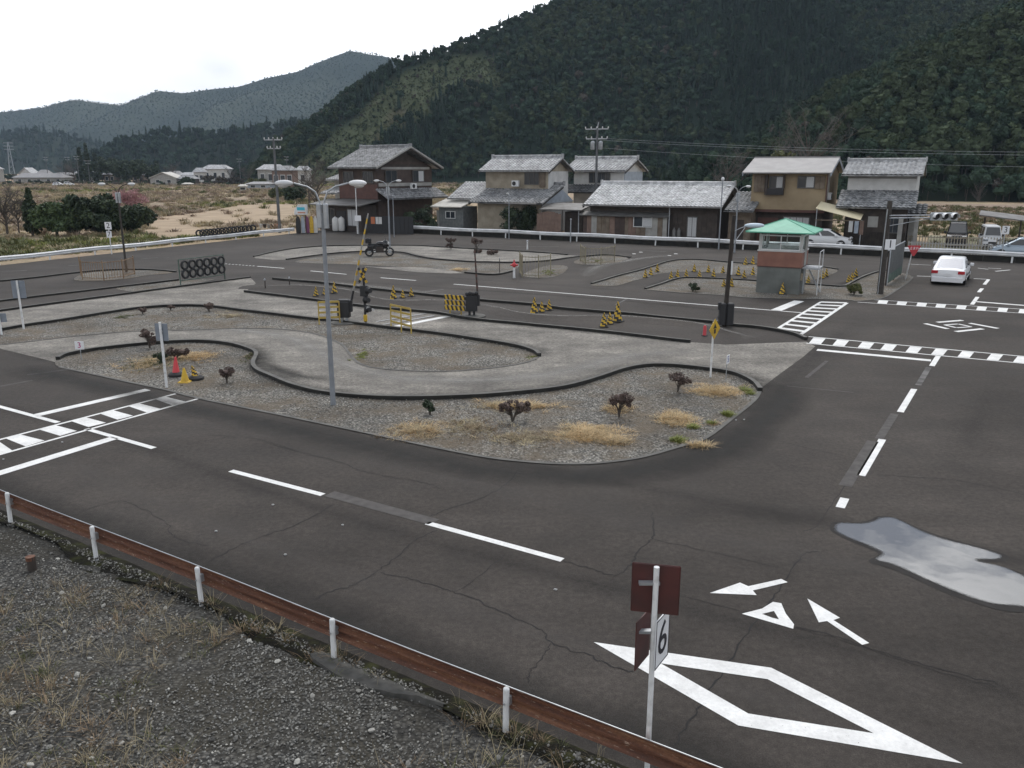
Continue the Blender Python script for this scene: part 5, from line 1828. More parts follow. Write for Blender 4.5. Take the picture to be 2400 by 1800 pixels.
# yellow diamond warning sign
b = G(1665, 884.5)
zt = zat(b.x, b.y, 747)
h = thing('warning_sign', 'yellow diamond warning sign on a white pole at the curve exit', 'sign', b, 0)
m_ = MB(); m_.cyl((0, 0, -0.05), (0, 0, zt - 0.1), 0.03, n=10); m_.build('pole', 'post_white', h, smooth=True)
s_ = 0.32
m_ = MB(); m_.plate([(0, -0.04, zt - 2 * s_), (s_, -0.04, zt - s_), (0, -0.04, zt), (-s_, -0.04, zt - s_)], (0, -0.015, 0))
o = m_.build('diamond_plate', 'yellow', h); o.rotation_euler = (0, 0, R(46))
m_ = MB()
m_.plate([(-0.05, -0.057, zt - 0.46), (0.05, -0.057, zt - 0.46), (0.05, -0.057, zt - 0.32), (-0.05, -0.057, zt - 0.32)], (0, -0.004, 0))
m_.build('symbol_foot', 'ink', o)
m_ = MB()
m_.plate([(-0.10, -0.057, zt - 0.30), (0.10, -0.057, zt - 0.30), (0.0, -0.057, zt - 0.15)], (0, -0.004, 0))
m_.build('symbol_arrow', 'ink', o)

# stop sign
b = G(2121.5, 655)
zt = zat(b.x, b.y, 575)
h = thing('stop_sign', 'red inverted triangle stop sign beside the large dark board', 'sign', b, 0)
m_ = MB(); m_.cyl((0, 0, -0.05), (0.28, 0.05, zt - 0.1), 0.03, n=8); m_.build('pole', 'post_white', h, smooth=True)
m_ = MB(); m_.plate([(-0.06, -0.05, zt), (0.64, -0.05, zt), (0.68, -0.05, zt - 0.05), (0.34, -0.05, zt - 0.62), (0.24, -0.05, zt - 0.62), (-0.10, -0.05, zt - 0.05)], (0, -0.015, 0))
pl = m_.build('triangle_plate', 'red', h)
text('止まれ', 0.19, 'lettering', 'sign_white', pl, (0.29, -0.068, zt - 0.18), (math.pi / 2, 0, 0), 0.003)

# ---- lamp posts with two arms
def lamp_post(label, base, height, rz, pole_m='pole_grey', span=1.1):
    h = thing('lamp_post', label, 'lamp post', base, rz, 'double armed lamp posts of the course')
    m_ = MB(); m_.tube([(0, 0, -0.1), (0, 0, height * 0.35), (0, 0, height - 0.75)], [0.076, 0.064, 0.05], 12); m_.build('pole', pole_m, h, smooth=True)
    m_ = MB(); m_.bbox(-0.15, -0.015, -0.09, 0.09, height - 1.12, height - 0.50, 0.03); m_.build('ballast_box', 'galv', h)
    m_ = MB(); m_.bbox(0.015, 0.15, -0.09, 0.09, height - 1.14, height - 0.50, 0.03); m_.build('ballast_box', 'galv', h)
    for sx in (-1, 1):
        m_ = MB()
        m_.tube([(sx * 0.03, 0, height - 0.85), (sx * 0.06, 0, height - 0.45), (sx * 0.16, 0, height - 0.2), (sx * 0.36, 0, height - 0.07), (sx * (span - 0.3), 0, height + 0.02)], 0.024, 8)
        a_ = m_.build('arm', 'galv' if pole_m == 'pole_grey' else pole_m, h, smooth=True)
        m_ = MB()
        c_ = sx * (span - 0.05)
        m_.ball((c_, 0, height + 0.02), (0.24, 0.11, 0.085), 14, 8)
        l_ = m_.build('lamp_head', 'white_metal', a_, smooth=True)
        m_ = MB(); m_.ball((c_ + sx * 0.03, 0, height - 0.045), (0.14, 0.085, 0.06), 12, 6)
        m_.build('lamp_bowl', 'plaster_white', l_, smooth=True)
    return h
b = G(781, 950)
lamp_post('tall grey double lamp post standing on the front island', b, 6.02, R(4), 'pole_grey', 1.0)
b = G(914, 583)
lamp_post('distant grey double lamp post in front of the brown corner house', b, zat(b.x, b.y, 424), R(0), 'pole_grey', 0.95)
b = G(297, 638)
lamp_post('brown double lamp post beside the rusty bar fence at left', b, zat(b.x, b.y, 432), R(5), 'wood_pole', 0.95)
b = G(1721, 592)
lamp_post('grey double lamp post between the long house and the tan house', b, zat(b.x, b.y, 437), R(-52), 'pole_grey', 0.95)

# thin poles along the street
def thin_pole(label, px, pyb, pyt, r=0.05, m='pole_grey', name='pole', top=None):
    b = G(px, pyb)
    z = zat(b.x, b.y, pyt)
    h = thing(name, label, 'pole', b, 0)
    m_ = MB(); m_.cyl((0, 0, -0.05), (0, 0, z), r, r * 0.7, 8); m_.build('shaft', m, h, smooth=True)
    m_ = MB(); m_.lathe([(r * 1.3, 0), (r * 1.3, 0.06), (0.01, 0.12)], 8, (0, 0, z)); m_.build('cap', 'galv', h)
    if top:
        m_ = MB(); m_.ball((0, 0, z + 0.15), (0.14, 0.1, 0.16), 10, 6); m_.build('lamp', 'white_metal', h, smooth=True)
    return h
thin_pole('thin grey pole before the dark yard hedge of the corner house', 924, 556, 460)
thin_pole('white pole under the shop roof of the corner house', 838, 548, 443, 0.06, 'post_white')
thin_pole('slim grey pole in front of the dark hedge of the cream house', 1193, 560, 458)
thin_pole('short grey pole at the left end of the long house', 1337, 568, 515, 0.06, 'galv')
thin_pole('grey pole with round lamp at the right end of the long house', 1684, 585, 424, 0.06, 'pole_grey', top=True)
thin_pole('small dark marker post on the far concrete strip', 1171, 640, 608, 0.03, 'board_dark')
thin_pole('short white marker post beyond the far gravel oval', 1236, 585, 566, 0.07, 'post_white')
thin_pole('short dark stake left of the striped cones on the dark track', 622, 676, 657, 0.04, 'board_dark')
thin_pole('short dark stake near the middle of the dark track', 679, 670, 653, 0.04, 'board_dark')

# utility poles
mat('pole_dark', (0.125, 0.13, 0.135), 0.7, col2=(0.09, 0.094, 0.10), scale=2)
def utility_pole(label, base, zt, arms, rz, extra=False):
    h = thing('utility_pole', label, 'utility pole', base, rz)
    m_ = MB(); m_.tube([(0, 0, -0.2), (0, 0, zt * 0.5), (0, 0, zt)], [0.17, 0.14, 0.10], 10); m_.build('shaft', 'pole_dark', h, smooth=True)
    for z, w in arms:
        m_ = MB(); m_.box(-w, w * 0.9, -0.05, 0.05, z - 0.05, z + 0.05); a_ = m_.build('cross_arm', 'galv', h)
        for k in range(5):
            x = -w + 1.9 * w * k / 4
            m_ = MB(); m_.lathe([(0.05, 0.05), (0.08, 0.1), (0.05, 0.16), (0.07, 0.2), (0.02, 0.26)], 8, (x, 0, z)); m_.build('insulator', 'plaster_white', a_, smooth=True)
    if extra:
        for x in (-0.45, 0.4):
            m_ = MB(); m_.lathe([(0.2, 0), (0.24, 0.05), (0.24, 0.75), (0.15, 0.85), (0.02, 0.9)], 12, (x, -0.1, zt - 2.2)); m_.build('transformer', 'galv', h, smooth=True)
        m_ = MB(); m_.tube([(0, 0, zt), (0.1, 0, zt + 0.6)], 0.05, 6); m_.build('top_bracket', 'galv', h)
    return h
b = G(656, 545)
zt = zat(b.x, b.y, 324)
utility_pole('tall grey utility pole at the field corner left of the brown house', b, zt, [(zt - 0.15, 1.0), (zt - 1.0, 0.75)], R(-10))
b = street(13.5, 12.0)
zt = zat(b.x, b.y, 300)
utility_pole('utility pole with grey transformers rising behind the rear house', b, zt, [(zt - 0.1, 1.3), (zt - 1.1, 1.2)], R(-20), True)
for i, (px, Yd, yt) in enumerate(((145, 390, 368), (194, 400, 368), (215, 380, 366), (239, 360, 376), (582, 360, 372), (690, 330, 367))):
    b = Vector(((px - 1200) / FPX * Yd, Yd, 0))
    zt = zat(b.x, b.y, yt)
    utility_pole('far utility pole, number %s from the left among those in the village' % ('one', 'two', 'three', 'four', 'five', 'six')[i], b, zt, [(zt - 0.2, 1.2), (zt - 1.3, 0.9)], 0.2 * i)
# lattice pylon on the hazy foothill
b = ray(22, 360, 900); b.z = 0
h = thing('pylon', 'pale lattice pylon in the haze at the far left', 'pylon', b, 0.4)
zt = zat(b.x, b.y, 333)
for sx, sy in ((-1, -1), (1, -1), (1, 1), (-1, 1)):
    m_ = MB(); m_.cyl((sx * 2.4, sy * 2.4, 0), (sx * 0.5, sy * 0.5, zt), 0.22, 0.15, 5); m_.build('leg', 'galv', h)
for k in range(6):
    z0, z1 = zt * k / 6, zt * (k + 1) / 6
    w0, w1 = 2.4 - 1.9 * k / 6, 2.4 - 1.9 * (k + 1) / 6
    m_ = MB()
    m_.tube([(-w0, -w0, z0), (w1, -w1, z1), (-w1, -w1, z1), (w0, -w0, z0)], 0.1, 4)
    m_.build('brace', 'galv', h)
for k in range(3):
    m_ = MB(); m_.box(-4.5, 4.5, -0.2, 0.2, zt - 1 - 3.2 * k, zt - 0.6 - 3.2 * k); m_.build('cross_arm', 'galv', h)

# ---- leaning lamp pole with low signal box (near the right junction)
b = G(1697, 766)
h = thing('signal_pole', 'dark wooden pole with bluish lamp and black signal heads at its foot', 'signal', b, 0)
tp = Vector((0.0, 0.0, zat(b.x, b.y, 505)))
tp = Vector((0.12, 0.0, tp.z))
m_ = MB(); m_.tube([(0, 0, -0.1), tp * 0.5, tp], [0.105, 0.09, 0.08], 10); m_.build('shaft', 'wood_dark', h, smooth=True)
m_ = MB(); m_.tube([tp + Vector((0.05, 0, -0.62)), tp + Vector((0.3, 0, -0.5)), tp + Vector((0.52, 0, -0.42))], 0.02, 6); m_.build('arm', 'galv', h)
m_ = MB(); m_.tube([tp + Vector((0.03, 0, -1.15)), tp + Vector((0.48, 0, -0.47))], 0.015, 6); m_.build('stay', 'galv', h)
mat('lamp_blue', (0.50, 0.60, 0.68), 0.4)
m_ = MB(); m_.ball((tp.x + 0.85, 0, tp.z - 0.40), (0.42, 0.14, 0.10), 14, 8); m_.build('lamp_head', 'lamp_blue', h, smooth=True)
m_ = MB(); m_.box(0.10, 0.16, -0.14, -0.10, 2.2, 2.75); m_.build('conduit', 'white_metal', h)
for k, (x, w_) in enumerate(((-0.26, 0.26), (0.02, 0.30))):
    m_ = MB(); m_.bbox(x, x + w_, -0.26, 0.05, 0.12, 1.02, 0.04); o = m_.build('signal_head', 'black', h)
    for j in range(2):
        q = MB(); q.lathe([(0.13, 0), (0.15, 0.18), (0.13, 0.19)], 10); vis = q.build('hood', 'black', o, smooth=True)
        vis.rotation_euler = (math.pi / 2, 0, R(170)); vis.location = (x + w_ / 2, 0.05, 0.36 + j * 0.42)
m_ = MB(); m_.bbox(-0.33, -0.2, -0.2, -0.02, 0.75, 1.06, 0.03); m_.build('junction_box', 'black', h)

# ---- wooden pole with horizontal traffic signal and number 1
b = G(2062, 689)
h = thing('traffic_signal', 'wooden pole with three lens horizontal traffic signal on a long arm', 'traffic signal', b, 0)
zt = zat(b.x, b.y, 471)
m_ = MB(); m_.tube([(0, 0, -0.1), (0.0, 0, zt * 0.5), (0.0, 0, zt)], [0.17, 0.15, 0.12], 10); m_.build('shaft', 'wood_pole', h, smooth=True)
z1 = zat(b.x, b.y, 505)
for dz in (0.0, -0.13):
    m_ = MB(); m_.tube([(0.0, -0.1, z1 + dz), (2.25, -0.1, z1 + dz + 0.02)], 0.03, 8); m_.build('arm', 'galv', h, smooth=True)
m_ = MB(); m_.tube([(0.05, -0.1, zat(b.x, b.y, 529)), (2.1, -0.1, z1 - 0.16)], 0.022, 6); m_.build('stay', 'galv', h, smooth=True)
m_ = MB(); m_.bbox(2.12, 3.5, -0.22, -0.02, z1 - 0.24, z1 + 0.16, 0.05); sg = m_.build('signal_housing', 'galv', h)
for k in range(3):
    x = 2.36 + k * 0.45
    m_ = MB(); m_.lathe([(0.165, 0), (0.165, 0.02)], 16); l_ = m_.build('lens', 'black', sg); l_.rotation_euler = (math.pi / 2, 0, 0); l_.location = (x, -0.222, z1 - 0.04)
    m_ = MB()
    rr = []
    for q in range(13):
        t = math.pi * (q / 12.0) * 1.15 - math.pi * 0.075
        rr.append((0.19 * math.cos(t), 0.19 * math.sin(t)))
    vs = [(x + a_, -0.221, z1 - 0.04 + c_) for a_, c_ in rr] + [(x + a_, -0.50, z1 - 0.04 + c_ * 0.92) for a_, c_ in rr]
    vs += [(x + a_ * 0.93, -0.221, z1 - 0.04 + c_ * 0.93) for a_, c_ in rr] + [(x + a_ * 0.93, -0.50, z1 - 0.04 + c_ * 0.85) for a_, c_ in rr]
    fs = []
    for q in range(12):
        fs += [(q, q + 1, 14 + q, 13 + q), (26 + q, 39 + q, 40 + q, 27 + q), (13 + q, 14 + q, 40 + q, 39 + q)]
    m_.add(vs, fs); m_.build('visor', 'white_metal', sg, smooth=True)
m_ = MB(); m_.box(-0.1, 0.44, -0.22, -0.20, zat(b.x, b.y, 584), zat(b.x, b.y, 560)); npl = m_.build('number_plate', 'sign_white', h)
text('1', 0.56, 'digit', 'ink', npl, (0.17, -0.225, zat(b.x, b.y, 572)), (math.pi / 2, 0, 0), 0.003)
m_ = MB(); m_.tube([(-0.14, -0.08, 0), (-0.14, -0.08, 2.2), (-0.12, -0.08, zt - 0.4)], 0.025, 6); m_.build('cable_duct', 'galv', h, smooth=True)

# ---- large weathered board
a = NT('weathered_board')
v = a.noise(1.6, 6, 0.7, a.mapped((5.0, 1, 0.8)))
c = a.ramp(v, [(0.35, (0.045, 0.05, 0.05)), (0.55, (0.09, 0.098, 0.098)), (0.68, (0.24, 0.245, 0.235))])
a.col(c); a.rough(0.7)
mat('board_green', (0.10, 0.15, 0.12), 0.8, col2=(0.06, 0.09, 0.075), scale=2.5, detail=7)
pa, pb = G(2078, 670), G(2112, 645)
h = thing('notice_board', 'tall dark weathered board with greenish lower part beside the wooden pole', 'board', pa, math.atan2((pb - pa).y, (pb - pa).x))
L_ = (pb - pa).length
zt = zat(pa.x, pa.y, 584)
npan = 4
for k in range(npan):
    m_ = MB(); m_.box(L_ * k / npan + 0.006, L_ * (k + 1) / npan - 0.006, -0.02, 0.02, 0.62, zt); m_.build('panel', 'weathered_board', h)
    m_ = MB(); m_.box(L_ * k / npan + 0.006, L_ * (k + 1) / npan - 0.006, -0.015, 0.015, 0.12, 0.60); m_.build('lower_panel', 'board_green', h)
m_ = MB(); m_.tube([(0.0, 0, 0), (0.0, 0, zt - 0.1), (0.1, 0, zt + 0.03), (L_, 0, zt + 0.03)], 0.035, 8); m_.build('frame', 'galv', h, smooth=True)
for x in (0.0, L_ * 0.5, L_):
    m_ = MB(); m_.box(x - 0.04, x + 0.04, 0.025, 0.1, -0.02, zt * 0.9); m_.build('leg', 'board_dark', h)

# ---- control booth
b = G(1771, 685)
h = thing('control_booth', 'control booth with green hipped roof and brick red band above grey base', 'booth', b, R(-27))
BW, BD = 2.2, 2.0
mat('booth_base', (0.155, 0.165, 0.155), 0.9, col2=(0.105, 0.112, 0.105), scale=1.2, detail=7)
mat('booth_band', (0.27, 0.135, 0.10), 0.9, col2=(0.215, 0.105, 0.08), scale=1.5, detail=6)
mat('roof_green', (0.125, 0.42, 0.295), 0.55, col2=(0.095, 0.34, 0.235), scale=2)
m_ = MB(); m_.box(0, BW, 0, BD, 0, 1.38); m_.build('base_wall', 'booth_base', h)
m_ = MB(); m_.box(-0.04, BW + 0.04, -0.04, BD + 0.04, 1.38, 1.43); m_.build('floor_edge', 'siding_red', h)
m_ = MB(); m_.box(-0.03, BW + 0.03, -0.03, BD + 0.03, 1.43, 2.2); m_.build('band_wall', 'booth_band', h)
m_ = MB(); m_.box(-0.06, BW + 0.06, -0.06, BD + 0.06, 2.2, 2.27); m_.build('sill', 'plaster_white', h)
for x, y in ((0.05, 0.05), (BW - 0.05, 0.05), (0.05, BD - 0.05), (BW - 0.05, BD - 0.05)):
    m_ = MB(); m_.box(x - 0.06, x + 0.06, y - 0.06, y + 0.06, 2.27, 3.12); m_.build('corner_post', 'plaster_white', h)
def booth_window(x0, x1, y, face):
    m_ = MB(); m_.box(x0, x1, -0.03, 0.03, 3.0, 3.06); m_.box(x0, x1, -0.03, 0.03, 2.271, 2.33)
    mid = (x0 + x1) / 2
    m_.box(mid - 0.025, mid + 0.025, -0.03, 0.03, 2.331, 2.999)
    m_.box(x0, x0 + 0.04, -0.03, 0.03, 2.331, 2.999); m_.box(x1 - 0.04, x1, -0.03, 0.03, 2.331, 2.999)
    o = m_.build('window', 'win_white', h)
    q = MB(); q.box(x0 + 0.042, mid - 0.027, -0.004, 0.004, 2.332, 2.998); q.build('pane', 'clear_glass', o)
    q = MB(); q.box(mid + 0.027, x1 - 0.042, -0.004, 0.004, 2.332, 2.998); q.build('pane', 'clear_glass', o)
    if face == 'f':
        o.location = (0, y, 0)
    else:
        o.location = (y, 0, 0); o.rotation_euler = (0, 0, math.pi / 2)
a = NT('clear_glass')
a.b.inputs['Base Color'].default_value = (0.9, 0.95, 0.93, 1)
a.b.inputs['Transmission Weight'].default_value = 1.0
a.b.inputs['IOR'].default_value = 1.05
a.rough(0.02)
booth_window(0.12, BW - 0.12, 0.04, 'f'); booth_window(0.12, BW - 0.12, BD - 0.04, 'f')
booth_window(0.12, BD - 0.12, 0.04, 'r'); booth_window(0.12, BD - 0.12, BW - 0.04, 'r')
m_ = MB(); m_.box(-0.05, BW + 0.05, -0.05, BD + 0.05, 3.12, 3.27); m_.build('lintel', 'board_dark', h)
m_ = MB(); o_ = 0.62
m_.add([(-o_, -o_, 3.25), (BW + o_, -o_, 3.25), (BW + o_, BD + o_, 3.25), (-o_, BD + o_, 3.25), (BW / 2, BD / 2, 3.86), (-o_, -o_, 3.19), (BW + o_, -o_, 3.19), (BW + o_, BD + o_, 3.19), (-o_, BD + o_, 3.19)],
       [(0, 1, 4), (1, 2, 4), (2, 3, 4), (3, 0, 4), (5, 6, 1, 0), (6, 7, 2, 1), (7, 8, 3, 2), (8, 5, 0, 3), (8, 7, 6, 5)])
rf_ = m_.build('roof', 'roof_green', h)
for k, (x, y) in enumerate(((-o_, -o_), (BW + o_, -o_), (BW + o_, BD + o_), (-o_, BD + o_))):
    m_ = MB(); m_.tube([(x, y, 3.26), (BW / 2, BD / 2, 3.87)], 0.022, 5); m_.build('hip_cap', 'roof_green', rf_)
m_ = MB(); m_.box(0.35, 1.0, 0.5, 0.9, 2.0, 2.55); m_.build('desk_panel', 'curtain', h)
m_ = MB(); m_.box(BW + 0.045, BW + 0.9, 0.3, 1.7, 1.32, 1.4); m_.build('landing', 'galv', h)
for y in (0.32, 1.68):
    for x in (BW + 0.86,):
        m_ = MB(); m_.cyl((x, y, 0), (x, y, 2.25), 0.025, n=6); m_.build('handrail_post', 'white_metal', h)
m_ = MB(); m_.cyl((BW + 0.86, 0.32, 2.25), (BW + 0.86, 1.68, 2.25), 0.022, n=6); m_.build('handrail', 'white_metal', h)
m_ = MB(); m_.box(BW + 0.032, BW + 0.06, 0.7, 1.4, 1.45, 2.95); m_.build('door', 'plaster_grey', h)
m_ = MB(); m_.box(BW + 0.01, BW + 0.1, 0.1, 0.5, 0.75, 1.1); m_.build('meter_box', 'stucco_cream', h)
for y in (0.35, 0.6):
    m_ = MB(); m_.cyl((BW + 0.12, y, 0), (BW + 0.12, y, 1.3), 0.03, n=6); m_.build('pipe', 'galv', h)
h2 = thing('ladder', 'metal ladder leaning against the right side of the control booth', 'ladder', G(1919, 684), 0)
topv = Vector((-0.72, 0.1, 1.42))
for k, dy in enumerate((-0.16, 0.16)):
    m_ = MB(); m_.cyl((0.05 * k, dy, 0), topv + Vector((0.05 * k, dy, 0)), 0.022, n=6); m_.build('side_rail', 'galv', h2)
for i in range(6):
    t = (i + 0.7) / 6.5
    m_ = MB(); m_.cyl(topv * t + Vector((0, -0.16, 0)), topv * t + Vector((0.05, 0.16, 0)), 0.02, n=6); m_.build('rung', 'galv', h2)

# ---- striped cones
def cone_proto(hh, r, seed):
    body = MB()
    n, rows = 14, 9
    vs = []
    for j in range(rows + 1):
        z = 0.03 + (hh - 0.03) * j / rows
        rr = r * (1 - j / rows) + 0.022
        for i in range(n):
            t = 2 * math.pi * i / n
            vs.append((rr * math.cos(t), rr * math.sin(t), z))
    body.v = vs
    for j in range(rows):
        for i in range(n):
            k = (i + 1) % n
            body.f.append([j * n + i, j * n + k, (j + 1) * n + k, (j + 1) * n + i])
            body.m.append(1 if int(math.floor((i / n + j / rows * 1.5 + seed) * 2 * 2)) % 2 else 0)
    body.f.append([rows * n + i for i in range(n)]); body.m.append(1)
    base = MB(); base.bbox(-r * 1.35, r * 1.35, -r * 1.35, r * 1.35, 0, 0.035, 0.02)
    return body.mesh('cone_body', ['yellow', 'black']), base.mesh('cone_base', ['rubber'])
CONE_M = cone_proto(0.7, 0.155, 0.0)
def cone(px, py, hh, label, group, rz=0.0, z=0.014):
    p = G(px, py); p.z = z
    h = thing('traffic_cone', label, 'traffic cone', p, rz, group)
    k = hh / 0.7
    for nm, me in zip(('cone_body', 'cone_base'), CONE_M):
        o = link(nm, me, h, smooth=True)
        o.scale = (k ** 0.7, k ** 0.7, k)
    return h
ORD = ['leftmost', 'second from left', 'third from left', 'fourth from left', 'fifth from left', 'sixth from left', 'seventh from left', 'eighth from left', 'ninth from left', 'tenth from left', 'rightmost']
def cone_row(where, group, items, z=0.014):
    items = sorted(items)
    for i, (x, y, hh) in enumerate(items):
        od = ORD[i] if i < len(items) - 1 else 'rightmost'
        cone(x, y, hh, '%s striped cone %s' % (od, where), group, i * 1.3, z)
cone_row('left of the crossing gate', 'cones left of the crossing gate', [(741, 694, 0.48), (762, 691, 0.48), (784, 687, 0.6)])
cone_row('right of the crossing gate on the dark track', 'cones right of the crossing gate', [(922.5, 702.5, 0.72), (944, 698, 0.42), (964, 695, 0.46)])
cone_row('on the dark track behind the curve', 'cones midway along the dark track', [(1252, 736, 0.76), (1269.5, 731, 0.5), (1287, 727, 0.5)])
cone_row('at the near edge of the dark track', 'cones near the track edge', [(1415, 766, 0.6), (1429, 759, 0.52), (1447, 754, 0.88)])
cone_row('on the left tip of the far gravel curve', 'cones on the left tip of the far curve', [(1512.5, 650.6, 0.5), (1525, 645, 0.5), (1540, 638, 0.52)])
cone_row('lining the far narrow curve', 'cones lining the far narrow curve', [(1572.6, 654, .48), (1587.6, 650, .48), (1608, 650, .5), (1627, 637, .5), (1639, 650.6, .48), (1660, 638.7, .5), (1672, 649, .5), (1694, 640, .46), (1730, 645, .55), (1743.5, 652, .5), (1764, 645, .52)])
cone_row('behind the control booth on the far kerb', 'cones behind the booth', [(1747, 621, .55), (1764, 620, .6)])
cone_row('right of the booth ladder', 'cones right of the booth ladder', [(1894, 664, .45), (1926.6, 653, .5), (1936, 649, .5)])
cone_row('heaped beside the round bush', 'cones beside the round bush', [(1988, 662, .45), (1996, 658, .5), (2005, 650, .55)])
cone_row('in front of the dark wooden lamp pole', 'cones in front of the lamp pole', [(1696, 672, .42), (1714, 672, .5)])
cone(1833, 690, 0.62, 'single striped cone against the grey base of the control booth', 'cones at the booth')
# plain cones of the front island
def plain_cone(px, py, hh, m, label, tilt=(0, 0, 0), stripes=False):
    p = G(px, py); p.z = 0.014
    h = thing('traffic_cone', label, 'traffic cone', p, 0)
    if stripes:
        o = link('cone_body', CONE_M[0], h, smooth=True); o.scale = (0.75, 0.75, hh / 0.7)
    else:
        q = MB(); q.lathe([(0.14, 0.03), (0.12, 0.06), (0.035, hh - 0.03), (0.028, hh)], 14); o = q.build('cone_body', m, h, smooth=True)
    o.rotation_euler = tilt
    q = MB()
    if m == 'yellow':
        q.bbox(-0.18, 0.18, -0.18, 0.18, 0, 0.035, 0.03); q.build('cone_base', 'yellow', h)
    else:
        q.lathe([(0.24, 0), (0.24, 0.07), (0.17, 0.12), (0.12, 0.13)], 14); q.build('weight_base', 'rubber', h, smooth=True)
plain_cone(413, 882, 0.62, 'red_cone', 'red cone on a black weight by the white sign pole', (0.0, 0.06, 0))
plain_cone(434, 896, 0.44, 'yellow', 'plain yellow cone on the front island')
plain_cone(460, 890, 0.46, 'x', 'bent black and yellow cone on a black weight beside the yellow cone', (0.05, -0.2, 0), True)
p = G(1651, 787)
h = thing('bollard', 'short red bollard on the dark track by the diamond sign', 'bollard', p, 0)
q = MB(); q.lathe([(0.09, 0), (0.07, 0.05), (0.065, 0.38), (0.03, 0.42)], 12); q.build('body', 'red', h, smooth=True)
q = MB(); q.lathe([(0.13, 0), (0.12, 0.03)], 12); q.build('foot', 'rubber', h)
# white post with red cross head
p = G(1205, 652)
zt = zat(p.x, p.y, 609)
h = thing('marker_post', 'white post with red head beside the far wire fence', 'post', p, 0)
q = MB(); q.cyl((0, 0, 0), (0, 0, zt * 0.6), 0.07, n=10); q.build('shaft', 'post_white', h, smooth=True)
q = MB(); q.ball((0, 0, zt * 0.72), (0.13, 0.13, 0.16), 12, 8); q.build('head', 'red_cone', h, smooth=True)
q = MB(); q.cyl((-0.22, 0, zt * 0.72), (0.22, 0, zt * 0.72), 0.05, n=8); q.build('nozzle', 'red_cone', h, smooth=True)
q = MB(); q.cyl((0, 0, zt * 0.8), (0, 0, zt), 0.04, n=8); q.build('stem', 'red_cone', h, smooth=True)
# ---- fences
def bar_fence(label, pts, hgt, m, spacing, rails=2):
    pts = [G(*p) for p in pts]
    h = thing('bar_fence', label, 'fence', pts[0], 0)
    loc = [p - pts[0] for p in pts]
    bars = MB()
    for i in range(len(loc) - 1):
        a_, b_ = loc[i], loc[i + 1]
        n = max(1, int((b_ - a_).length / spacing))
        for k in range(n):
            q = a_.lerp(b_, k / n)
            bars.cyl(q + Vector((0, 0, 0.05)), q + Vector((0, 0, hgt - 0.03)), 0.013, n=4)
        for r in range(rails):
            z = hgt * (0.12 + 0.8 * r / max(1, rails - 1))
            q = MB(); q.cyl(a_ + Vector((0, 0, z)), b_ + Vector((0, 0, z)), 0.022, n=5); q.build('rail', m, h)
    o = bars.build('bars', m, h); o['kind'] = 'stuff'
    for p in loc:
        q = MB(); q.cyl(p, p + Vector((0, 0, hgt + 0.03)), 0.035, n=6); q.build('post', m, h)
    return h
mat('rust_bar', (0.19, 0.115, 0.07), 0.8, col2=(0.27, 0.19, 0.11), scale=4)
mat('old_bar', (0.20, 0.175, 0.12), 0.8, col2=(0.28, 0.25, 0.17), scale=4)
bar_fence('rusty orange bar fence round the far left gravel oval', [(190, 646), (194, 656), (244, 658), (290, 653), (316, 644)], 1.15, 'rust_bar', 0.16)
bar_fence('yellowish bar fence round the dark oval in mid course', [(1218, 640), (1224, 650), (1262, 652), (1290, 646)], 1.35, 'old_bar', 0.2)
bar_fence('thin bar fence round the far gravel oval', [(1360, 612), (1372, 620), (1408, 621), (1440, 614)], 1.2, 'old_bar', 0.2)
def rail_fence(label, pts, hgt, nr):
    pts = [G(*p) for p in pts]
    h = thing('rail_fence', label, 'fence', pts[0], 0)
    loc = [p - pts[0] for p in pts]
    for p in loc:
        q = MB(); q.cyl(p, p + Vector((0, 0, hgt)), 0.03, n=6); q.build('post', 'yellow_faded', h)
    for r in range(nr):
        z = hgt * (0.28 + 0.68 * r / (nr - 1))
        a_, b_ = loc[0] + Vector((0, -0.03, z)), loc[-1] + Vector((0, -0.03, z))
        q = MB(); q.plate([a_, b_, b_ + Vector((0, 0, 0.085)), a_ + Vector((0, 0, 0.085))], (0, -0.02, 0)); q.build('rail', 'yellow_faded', h)
rail_fence('yellow rail fence behind the grey lamp post at the crossing', [(748.5, 762), (772, 763), (797, 760)], 0.98, 4)
rail_fence('yellow rail fence right of the railway crossing signal', [(917, 771), (941, 780), (964, 783)], 1.02, 4)

# ---- railway crossing: signal, gate machines, rails
p = G(857, 758)
zt = zat(p.x, p.y, 627)
h = thing('crossing_signal', 'black railway crossing signal with striped cross and lamps', 'crossing signal', p, 0)
q = MB(); q.cyl((0, 0, 0), (0, 0, zt), 0.05, n=10); q.build('post', 'black', h, smooth=True)
q = MB(); q.lathe([(0.085, 0.1), (0.085, 0.36), (0.06, 0.38)], 12); q.build('post_base', 'yellow', h, smooth=True)
for sgn in (-1, 1):
    for k in range(6):
        q = MB(); x = -0.36 + k * 0.12
        q.box(x, x + 0.118, -0.08 - 0.004 * (sgn + 1), -0.066 - 0.004 * (sgn + 1), -0.055, 0.055)
        o = q.build('cross_segment', 'yellow' if k % 2 else 'black', h); o.location = (0, 0, zt - 0.32); o.rotation_euler = (0, sgn * R(58), R(-20))
for k, (dx, z) in enumerate(((0.14, zt - 0.95), (0.05, zt - 1.35), (0.1, zt - 1.75))):
    q = MB(); q.lathe([(0.15, 0), (0.16, 0.04), (0.09, 0.12)], 14); o = q.build('lamp_disc', 'black', h, smooth=True); o.location = (dx, -0.06, z); o.rotation_euler = (math.pi / 2, 0, R(40))
    q = MB(); q.lathe([(0.09, 0), (0.10, 0.2), (0.085, 0.2)], 12); o2 = q.build('lamp_hood', 'black', o, smooth=True); o2.location = (0, 0, 0.05)
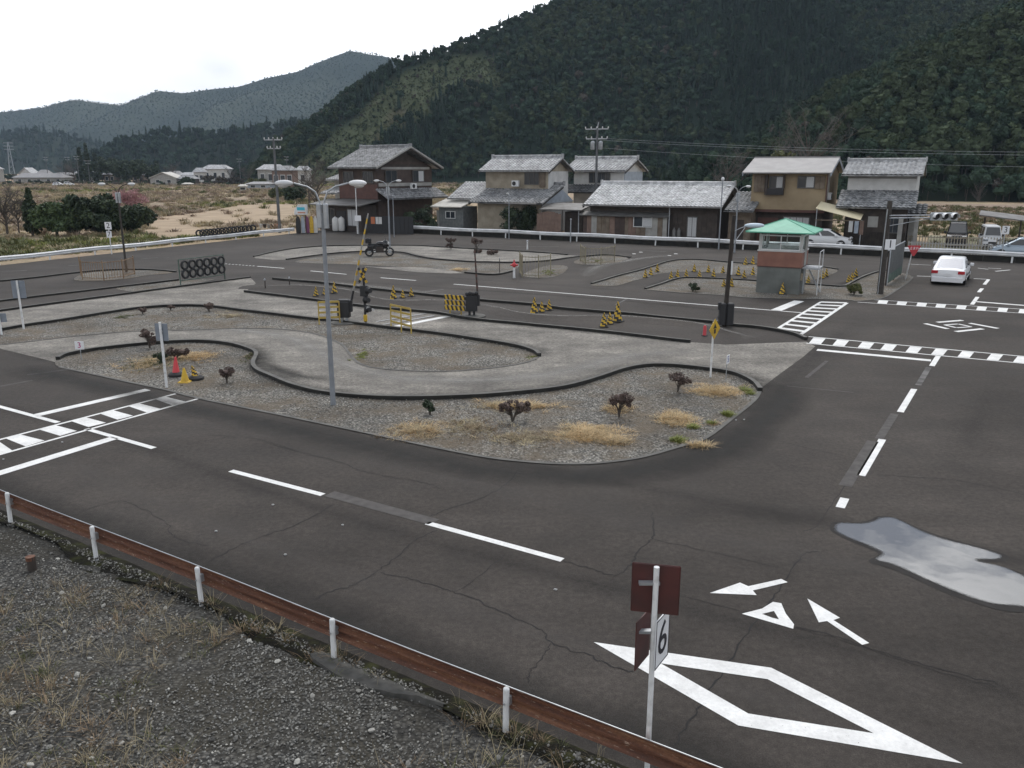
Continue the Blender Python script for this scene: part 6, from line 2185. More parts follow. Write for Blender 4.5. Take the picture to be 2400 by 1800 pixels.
q = MB(); q.plate([(0.08, -0.2, 0), (0.42, -0.2, -0.10), (0.42, -0.2, -0.02), (0.12, -0.2, 0.10)], (0, 0.02, 0)); o = q.build('arrow_box', 'plaster_white', h); o.location = (0, 0, zt - 1.72)
q = MB(); q.bbox(-0.17, 0.17, -0.12, 0.05, zt - 1.2, zt - 0.75, 0.03); q.build('bell_box', 'black', h)
def gate_machine(label, px, py, arm_top, arm_cols, rz=0.0, board=False):
    p = G(px, py)
    h = thing('crossing_gate', label, 'crossing gate', p, 0)
    q = MB(); q.bbox(-0.27, 0.25, -0.2, 0.22, 0.26, 0.95, 0.04); q.build('machine_box', 'black', h)
    q = MB(); q.bbox(-0.24, 0.22, -0.17, 0.19, 0.952, 1.02, 0.03); q.build('lid', 'black', h)
    for x in (-0.1, 0.1):
        q = MB(); q.box(x - 0.05, x + 0.05, -0.1, 0.1, 0.0, 0.26); q.build('foot', 'galv' if not board else 'black', h)
    q = MB(); q.lathe([(0.62, 0), (0.62, 0.05), (0.5, 0.07)], 20); q.build('plinth', 'kerb_top', h)
    a0 = Vector((0.28, 0, 0.75))
    a1 = arm_top - p
    n = 18
    for k in range(n):
        u0, u1 = a0.lerp(a1, k / n), a0.lerp(a1, (k + 0.985) / n)
        q = MB(); q.cyl(u0, u1, 0.05 - 0.022 * k / n, 0.05 - 0.022 * (k + 1) / n, 8); q.build('arm_segment', arm_cols[0 if k < 3 else 1 + k % 2], h, smooth=True)
    q = MB(); q.bbox(0.2, 0.36, -0.12, 0.12, 0.5, 1.0, 0.03); q.build('crank', 'black', h)
    return h, p
p0 = G(808, 757)
gate_machine('black crossing gate with its striped barrier arm raised', 808, 757, ray(863, 500, p0.y), ('black', 'yellow', 'plaster_grey'))
p0 = G(1106, 742)
g_, p_ = gate_machine('black crossing gate with thin reddish arm behind the striped boards', 1106, 742, ray(1112, 580, p0.y), ('black', 'siding_red', 'board_dark'), board=True)
for k in range(4):
    q = MB(); q.ball((-0.2 + 0.14 * k, -0.1, 1.03 + 0.03 * (k % 2)), (0.1, 0.12, 0.1), 8, 6); q.build('cover_lump', 'black', g_, smooth=True)
# striped boards in front
pa, pb = G(1043, 738), G(1092, 742)
h = thing('striped_barrier', 'black and yellow striped barrier boards beside the second crossing gate', 'barrier', pa, math.atan2((pb - pa).y, (pb - pa).x))
L_ = (pb - pa).length
for r in range(3):
    z0 = 0.25 + r * 0.24
    n = 10
    for k in range(n + 1):
        x0, x1 = L_ * (k - 0.5) / n, L_ * (k + 0.5) / n
        x0, x1 = max(0, x0), min(L_, x1)
        sk = 0.07
        q = MB(); q.plate([(x0, -0.02, z0), (x1, -0.02, z0), (max(0, min(L_, x1 - sk)), -0.02, z0 + 0.2), (max(0, x0 - sk), -0.02, z0 + 0.2)], (0, 0.02, 0))
        q.build('stripe', 'yellow' if k % 2 else 'black', h)
for x in (0.25, L_ - 0.25):
    q = MB(); q.box(x - 0.025, x + 0.025, 0.005, 0.05, 0, 0.95); q.build('leg', 'yellow_faded', h)
for a_, b_ in (((882, 754), (1000, 734.5)), ((897, 761), (1018, 740))):
    o = strip([G(*a_), G(*b_)], 0.07, 0.012, 'galv', 'rail_track', path)
    o = strip([G(a_[0] + 3, a_[1] + 1.5), G(b_[0] + 3, b_[1] + 1.5)], 0.05, 0.010, 'crack', 'rail_gap', path)

# ---- tyres
def tyre_mesh(R0, r):
    q = MB(); q.torus((0, 0, 0), R0, r, 'y', 20, 8)
    w = MB(); w.torus((0, 0, 0), R0 - r * 0.9, r * 0.28, 'y', 20, 6)
    return q.mesh('tread', ['rubber']), w.mesh('rim_bead', ['kerb_top'])
TY = tyre_mesh(0.175, 0.07)
TY2 = tyre_mesh(0.22, 0.06)
TY3 = tyre_mesh(0.27, 0.065)
def tyre(p, rz, tilt, label, group, ty=TY):
    h = thing('tyre', label, 'tyre', p, 0, group)
    h.rotation_euler = (tilt, 0, rz)
    for nm, me in zip(('tread', 'rim_bead'), ty):
        link(nm, me, h, smooth='all')
pa, pb = G(423, 671), G(528, 655)
an = math.atan2((pb - pa).y, (pb - pa).x)
L_ = (pb - pa).length
hr = thing('tyre_rack', 'dark mesh rack holding two rows of old tyres', 'rack', pa, an)
zt = zat(pa.x, pa.y, 609)
for x in (0.02, L_ - 0.02):
    q = MB(); q.cyl((x, 0, 0), (x, 0, zt), 0.035, n=8); q.build('post', 'board_green', hr, smooth=True)
for z in (zt, 0.3, zt * 0.55):
    q = MB(); q.cyl((0.02, 0, z), (L_ - 0.02, 0, z), 0.025, n=6); q.build('rail', 'board_green', hr)
q = MB()
for k in range(22):
    x = L_ * (k + 0.5) / 22
    q.cyl((x, 0.03, 0.3), (x, 0.03, zt), 0.008, n=4)
o = q.build('mesh_wires', 'board_green', hr); o['kind'] = 'stuff'
for r in range(2):
    for k in range(6):
        p = pa + Vector((math.cos(an), math.sin(an), 0)) * (L_ * (k + 0.6) / 6.2)
        p.z = zt - 0.32 - 0.5 * r
        p += Vector((math.sin(an), -math.cos(an), 0)) * 0.12
        tyre(p, an, 0.03, '%s tyre in the %s row of the dark rack' % (ORD[k] if k < 5 else 'rightmost', ('upper', 'lower')[r]), 'tyres in the rack', TY2)
for k in range(15):
    t = k / 14.0
    p = G(472 + 125 * t, 571 - 14.5 * t)
    p += Vector((-0.12, 0.05, 0)); p.z = 0.90
    tyre(p, 0.25, 0.2, ('%s tyre of the row leaning along the white field rail' % (ORD[k] if k < 10 else ('fifth from right', 'fourth from right', 'third from right', 'second from right', 'rightmost')[k - 10])), 'tyres leaning along the field rail', TY3)
# shop things by the corner house
def shop_loc(px, py):
    return G(px, py)
cols = ['black', 'tin_blue', 'purple', 'yellow', 'plaster_white']
mat('purple', (0.16, 0.05, 0.11), 0.7)
mat('cyan', (0.05, 0.42, 0.55), 0.5)
nm_ = ['black', 'light blue', 'dark purple', 'yellow', 'white']
for k, x in enumerate((700, 711, 721, 731, 740)):
    p = G(x, 547)
    h = thing('banner_board', '%s upright rounded board in the row under the white shop sign' % nm_[k], 'board', p, R(-15), 'coloured boards by the shop')
    q = MB(); w = 0.2 if k else 0.26
    q.plate([(-w, 0, 0.05), (w, 0, 0.05), (w * 1.05, 0, 1.0), (w * 0.8, 0, 1.5), (w * 0.3, 0, 1.72), (-w * 0.3, 0, 1.72), (-w * 0.8, 0, 1.5), (-w * 1.05, 0, 1.0)], (0, 0.06, 0)); q.build('panel', cols[k], h)
    q = MB(); q.box(-w * 0.7, w * 0.7, -0.08, 0.14, 0.0, 0.048); q.build('foot', 'rubber', h)
p = G(706, 547)
h = thing('shop_sign', 'white sign box with cyan print above the coloured boards', 'sign', p, R(-12))
z0, z1 = zat(p.x, p.y, 503), zat(p.x, p.y, 479)
q = MB(); q.plate([(-0.66, 0, z0), (0.72, 0, z0), (0.74, 0, z1), (-0.2, 0, z1 - 0.03), (-0.6, 0, z0 + 0.45)], (0, 0.3, 0)); q.build('box', 'white_metal', h)
q = MB(); q.box(-0.3, 0.55, -0.012, -0.002, z0 + 0.42, z1 - 0.28); q.build('print_panel', 'cyan', h)
q = MB(); q.box(-0.25, 0.6, -0.012, -0.002, z0 + 0.14, z0 + 0.24); q.build('print_line', 'orange_panel', h)
for x in (-0.45, 0.5):
    q = MB(); q.cyl((x, 0.15, 0), (x, 0.15, z0), 0.05, n=8); q.build('post', 'board_dark', h)
for k, x in enumerate((787, 801)):
    p = G(x, 543)
    h = thing('storage_tank', ('left' if k == 0 else 'right') + ' white rounded tank before the corner house door', 'tank', p, R(-15))
    q = MB(); q.lathe([(0.30, 0.1), (0.33, 0.2), (0.33, 1.25), (0.26, 1.42), (0.1, 1.5)], 16); q.build('body', 'plaster_white', h, smooth=True)
    q = MB(); q.lathe([(0.28, 0), (0.28, 0.1)], 12); q.build('foot_ring', 'rubber', h)
    q = MB(); q.lathe([(0.08, 1.5), (0.08, 1.58), (0.02, 1.6)], 10); q.build('cap', 'galv', h)
p = G(841, 549)
h = thing('small_sign', 'small white sign board on the white pole by the yard fence', 'sign', p, R(-10))
z0 = zat(p.x, p.y, 518)
q = MB(); q.box(-0.33, 0.33, -0.08, -0.05, z0, z0 + 0.55); q.build('panel', 'sign_white', h)
q = MB(); q.cyl((0, 0, 0), (0, 0, z0 + 0.5), 0.035, n=8); q.build('post', 'galv', h)
# hanging cloths / tubs at the field corner
for k in range(6):
    p = G(612 + k * 9, 534)
    h = thing('garden_pot', '%s of the small pots lined up at the field corner' % (ORD[k] if k < 5 else 'rightmost'), 'pot', p, k, 'pots at the field corner')
    q = MB(); q.lathe([(0.15, 0), (0.2, 0.4), (0.22, 0.42), (0.18, 0.42)], 10); q.build('pot', ('plaster_white', 'board_dark', 'plaster_grey', 'board_dark', 'orange_panel', 'plaster_white')[k], h, smooth=True)
    q = MB(); q.lathe([(0.18, 0.40), (0.02, 0.41)], 10); q.build('soil', 'board_dark', h)
# white picket fence across the street at the right
pa, pb = street(s_of(2125, 5.0), 5.0), street(s_of(2420, 5.0), 5.0)
h = thing('picket_fence', 'tan picket fence across the street in front of the vans', 'fence', pa, ST_A)
L_ = (pb - pa).length
q = MB()
for k in range(int(L_ / 0.22)):
    q.box(k * 0.22, k * 0.22 + 0.07, -0.015, 0.015, 0.05, 0.98)
o = q.build('pickets', 'stucco_cream', h); o['kind'] = 'stuff'
for z in (0.2, 0.8):
    q = MB(); q.box(0, L_, 0.017, 0.05, z, z + 0.07); q.build('rail', 'stucco_cream', h)
# carport at the right
pa = street(s_of(2300, 9.0), 9.0)
h = thing('carport', 'grey flat roofed carport over the white van at the right', 'carport', pa, ST_A)
q = MB(); q.plate([(-0.5, -0.6, 2.55), (3.2, -0.6, 2.1), (3.6, 3.4, 2.3), (-0.3, 3.4, 2.75)], (0, 0, 0.09)); q.build('roof_sheet', 'tin_grey', h)
for x, y in ((2.7, 0.0), (2.9, 3.0), (0.1, 3.0)):
    q = MB(); q.cyl((x, y, 0), (x, y, 2.25), 0.07, n=6); q.build('post', 'board_dark', h)
# overhead wires
for k, (za, zb) in enumerate(((9.6, 8.4), (9.4, 8.1), (8.6, 6.9))):
    q = MB()
    a_, b_ = street(13.5, 12.0, za), street(95, 14.0, zb)
    pts = []
    for i in range(17):
        t = i / 16
        p = a_.lerp(b_, t); p.z -= 1.2 * 4 * t * (1 - t)
        pts.append(p)
    q.tube(pts, 0.011, 4)
    tag(q.build('overhead_wire', 'galv'), ('uppermost', 'middle', 'lowest')[k] + ' overhead wire running right from the transformer pole', 'wire', 'overhead wires')
# ================================================================== VEHICLES
def car(label, loc, rz, spec, paint, cat='car', lights=True):
    """x forward, y left; spec gives length, width, side profile of the lower body top and of the glasshouse"""
    h = thing(spec.get('name', 'parked_car'), label, cat, loc, rz)
    W = spec['w'] / 2
    zb = spec.get('zb', 0.2)
    body = MB()
    rings = []
    for x, zs, k in spec['low']:
        w = W * k
        rings.append([(x, -w * 0.86, zb), (x, -w * 0.98, zb + 0.08), (x, -w, zb + (zs - zb) * 0.45), (x, -w * 0.985, zs - 0.14), (x, -w * 0.90, zs - 0.02), (x, -w * 0.5, zs + 0.012), (x, w * 0.5, zs + 0.012), (x, w * 0.90, zs - 0.02),
                      (x, w * 0.985, zs - 0.14), (x, w, zb + (zs - zb) * 0.45), (x, w * 0.98, zb + 0.08), (x, w * 0.86, zb)])
    body.loft(rings)
    bo = body.build('body', paint, h, smooth=True)
    xr0, xr1, xt0, xt1 = spec['house']       # belt rear, belt front, roof rear, roof front
    z0, z1 = spec['belt'], spec['h']
    wb, wt = W * 0.93, W * 0.74
    gh = MB()
    def lv(t):
        e = t
        xa, xb = xr0 + (xt0 - xr0) * e, xr1 + (xt1 - xr1) * e
        w = wb + (wt - wb) * e
        z = z0 + (z1 - z0) * t
        return [(xa, -w * 0.9, z), (xa + 0.12, -w, z), (xb - 0.12, -w, z), (xb, -w * 0.9, z), (xb + 0.05 * (1 - t), 0, z), (xb, w * 0.9, z), (xb - 0.12, w, z), (xa + 0.12, w, z), (xa, w * 0.9, z), (xa - 0.03, 0, z)]
    top = lv(1.0)
    cx = (xt0 + xt1) / 2
    cap = [(cx + (p[0] - cx) * 0.86, p[1] * 0.86, z1 + 0.035) for p in top]
    gh.loft([lv(0.0), lv(0.5), lv(0.92), top, cap])
    gh.build('cabin', paint, h, smooth=True)
    def pt(xa, ya, t, out):
        return (xa, ya, z0 + (z1 - z0) * t)
    def side(x0, x1, sgn, name='side_window'):
        q = MB()
        vs = []
        for t, xx in ((0.10, 0), (0.86, 1)):
            w = wb + (wt - wb) * t + 0.006
            ra, rb = xr0 + (xt0 - xr0) * t + 0.13, xr1 + (xt1 - xr1) * t - 0.13
            a_, b_ = ra + (rb - ra) * x0, ra + (rb - ra) * x1
            vs += [(a_, sgn * w, z0 + (z1 - z0) * t), (b_, sgn * w, z0 + (z1 - z0) * t)]
        q.plate([vs[0], vs[1], vs[3], vs[2]], (0, sgn * 0.004, 0)); q.build(name, 'car_glass', h)
    for sgn in (-1, 1):
        cuts = spec.get('cuts', (0.02, 0.47, 0.53, 0.98))
        side(cuts[0], cuts[1], sgn); side(cuts[2], cuts[3], sgn)
    for nm, xb_, xt_, sg in (('rear_window', xr0, xt0, -1), ('windscreen', xr1, xt1, 1)):
        q = MB(); vs = []
        for t in (0.10, 0.90):
            w = (wb + (wt - wb) * t) * 0.84
            x = xb_ + (xt_ - xb_) * t + sg * (0.045 if sg > 0 else 0.035)
            vs += [(x, -w, z0 + (z1 - z0) * t), (x, w, z0 + (z1 - z0) * t)]
        q.plate([vs[0], vs[1], vs[3], vs[2]], (sg * 0.006, 0, 0.003)); q.build(nm, spec.get(nm, 'car_glass'), h)
    rw = spec.get('wheel', 0.31)
    for x in spec['axles']:
        for sgn in (-1, 1):
            q = MB(); q.lathe([(rw * 0.55, -0.10), (rw * 0.93, -0.10), (rw, -0.06), (rw, 0.06), (rw * 0.93, 0.10), (rw * 0.55, 0.10)], 18)
            o = q.build('wheel', 'rubber', h, smooth=True); o.rotation_euler = (math.pi / 2, 0, 0); o.location = (x, sgn * (W - 0.09), rw)
            q = MB(); q.lathe([(rw * 0.6, 0), (rw * 0.55, 0.02), (rw * 0.15, 0.03)], 12); c_ = q.build('hub_cap', 'chrome', o); c_.location = (0, 0, 0.095 * (-sgn)); c_.rotation_euler = (0 if sgn < 0 else math.pi, 0, 0)
            q = MB(); q.lathe([(rw * 1.16, -0.004), (rw * 1.16, 0.004)], 18); a_ = q.build('wheel_arch', 'black', h); a_.rotation_euler = (math.pi / 2, 0, 0); a_.location = (x, sgn * (W * 0.998 + 0.001), rw + 0.03)
    xe, xf = spec['low'][0][0], spec['low'][-1][0]
    zl = spec.get('zl', 0.78)
    for sgn in (-1, 1):
        q = MB(); q.bbox(xe - 0.035, xe + 0.16, sgn * W * 0.76 - 0.17, sgn * W * 0.76 + 0.17, zl - 0.07, zl + 0.09, 0.02); q.build('tail_light', 'tail_light', h)
        q = MB(); q.bbox(xf - 0.22, xf + 0.01, sgn * W * 0.66 - 0.19, sgn * W * 0.66 + 0.19, zl - 0.13, zl + 0.05, 0.03); q.build('headlight', 'chrome', h)
        q = MB(); q.bbox(-0.1, 0.1, -0.1, 0.1, 0, 0.15, 0.03); o = q.build('mirror', paint if cat != 'van' else 'black', h); o.location = (xr1 - 0.35, sgn * (W + 0.09), z0 + 0.02)
        q = MB(); q.box(xe + 0.5, xf - 0.6, sgn * (W + 0.001), sgn * (W + 0.012), zb + 0.28, zb + 0.34); q.build('side_strip', 'black' if spec.get('strip', 1) else paint, h)
    q = MB(); q.box(xe - 0.055, xe - 0.038, -0.17, 0.17, 0.52, 0.68); q.build('number_plate', 'sign_white', h)
    q = MB(); q.bbox(xe - 0.05, xe + 0.12, -W * 0.9, W * 0.9, zb - 0.02, zb + 0.26, 0.03); q.build('rear_bumper', paint, h)
    q = MB(); q.bbox(xf - 0.12, xf + 0.04, -W * 0.86, W * 0.86, zb - 0.02, zb + 0.24, 0.03); q.build('front_bumper', paint if cat != 'van' else 'black', h)
    q = MB(); q.bbox(xf - 0.02, xf + 0.03, -W * 0.4, W * 0.4, zb + 0.27, zb + 0.42, 0.01); q.build('grille', 'black', h)
    q = MB(); q.box(xe + 0.2, xf - 0.2, -W * 0.8, W * 0.8, 0.12, zb + 0.02); q.build('underbody', 'black', h)
    return h
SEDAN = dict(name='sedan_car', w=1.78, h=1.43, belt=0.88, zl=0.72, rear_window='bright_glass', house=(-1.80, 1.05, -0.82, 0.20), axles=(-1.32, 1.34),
             low=[(-2.26, 0.62, 0.84), (-2.22, 0.84, 0.92), (-2.05, 0.91, 0.97), (-1.6, 0.93, 1.0), (-0.8, 0.92, 1.0), (0.6, 0.91, 1.0), (1.1, 0.92, 1.0), (1.8, 0.80, 0.98), (2.15, 0.70, 0.90), (2.24, 0.58, 0.80)])
HATCH = dict(name='hatchback_car', w=1.7, h=1.50, belt=0.96, zl=0.86, house=(-1.85, 1.18, -1.45, 0.18), axles=(-1.2, 1.25), strip=0,
             low=[(-1.98, 0.72, 0.86), (-1.93, 0.98, 0.95), (-1.5, 1.02, 1.0), (0.5, 0.98, 1.0), (1.1, 0.95, 1.0), (1.6, 0.84, 0.97), (1.92, 0.72, 0.88), (2.0, 0.58, 0.78)])
VAN = dict(name='parked_van', w=1.68, h=1.95, belt=1.12, zl=0.9, house=(-2.1, 1.7, -2.0, 0.95), axles=(-1.3, 1.35), strip=0,
           low=[(-2.2, 0.9, 0.92), (-2.15, 1.14, 0.98), (-1.0, 1.15, 1.0), (1.2, 1.14, 1.0), (1.75, 1.08, 0.98), (2.1, 0.95, 0.93), (2.18, 0.7, 0.86)])
KEI = dict(name='parked_van', w=1.45, h=1.85, belt=1.05, zl=0.8, house=(-1.6, 1.45, -1.55, 1.05), axles=(-1.0, 1.0), strip=0, wheel=0.27,
           low=[(-1.66, 0.85, 0.93), (-1.62, 1.06, 0.98), (0.0, 1.08, 1.0), (1.3, 1.06, 1.0), (1.55, 0.98, 0.97), (1.64, 0.75, 0.92)])
mat('bright_glass', (0.62, 0.65, 0.68), 0.12, 0.75)  # pale metallic colour stands in for sky reflected in the rear window
mat('paint_black', (0.016, 0.016, 0.018), 0.2, spec=0.6)
mat('paint_blue', (0.30, 0.36, 0.42), 0.22, 0.3)
mat('paint_silverwhite', (0.62, 0.63, 0.64), 0.3)
rr = G(2258, 671)
hd = R(58)
cen = rr + Vector((math.cos(hd), math.sin(hd), 0)) * 2.2 + Vector((-math.sin(hd), math.cos(hd), 0)) * 0.86
car('white sedan seen from behind waiting at the far crossing', (cen.x, cen.y, 0.004), hd, SEDAN, 'car_white')
p = street(38.75, 0.9)
car('silver white hatchback parked under the cream awning', p, ST_A, HATCH, 'paint_silverwhite')
p = street(s_of(2243, 8.0, 0.8), 8.0)
car('black van facing the street in the open yard at right', p, R(-118), VAN, 'paint_black', 'van')
p = street(s_of(2320, 6.6, 0.8), 6.6)
car('small white van under the grey carport at right', p, R(-112), KEI, 'paint_silverwhite', 'van')
p = street(s_of(2392, -2.0, 0.8), -2.0)
car('silver blue car behind the rail cut by the right picture edge', p, ST_A + math.pi, HATCH, 'paint_blue')
for k, (px, Yd) in enumerate(((166, 330), (190, 335))):
    b = Vector(((px - 1200) / FPX * Yd, Yd, 0))
    car(('left' if k == 0 else 'right') + ' of two tiny white cars by the far field edge', b, 0.3 + 0.2 * k, HATCH, 'car_white')
# motorbike on the far slalom strip
p = G(890, 601)
h = thing('motorbike', 'dark motorbike with tall fairing parked on the far slalom strip', 'motorbike', p, R(10))
h.scale = (1.12, 1.12, 1.12)
for x in (-0.68, 0.68):
    q = MB(); q.torus((0, 0, 0), 0.25, 0.055, 'y', 20, 8); o = q.build('wheel', 'rubber', h, smooth='all'); o.location = (x, 0, 0.305)
    q = MB(); q.lathe([(0.12, -0.012), (0.12, 0.012)], 14); r_ = q.build('disc', 'galv', o); r_.rotation_euler = (math.pi / 2, 0, 0)
q = MB(); q.bbox(-0.25, 0.28, -0.16, 0.16, 0.28, 0.68, 0.06); q.build('engine', 'board_dark', h)
q = MB(); q.ball((0.12, 0, 0.86), (0.34, 0.17, 0.16), 14, 8); q.build('tank', 'paint_black', h, smooth=True)
q = MB(); q.bbox(-0.75, -0.1, -0.13, 0.13, 0.76, 0.87, 0.04); q.build('seat', 'rubber', h)
q = MB(); q.bbox(-0.92, -0.52, -0.2, 0.2, 0.9, 1.22, 0.05); q.build('top_box', 'paint_black', h)
for s_ in (-0.09, 0.09):
    q = MB(); q.cyl((0.68, s_, 0.3), (0.42, s_, 1.0), 0.025, n=8); q.build('fork', 'galv', h, smooth=True)
q = MB(); q.tube([(0.36, -0.38, 1.06), (0.42, -0.2, 1.04), (0.42, 0.2, 1.04), (0.36, 0.38, 1.06)], 0.018, 6); q.build('handlebar', 'black', h)
q = MB(); q.plate([(0.5, -0.2, 0.85), (0.5, 0.2, 0.85), (0.36, 0.14, 1.36), (0.36, -0.14, 1.36)], (0.03, 0, 0.01)); q.build('windshield', 'car_glass', h)
q = MB(); q.ball((0.40, 0, 0.80), (0.26, 0.2, 0.3), 12, 8); q.build('fairing', 'paint_black', h, smooth=True)
q = MB(); q.bbox(-0.45, 0.3, -0.14, 0.14, 0.5, 0.8, 0.05); q.build('side_cover', 'paint_black', h)
q = MB(); q.ball((0.56, 0, 0.86), (0.12, 0.15, 0.14), 12, 8); q.build('headlight', 'plaster_white', h, smooth=True)
q = MB(); q.tube([(0.1, 0.14, 0.3), (-0.3, 0.2, 0.28), (-0.85, 0.22, 0.42)], 0.05, 8); q.build('exhaust', 'galv', h, smooth=True)
q = MB(); q.tube([(-0.68, 0.1, 0.3), (-0.2, 0.12, 0.45)], 0.03, 6); q.build('swing_arm', 'black', h)
for s_ in (-1, 1):
    q = MB(); q.bbox(-0.8, -0.4, s_ * 0.32 - 0.1, s_ * 0.32 + 0.1, 0.42, 0.76, 0.05); q.build('pannier', 'paint_black', h)
# ================================================================== PLANTS
mat('leaf_brown', (0.085, 0.060, 0.053), 0.85, col2=(0.14, 0.10, 0.083), scale=3)
mat('leaf_green', (0.035, 0.060, 0.022), 0.7, col2=(0.075, 0.115, 0.042), scale=1.2)
mat('leaf_deep', (0.018, 0.030, 0.016), 0.75, col2=(0.045, 0.068, 0.030), scale=0.8)
mat('leaf_olive', (0.075, 0.085, 0.028), 0.8, col2=(0.12, 0.125, 0.045), scale=1.0)
mat('blossom', (0.33, 0.16, 0.17), 0.8, col2=(0.42, 0.24, 0.24), scale=1.0)
mat('dry_grass', (0.50, 0.35, 0.18), 0.9, col2=(0.62, 0.46, 0.26), scale=1.5, rnd=0.25)
mat('pale_straw', (0.38, 0.32, 0.20), 0.9, col2=(0.27, 0.22, 0.135), scale=2, rnd=0.35)
mat('dry_brown', (0.17, 0.12, 0.075), 0.9, col2=(0.25, 0.18, 0.11), scale=1.5, rnd=0.3)
mat('field_brown', (0.24, 0.18, 0.135), 0.9, col2=(0.33, 0.26, 0.19), scale=1.5, rnd=0.25)
mat('weed_green', (0.14, 0.17, 0.035), 0.8, col2=(0.22, 0.23, 0.06), scale=2, rnd=0.2)
mat('stone', (0.10, 0.098, 0.09), 0.9, col2=(0.19, 0.185, 0.17), scale=6, rnd=0.7)
mat('stone_warm', (0.20, 0.175, 0.14), 0.9, col2=(0.14, 0.12, 0.095), scale=6, rnd=0.5)
mat('stone_pale', (0.34, 0.33, 0.30), 0.9, col2=(0.24, 0.235, 0.215), scale=6, rnd=0.45)
def shrub(label, px, py, crowns, leaf, stem_h, seed, group='shrubs of the islands', z=0.014, size=0.05, dens=260, name='shrub'):
    """crowns: (dx, dz, rx, rz)"""
    rnd = random.Random(seed)
    p = G(px, py); p.z = z
    h = thing(name, label, 'shrub', p, rnd.uniform(-0.4, 0.4), group)
    st = MB()
    cr = MB()
    for dx, dz, rx, rz in crowns:
        for k in range(5):
            e = Vector((dx + rnd.uniform(-0.6, 0.6) * rx, rnd.uniform(-0.6, 0.6) * rx, dz + rnd.uniform(-0.5, 0.3) * rz))
            st.tube([(0, 0, -0.02), (e.x * 0.25, e.y * 0.25, e.z * 0.5), e], [0.022, 0.014, 0.006], 5)
        cr.ball((dx, 0, dz), (rx * 0.45, rx * 0.45, rz * 0.42), 8, 6, 0, 0.25, rnd.random())
        for k in range(11):
            an, rr_ = rnd.uniform(0, 6.28), rnd.uniform(0.25, 0.85)
            c_ = Vector((dx + math.cos(an) * rr_ * rx, math.sin(an) * rr_ * rx, dz + rnd.uniform(-0.75, 0.55) * rz * (1.15 - rr_ * 0.5)))
            q_ = rx * rnd.uniform(0.22, 0.42)
            leaf_quads(cr, c_, (q_, q_, q_ * 0.75), int(dens / 4.5), size * 0.62, rnd, 0.0)
            e = c_ + (c_ - Vector((dx, 0, dz - rz))).normalized() * rx * rnd.uniform(0.25, 0.55)
            st.tube([(dx * 0.3, 0, dz * 0.35), c_, e], [0.009, 0.006, 0.002], 4)
    st.build('stems', 'bark', h, smooth=True)
    cr.build('crown', leaf, h)
    return h
shrub('round purplish brown shrub on the front island left of the sign pair', 1451, 979, [(0.0, 0.52, 0.34, 0.26)], 'leaf_brown', 0.4, 1, dens=420)
shrub('twin crowned purplish shrub in the middle of the front island', 1201, 989, [(-0.2, 0.46, 0.24, 0.18), (0.25, 0.42, 0.24, 0.19)], 'leaf_brown', 0.3, 2, dens=300)
shrub('low brownish shrub near the kerb under the diamond sign', 1588, 920, [(0.0, 0.42, 0.40, 0.17)], 'leaf_brown', 0.3, 3, dens=420)
shrub('small leafy green shrub left of the twin crowned one', 1008, 973, [(0.0, 0.26, 0.19, 0.22)], 'leaf_deep', 0.2, 4, dens=330)
shrub('small reddish brown shrub right of the striped cones', 532, 899, [(0.0, 0.36, 0.26, 0.17)], 'leaf_brown', 0.3, 5, dens=330)
shrub('taller brown shrub behind the grey sign back', 351, 817, [(-0.05, 0.58, 0.26, 0.24), (0.1, 0.3, 0.2, 0.2)], 'leaf_brown', 0.4, 6, dens=260)
shrub('wide flat topped brown shrub behind the red cone', 413, 842, [(-0.12, 0.26, 0.3, 0.15), (0.25, 0.28, 0.28, 0.14)], 'leaf_brown', 0.3, 7, dens=300)
shrub('dark green low shrub left of the red cone', 378, 852, [(0.0, 0.22, 0.24, 0.26)], 'leaf_deep', 0.2, 8, dens=330)
shrub('left of three little dark shrubs along the upper kerb', 335, 737, [(0.0, 0.2, 0.2, 0.16)], 'leaf_brown', 0.2, 9, dens=200)
shrub('middle of three little dark shrubs along the upper kerb', 400, 728, [(0.0, 0.18, 0.2, 0.13)], 'leaf_brown', 0.2, 10, dens=200)
shrub('right and tallest of three little dark shrubs along the upper kerb', 490, 731, [(0.0, 0.3, 0.24, 0.22)], 'leaf_brown', 0.2, 11, dens=260)
shrub('round dark green bush left of the control booth', 1624, 684, [(0.0, 0.26, 0.36, 0.28)], 'leaf_deep', 0.2, 12, dens=620, name='bush', size=0.06)
shrub('round olive green bush right of the control booth', 2002, 692, [(0.0, 0.32, 0.44, 0.34)], 'leaf_olive', 0.2, 13, dens=800, name='bush', size=0.06)
shrub('left clipped shrub on the far slalom strip', 1057, 584, [(0.0, 0.75, 0.45, 0.16), (-0.1, 0.3, 0.3, 0.15)], 'leaf_brown', 0.5, 14, dens=300, size=0.08)
shrub('middle clipped shrub on the far slalom strip', 1117, 593, [(0.0, 0.95, 0.5, 0.22), (0.1, 0.12, 0.35, 0.1)], 'leaf_brown', 0.5, 15, dens=300, size=0.08)
shrub('right clipped low shrub on the far slalom strip', 1156, 597, [(0.0, 0.25, 0.5, 0.18)], 'leaf_brown', 0.3, 16, dens=300, size=0.08)

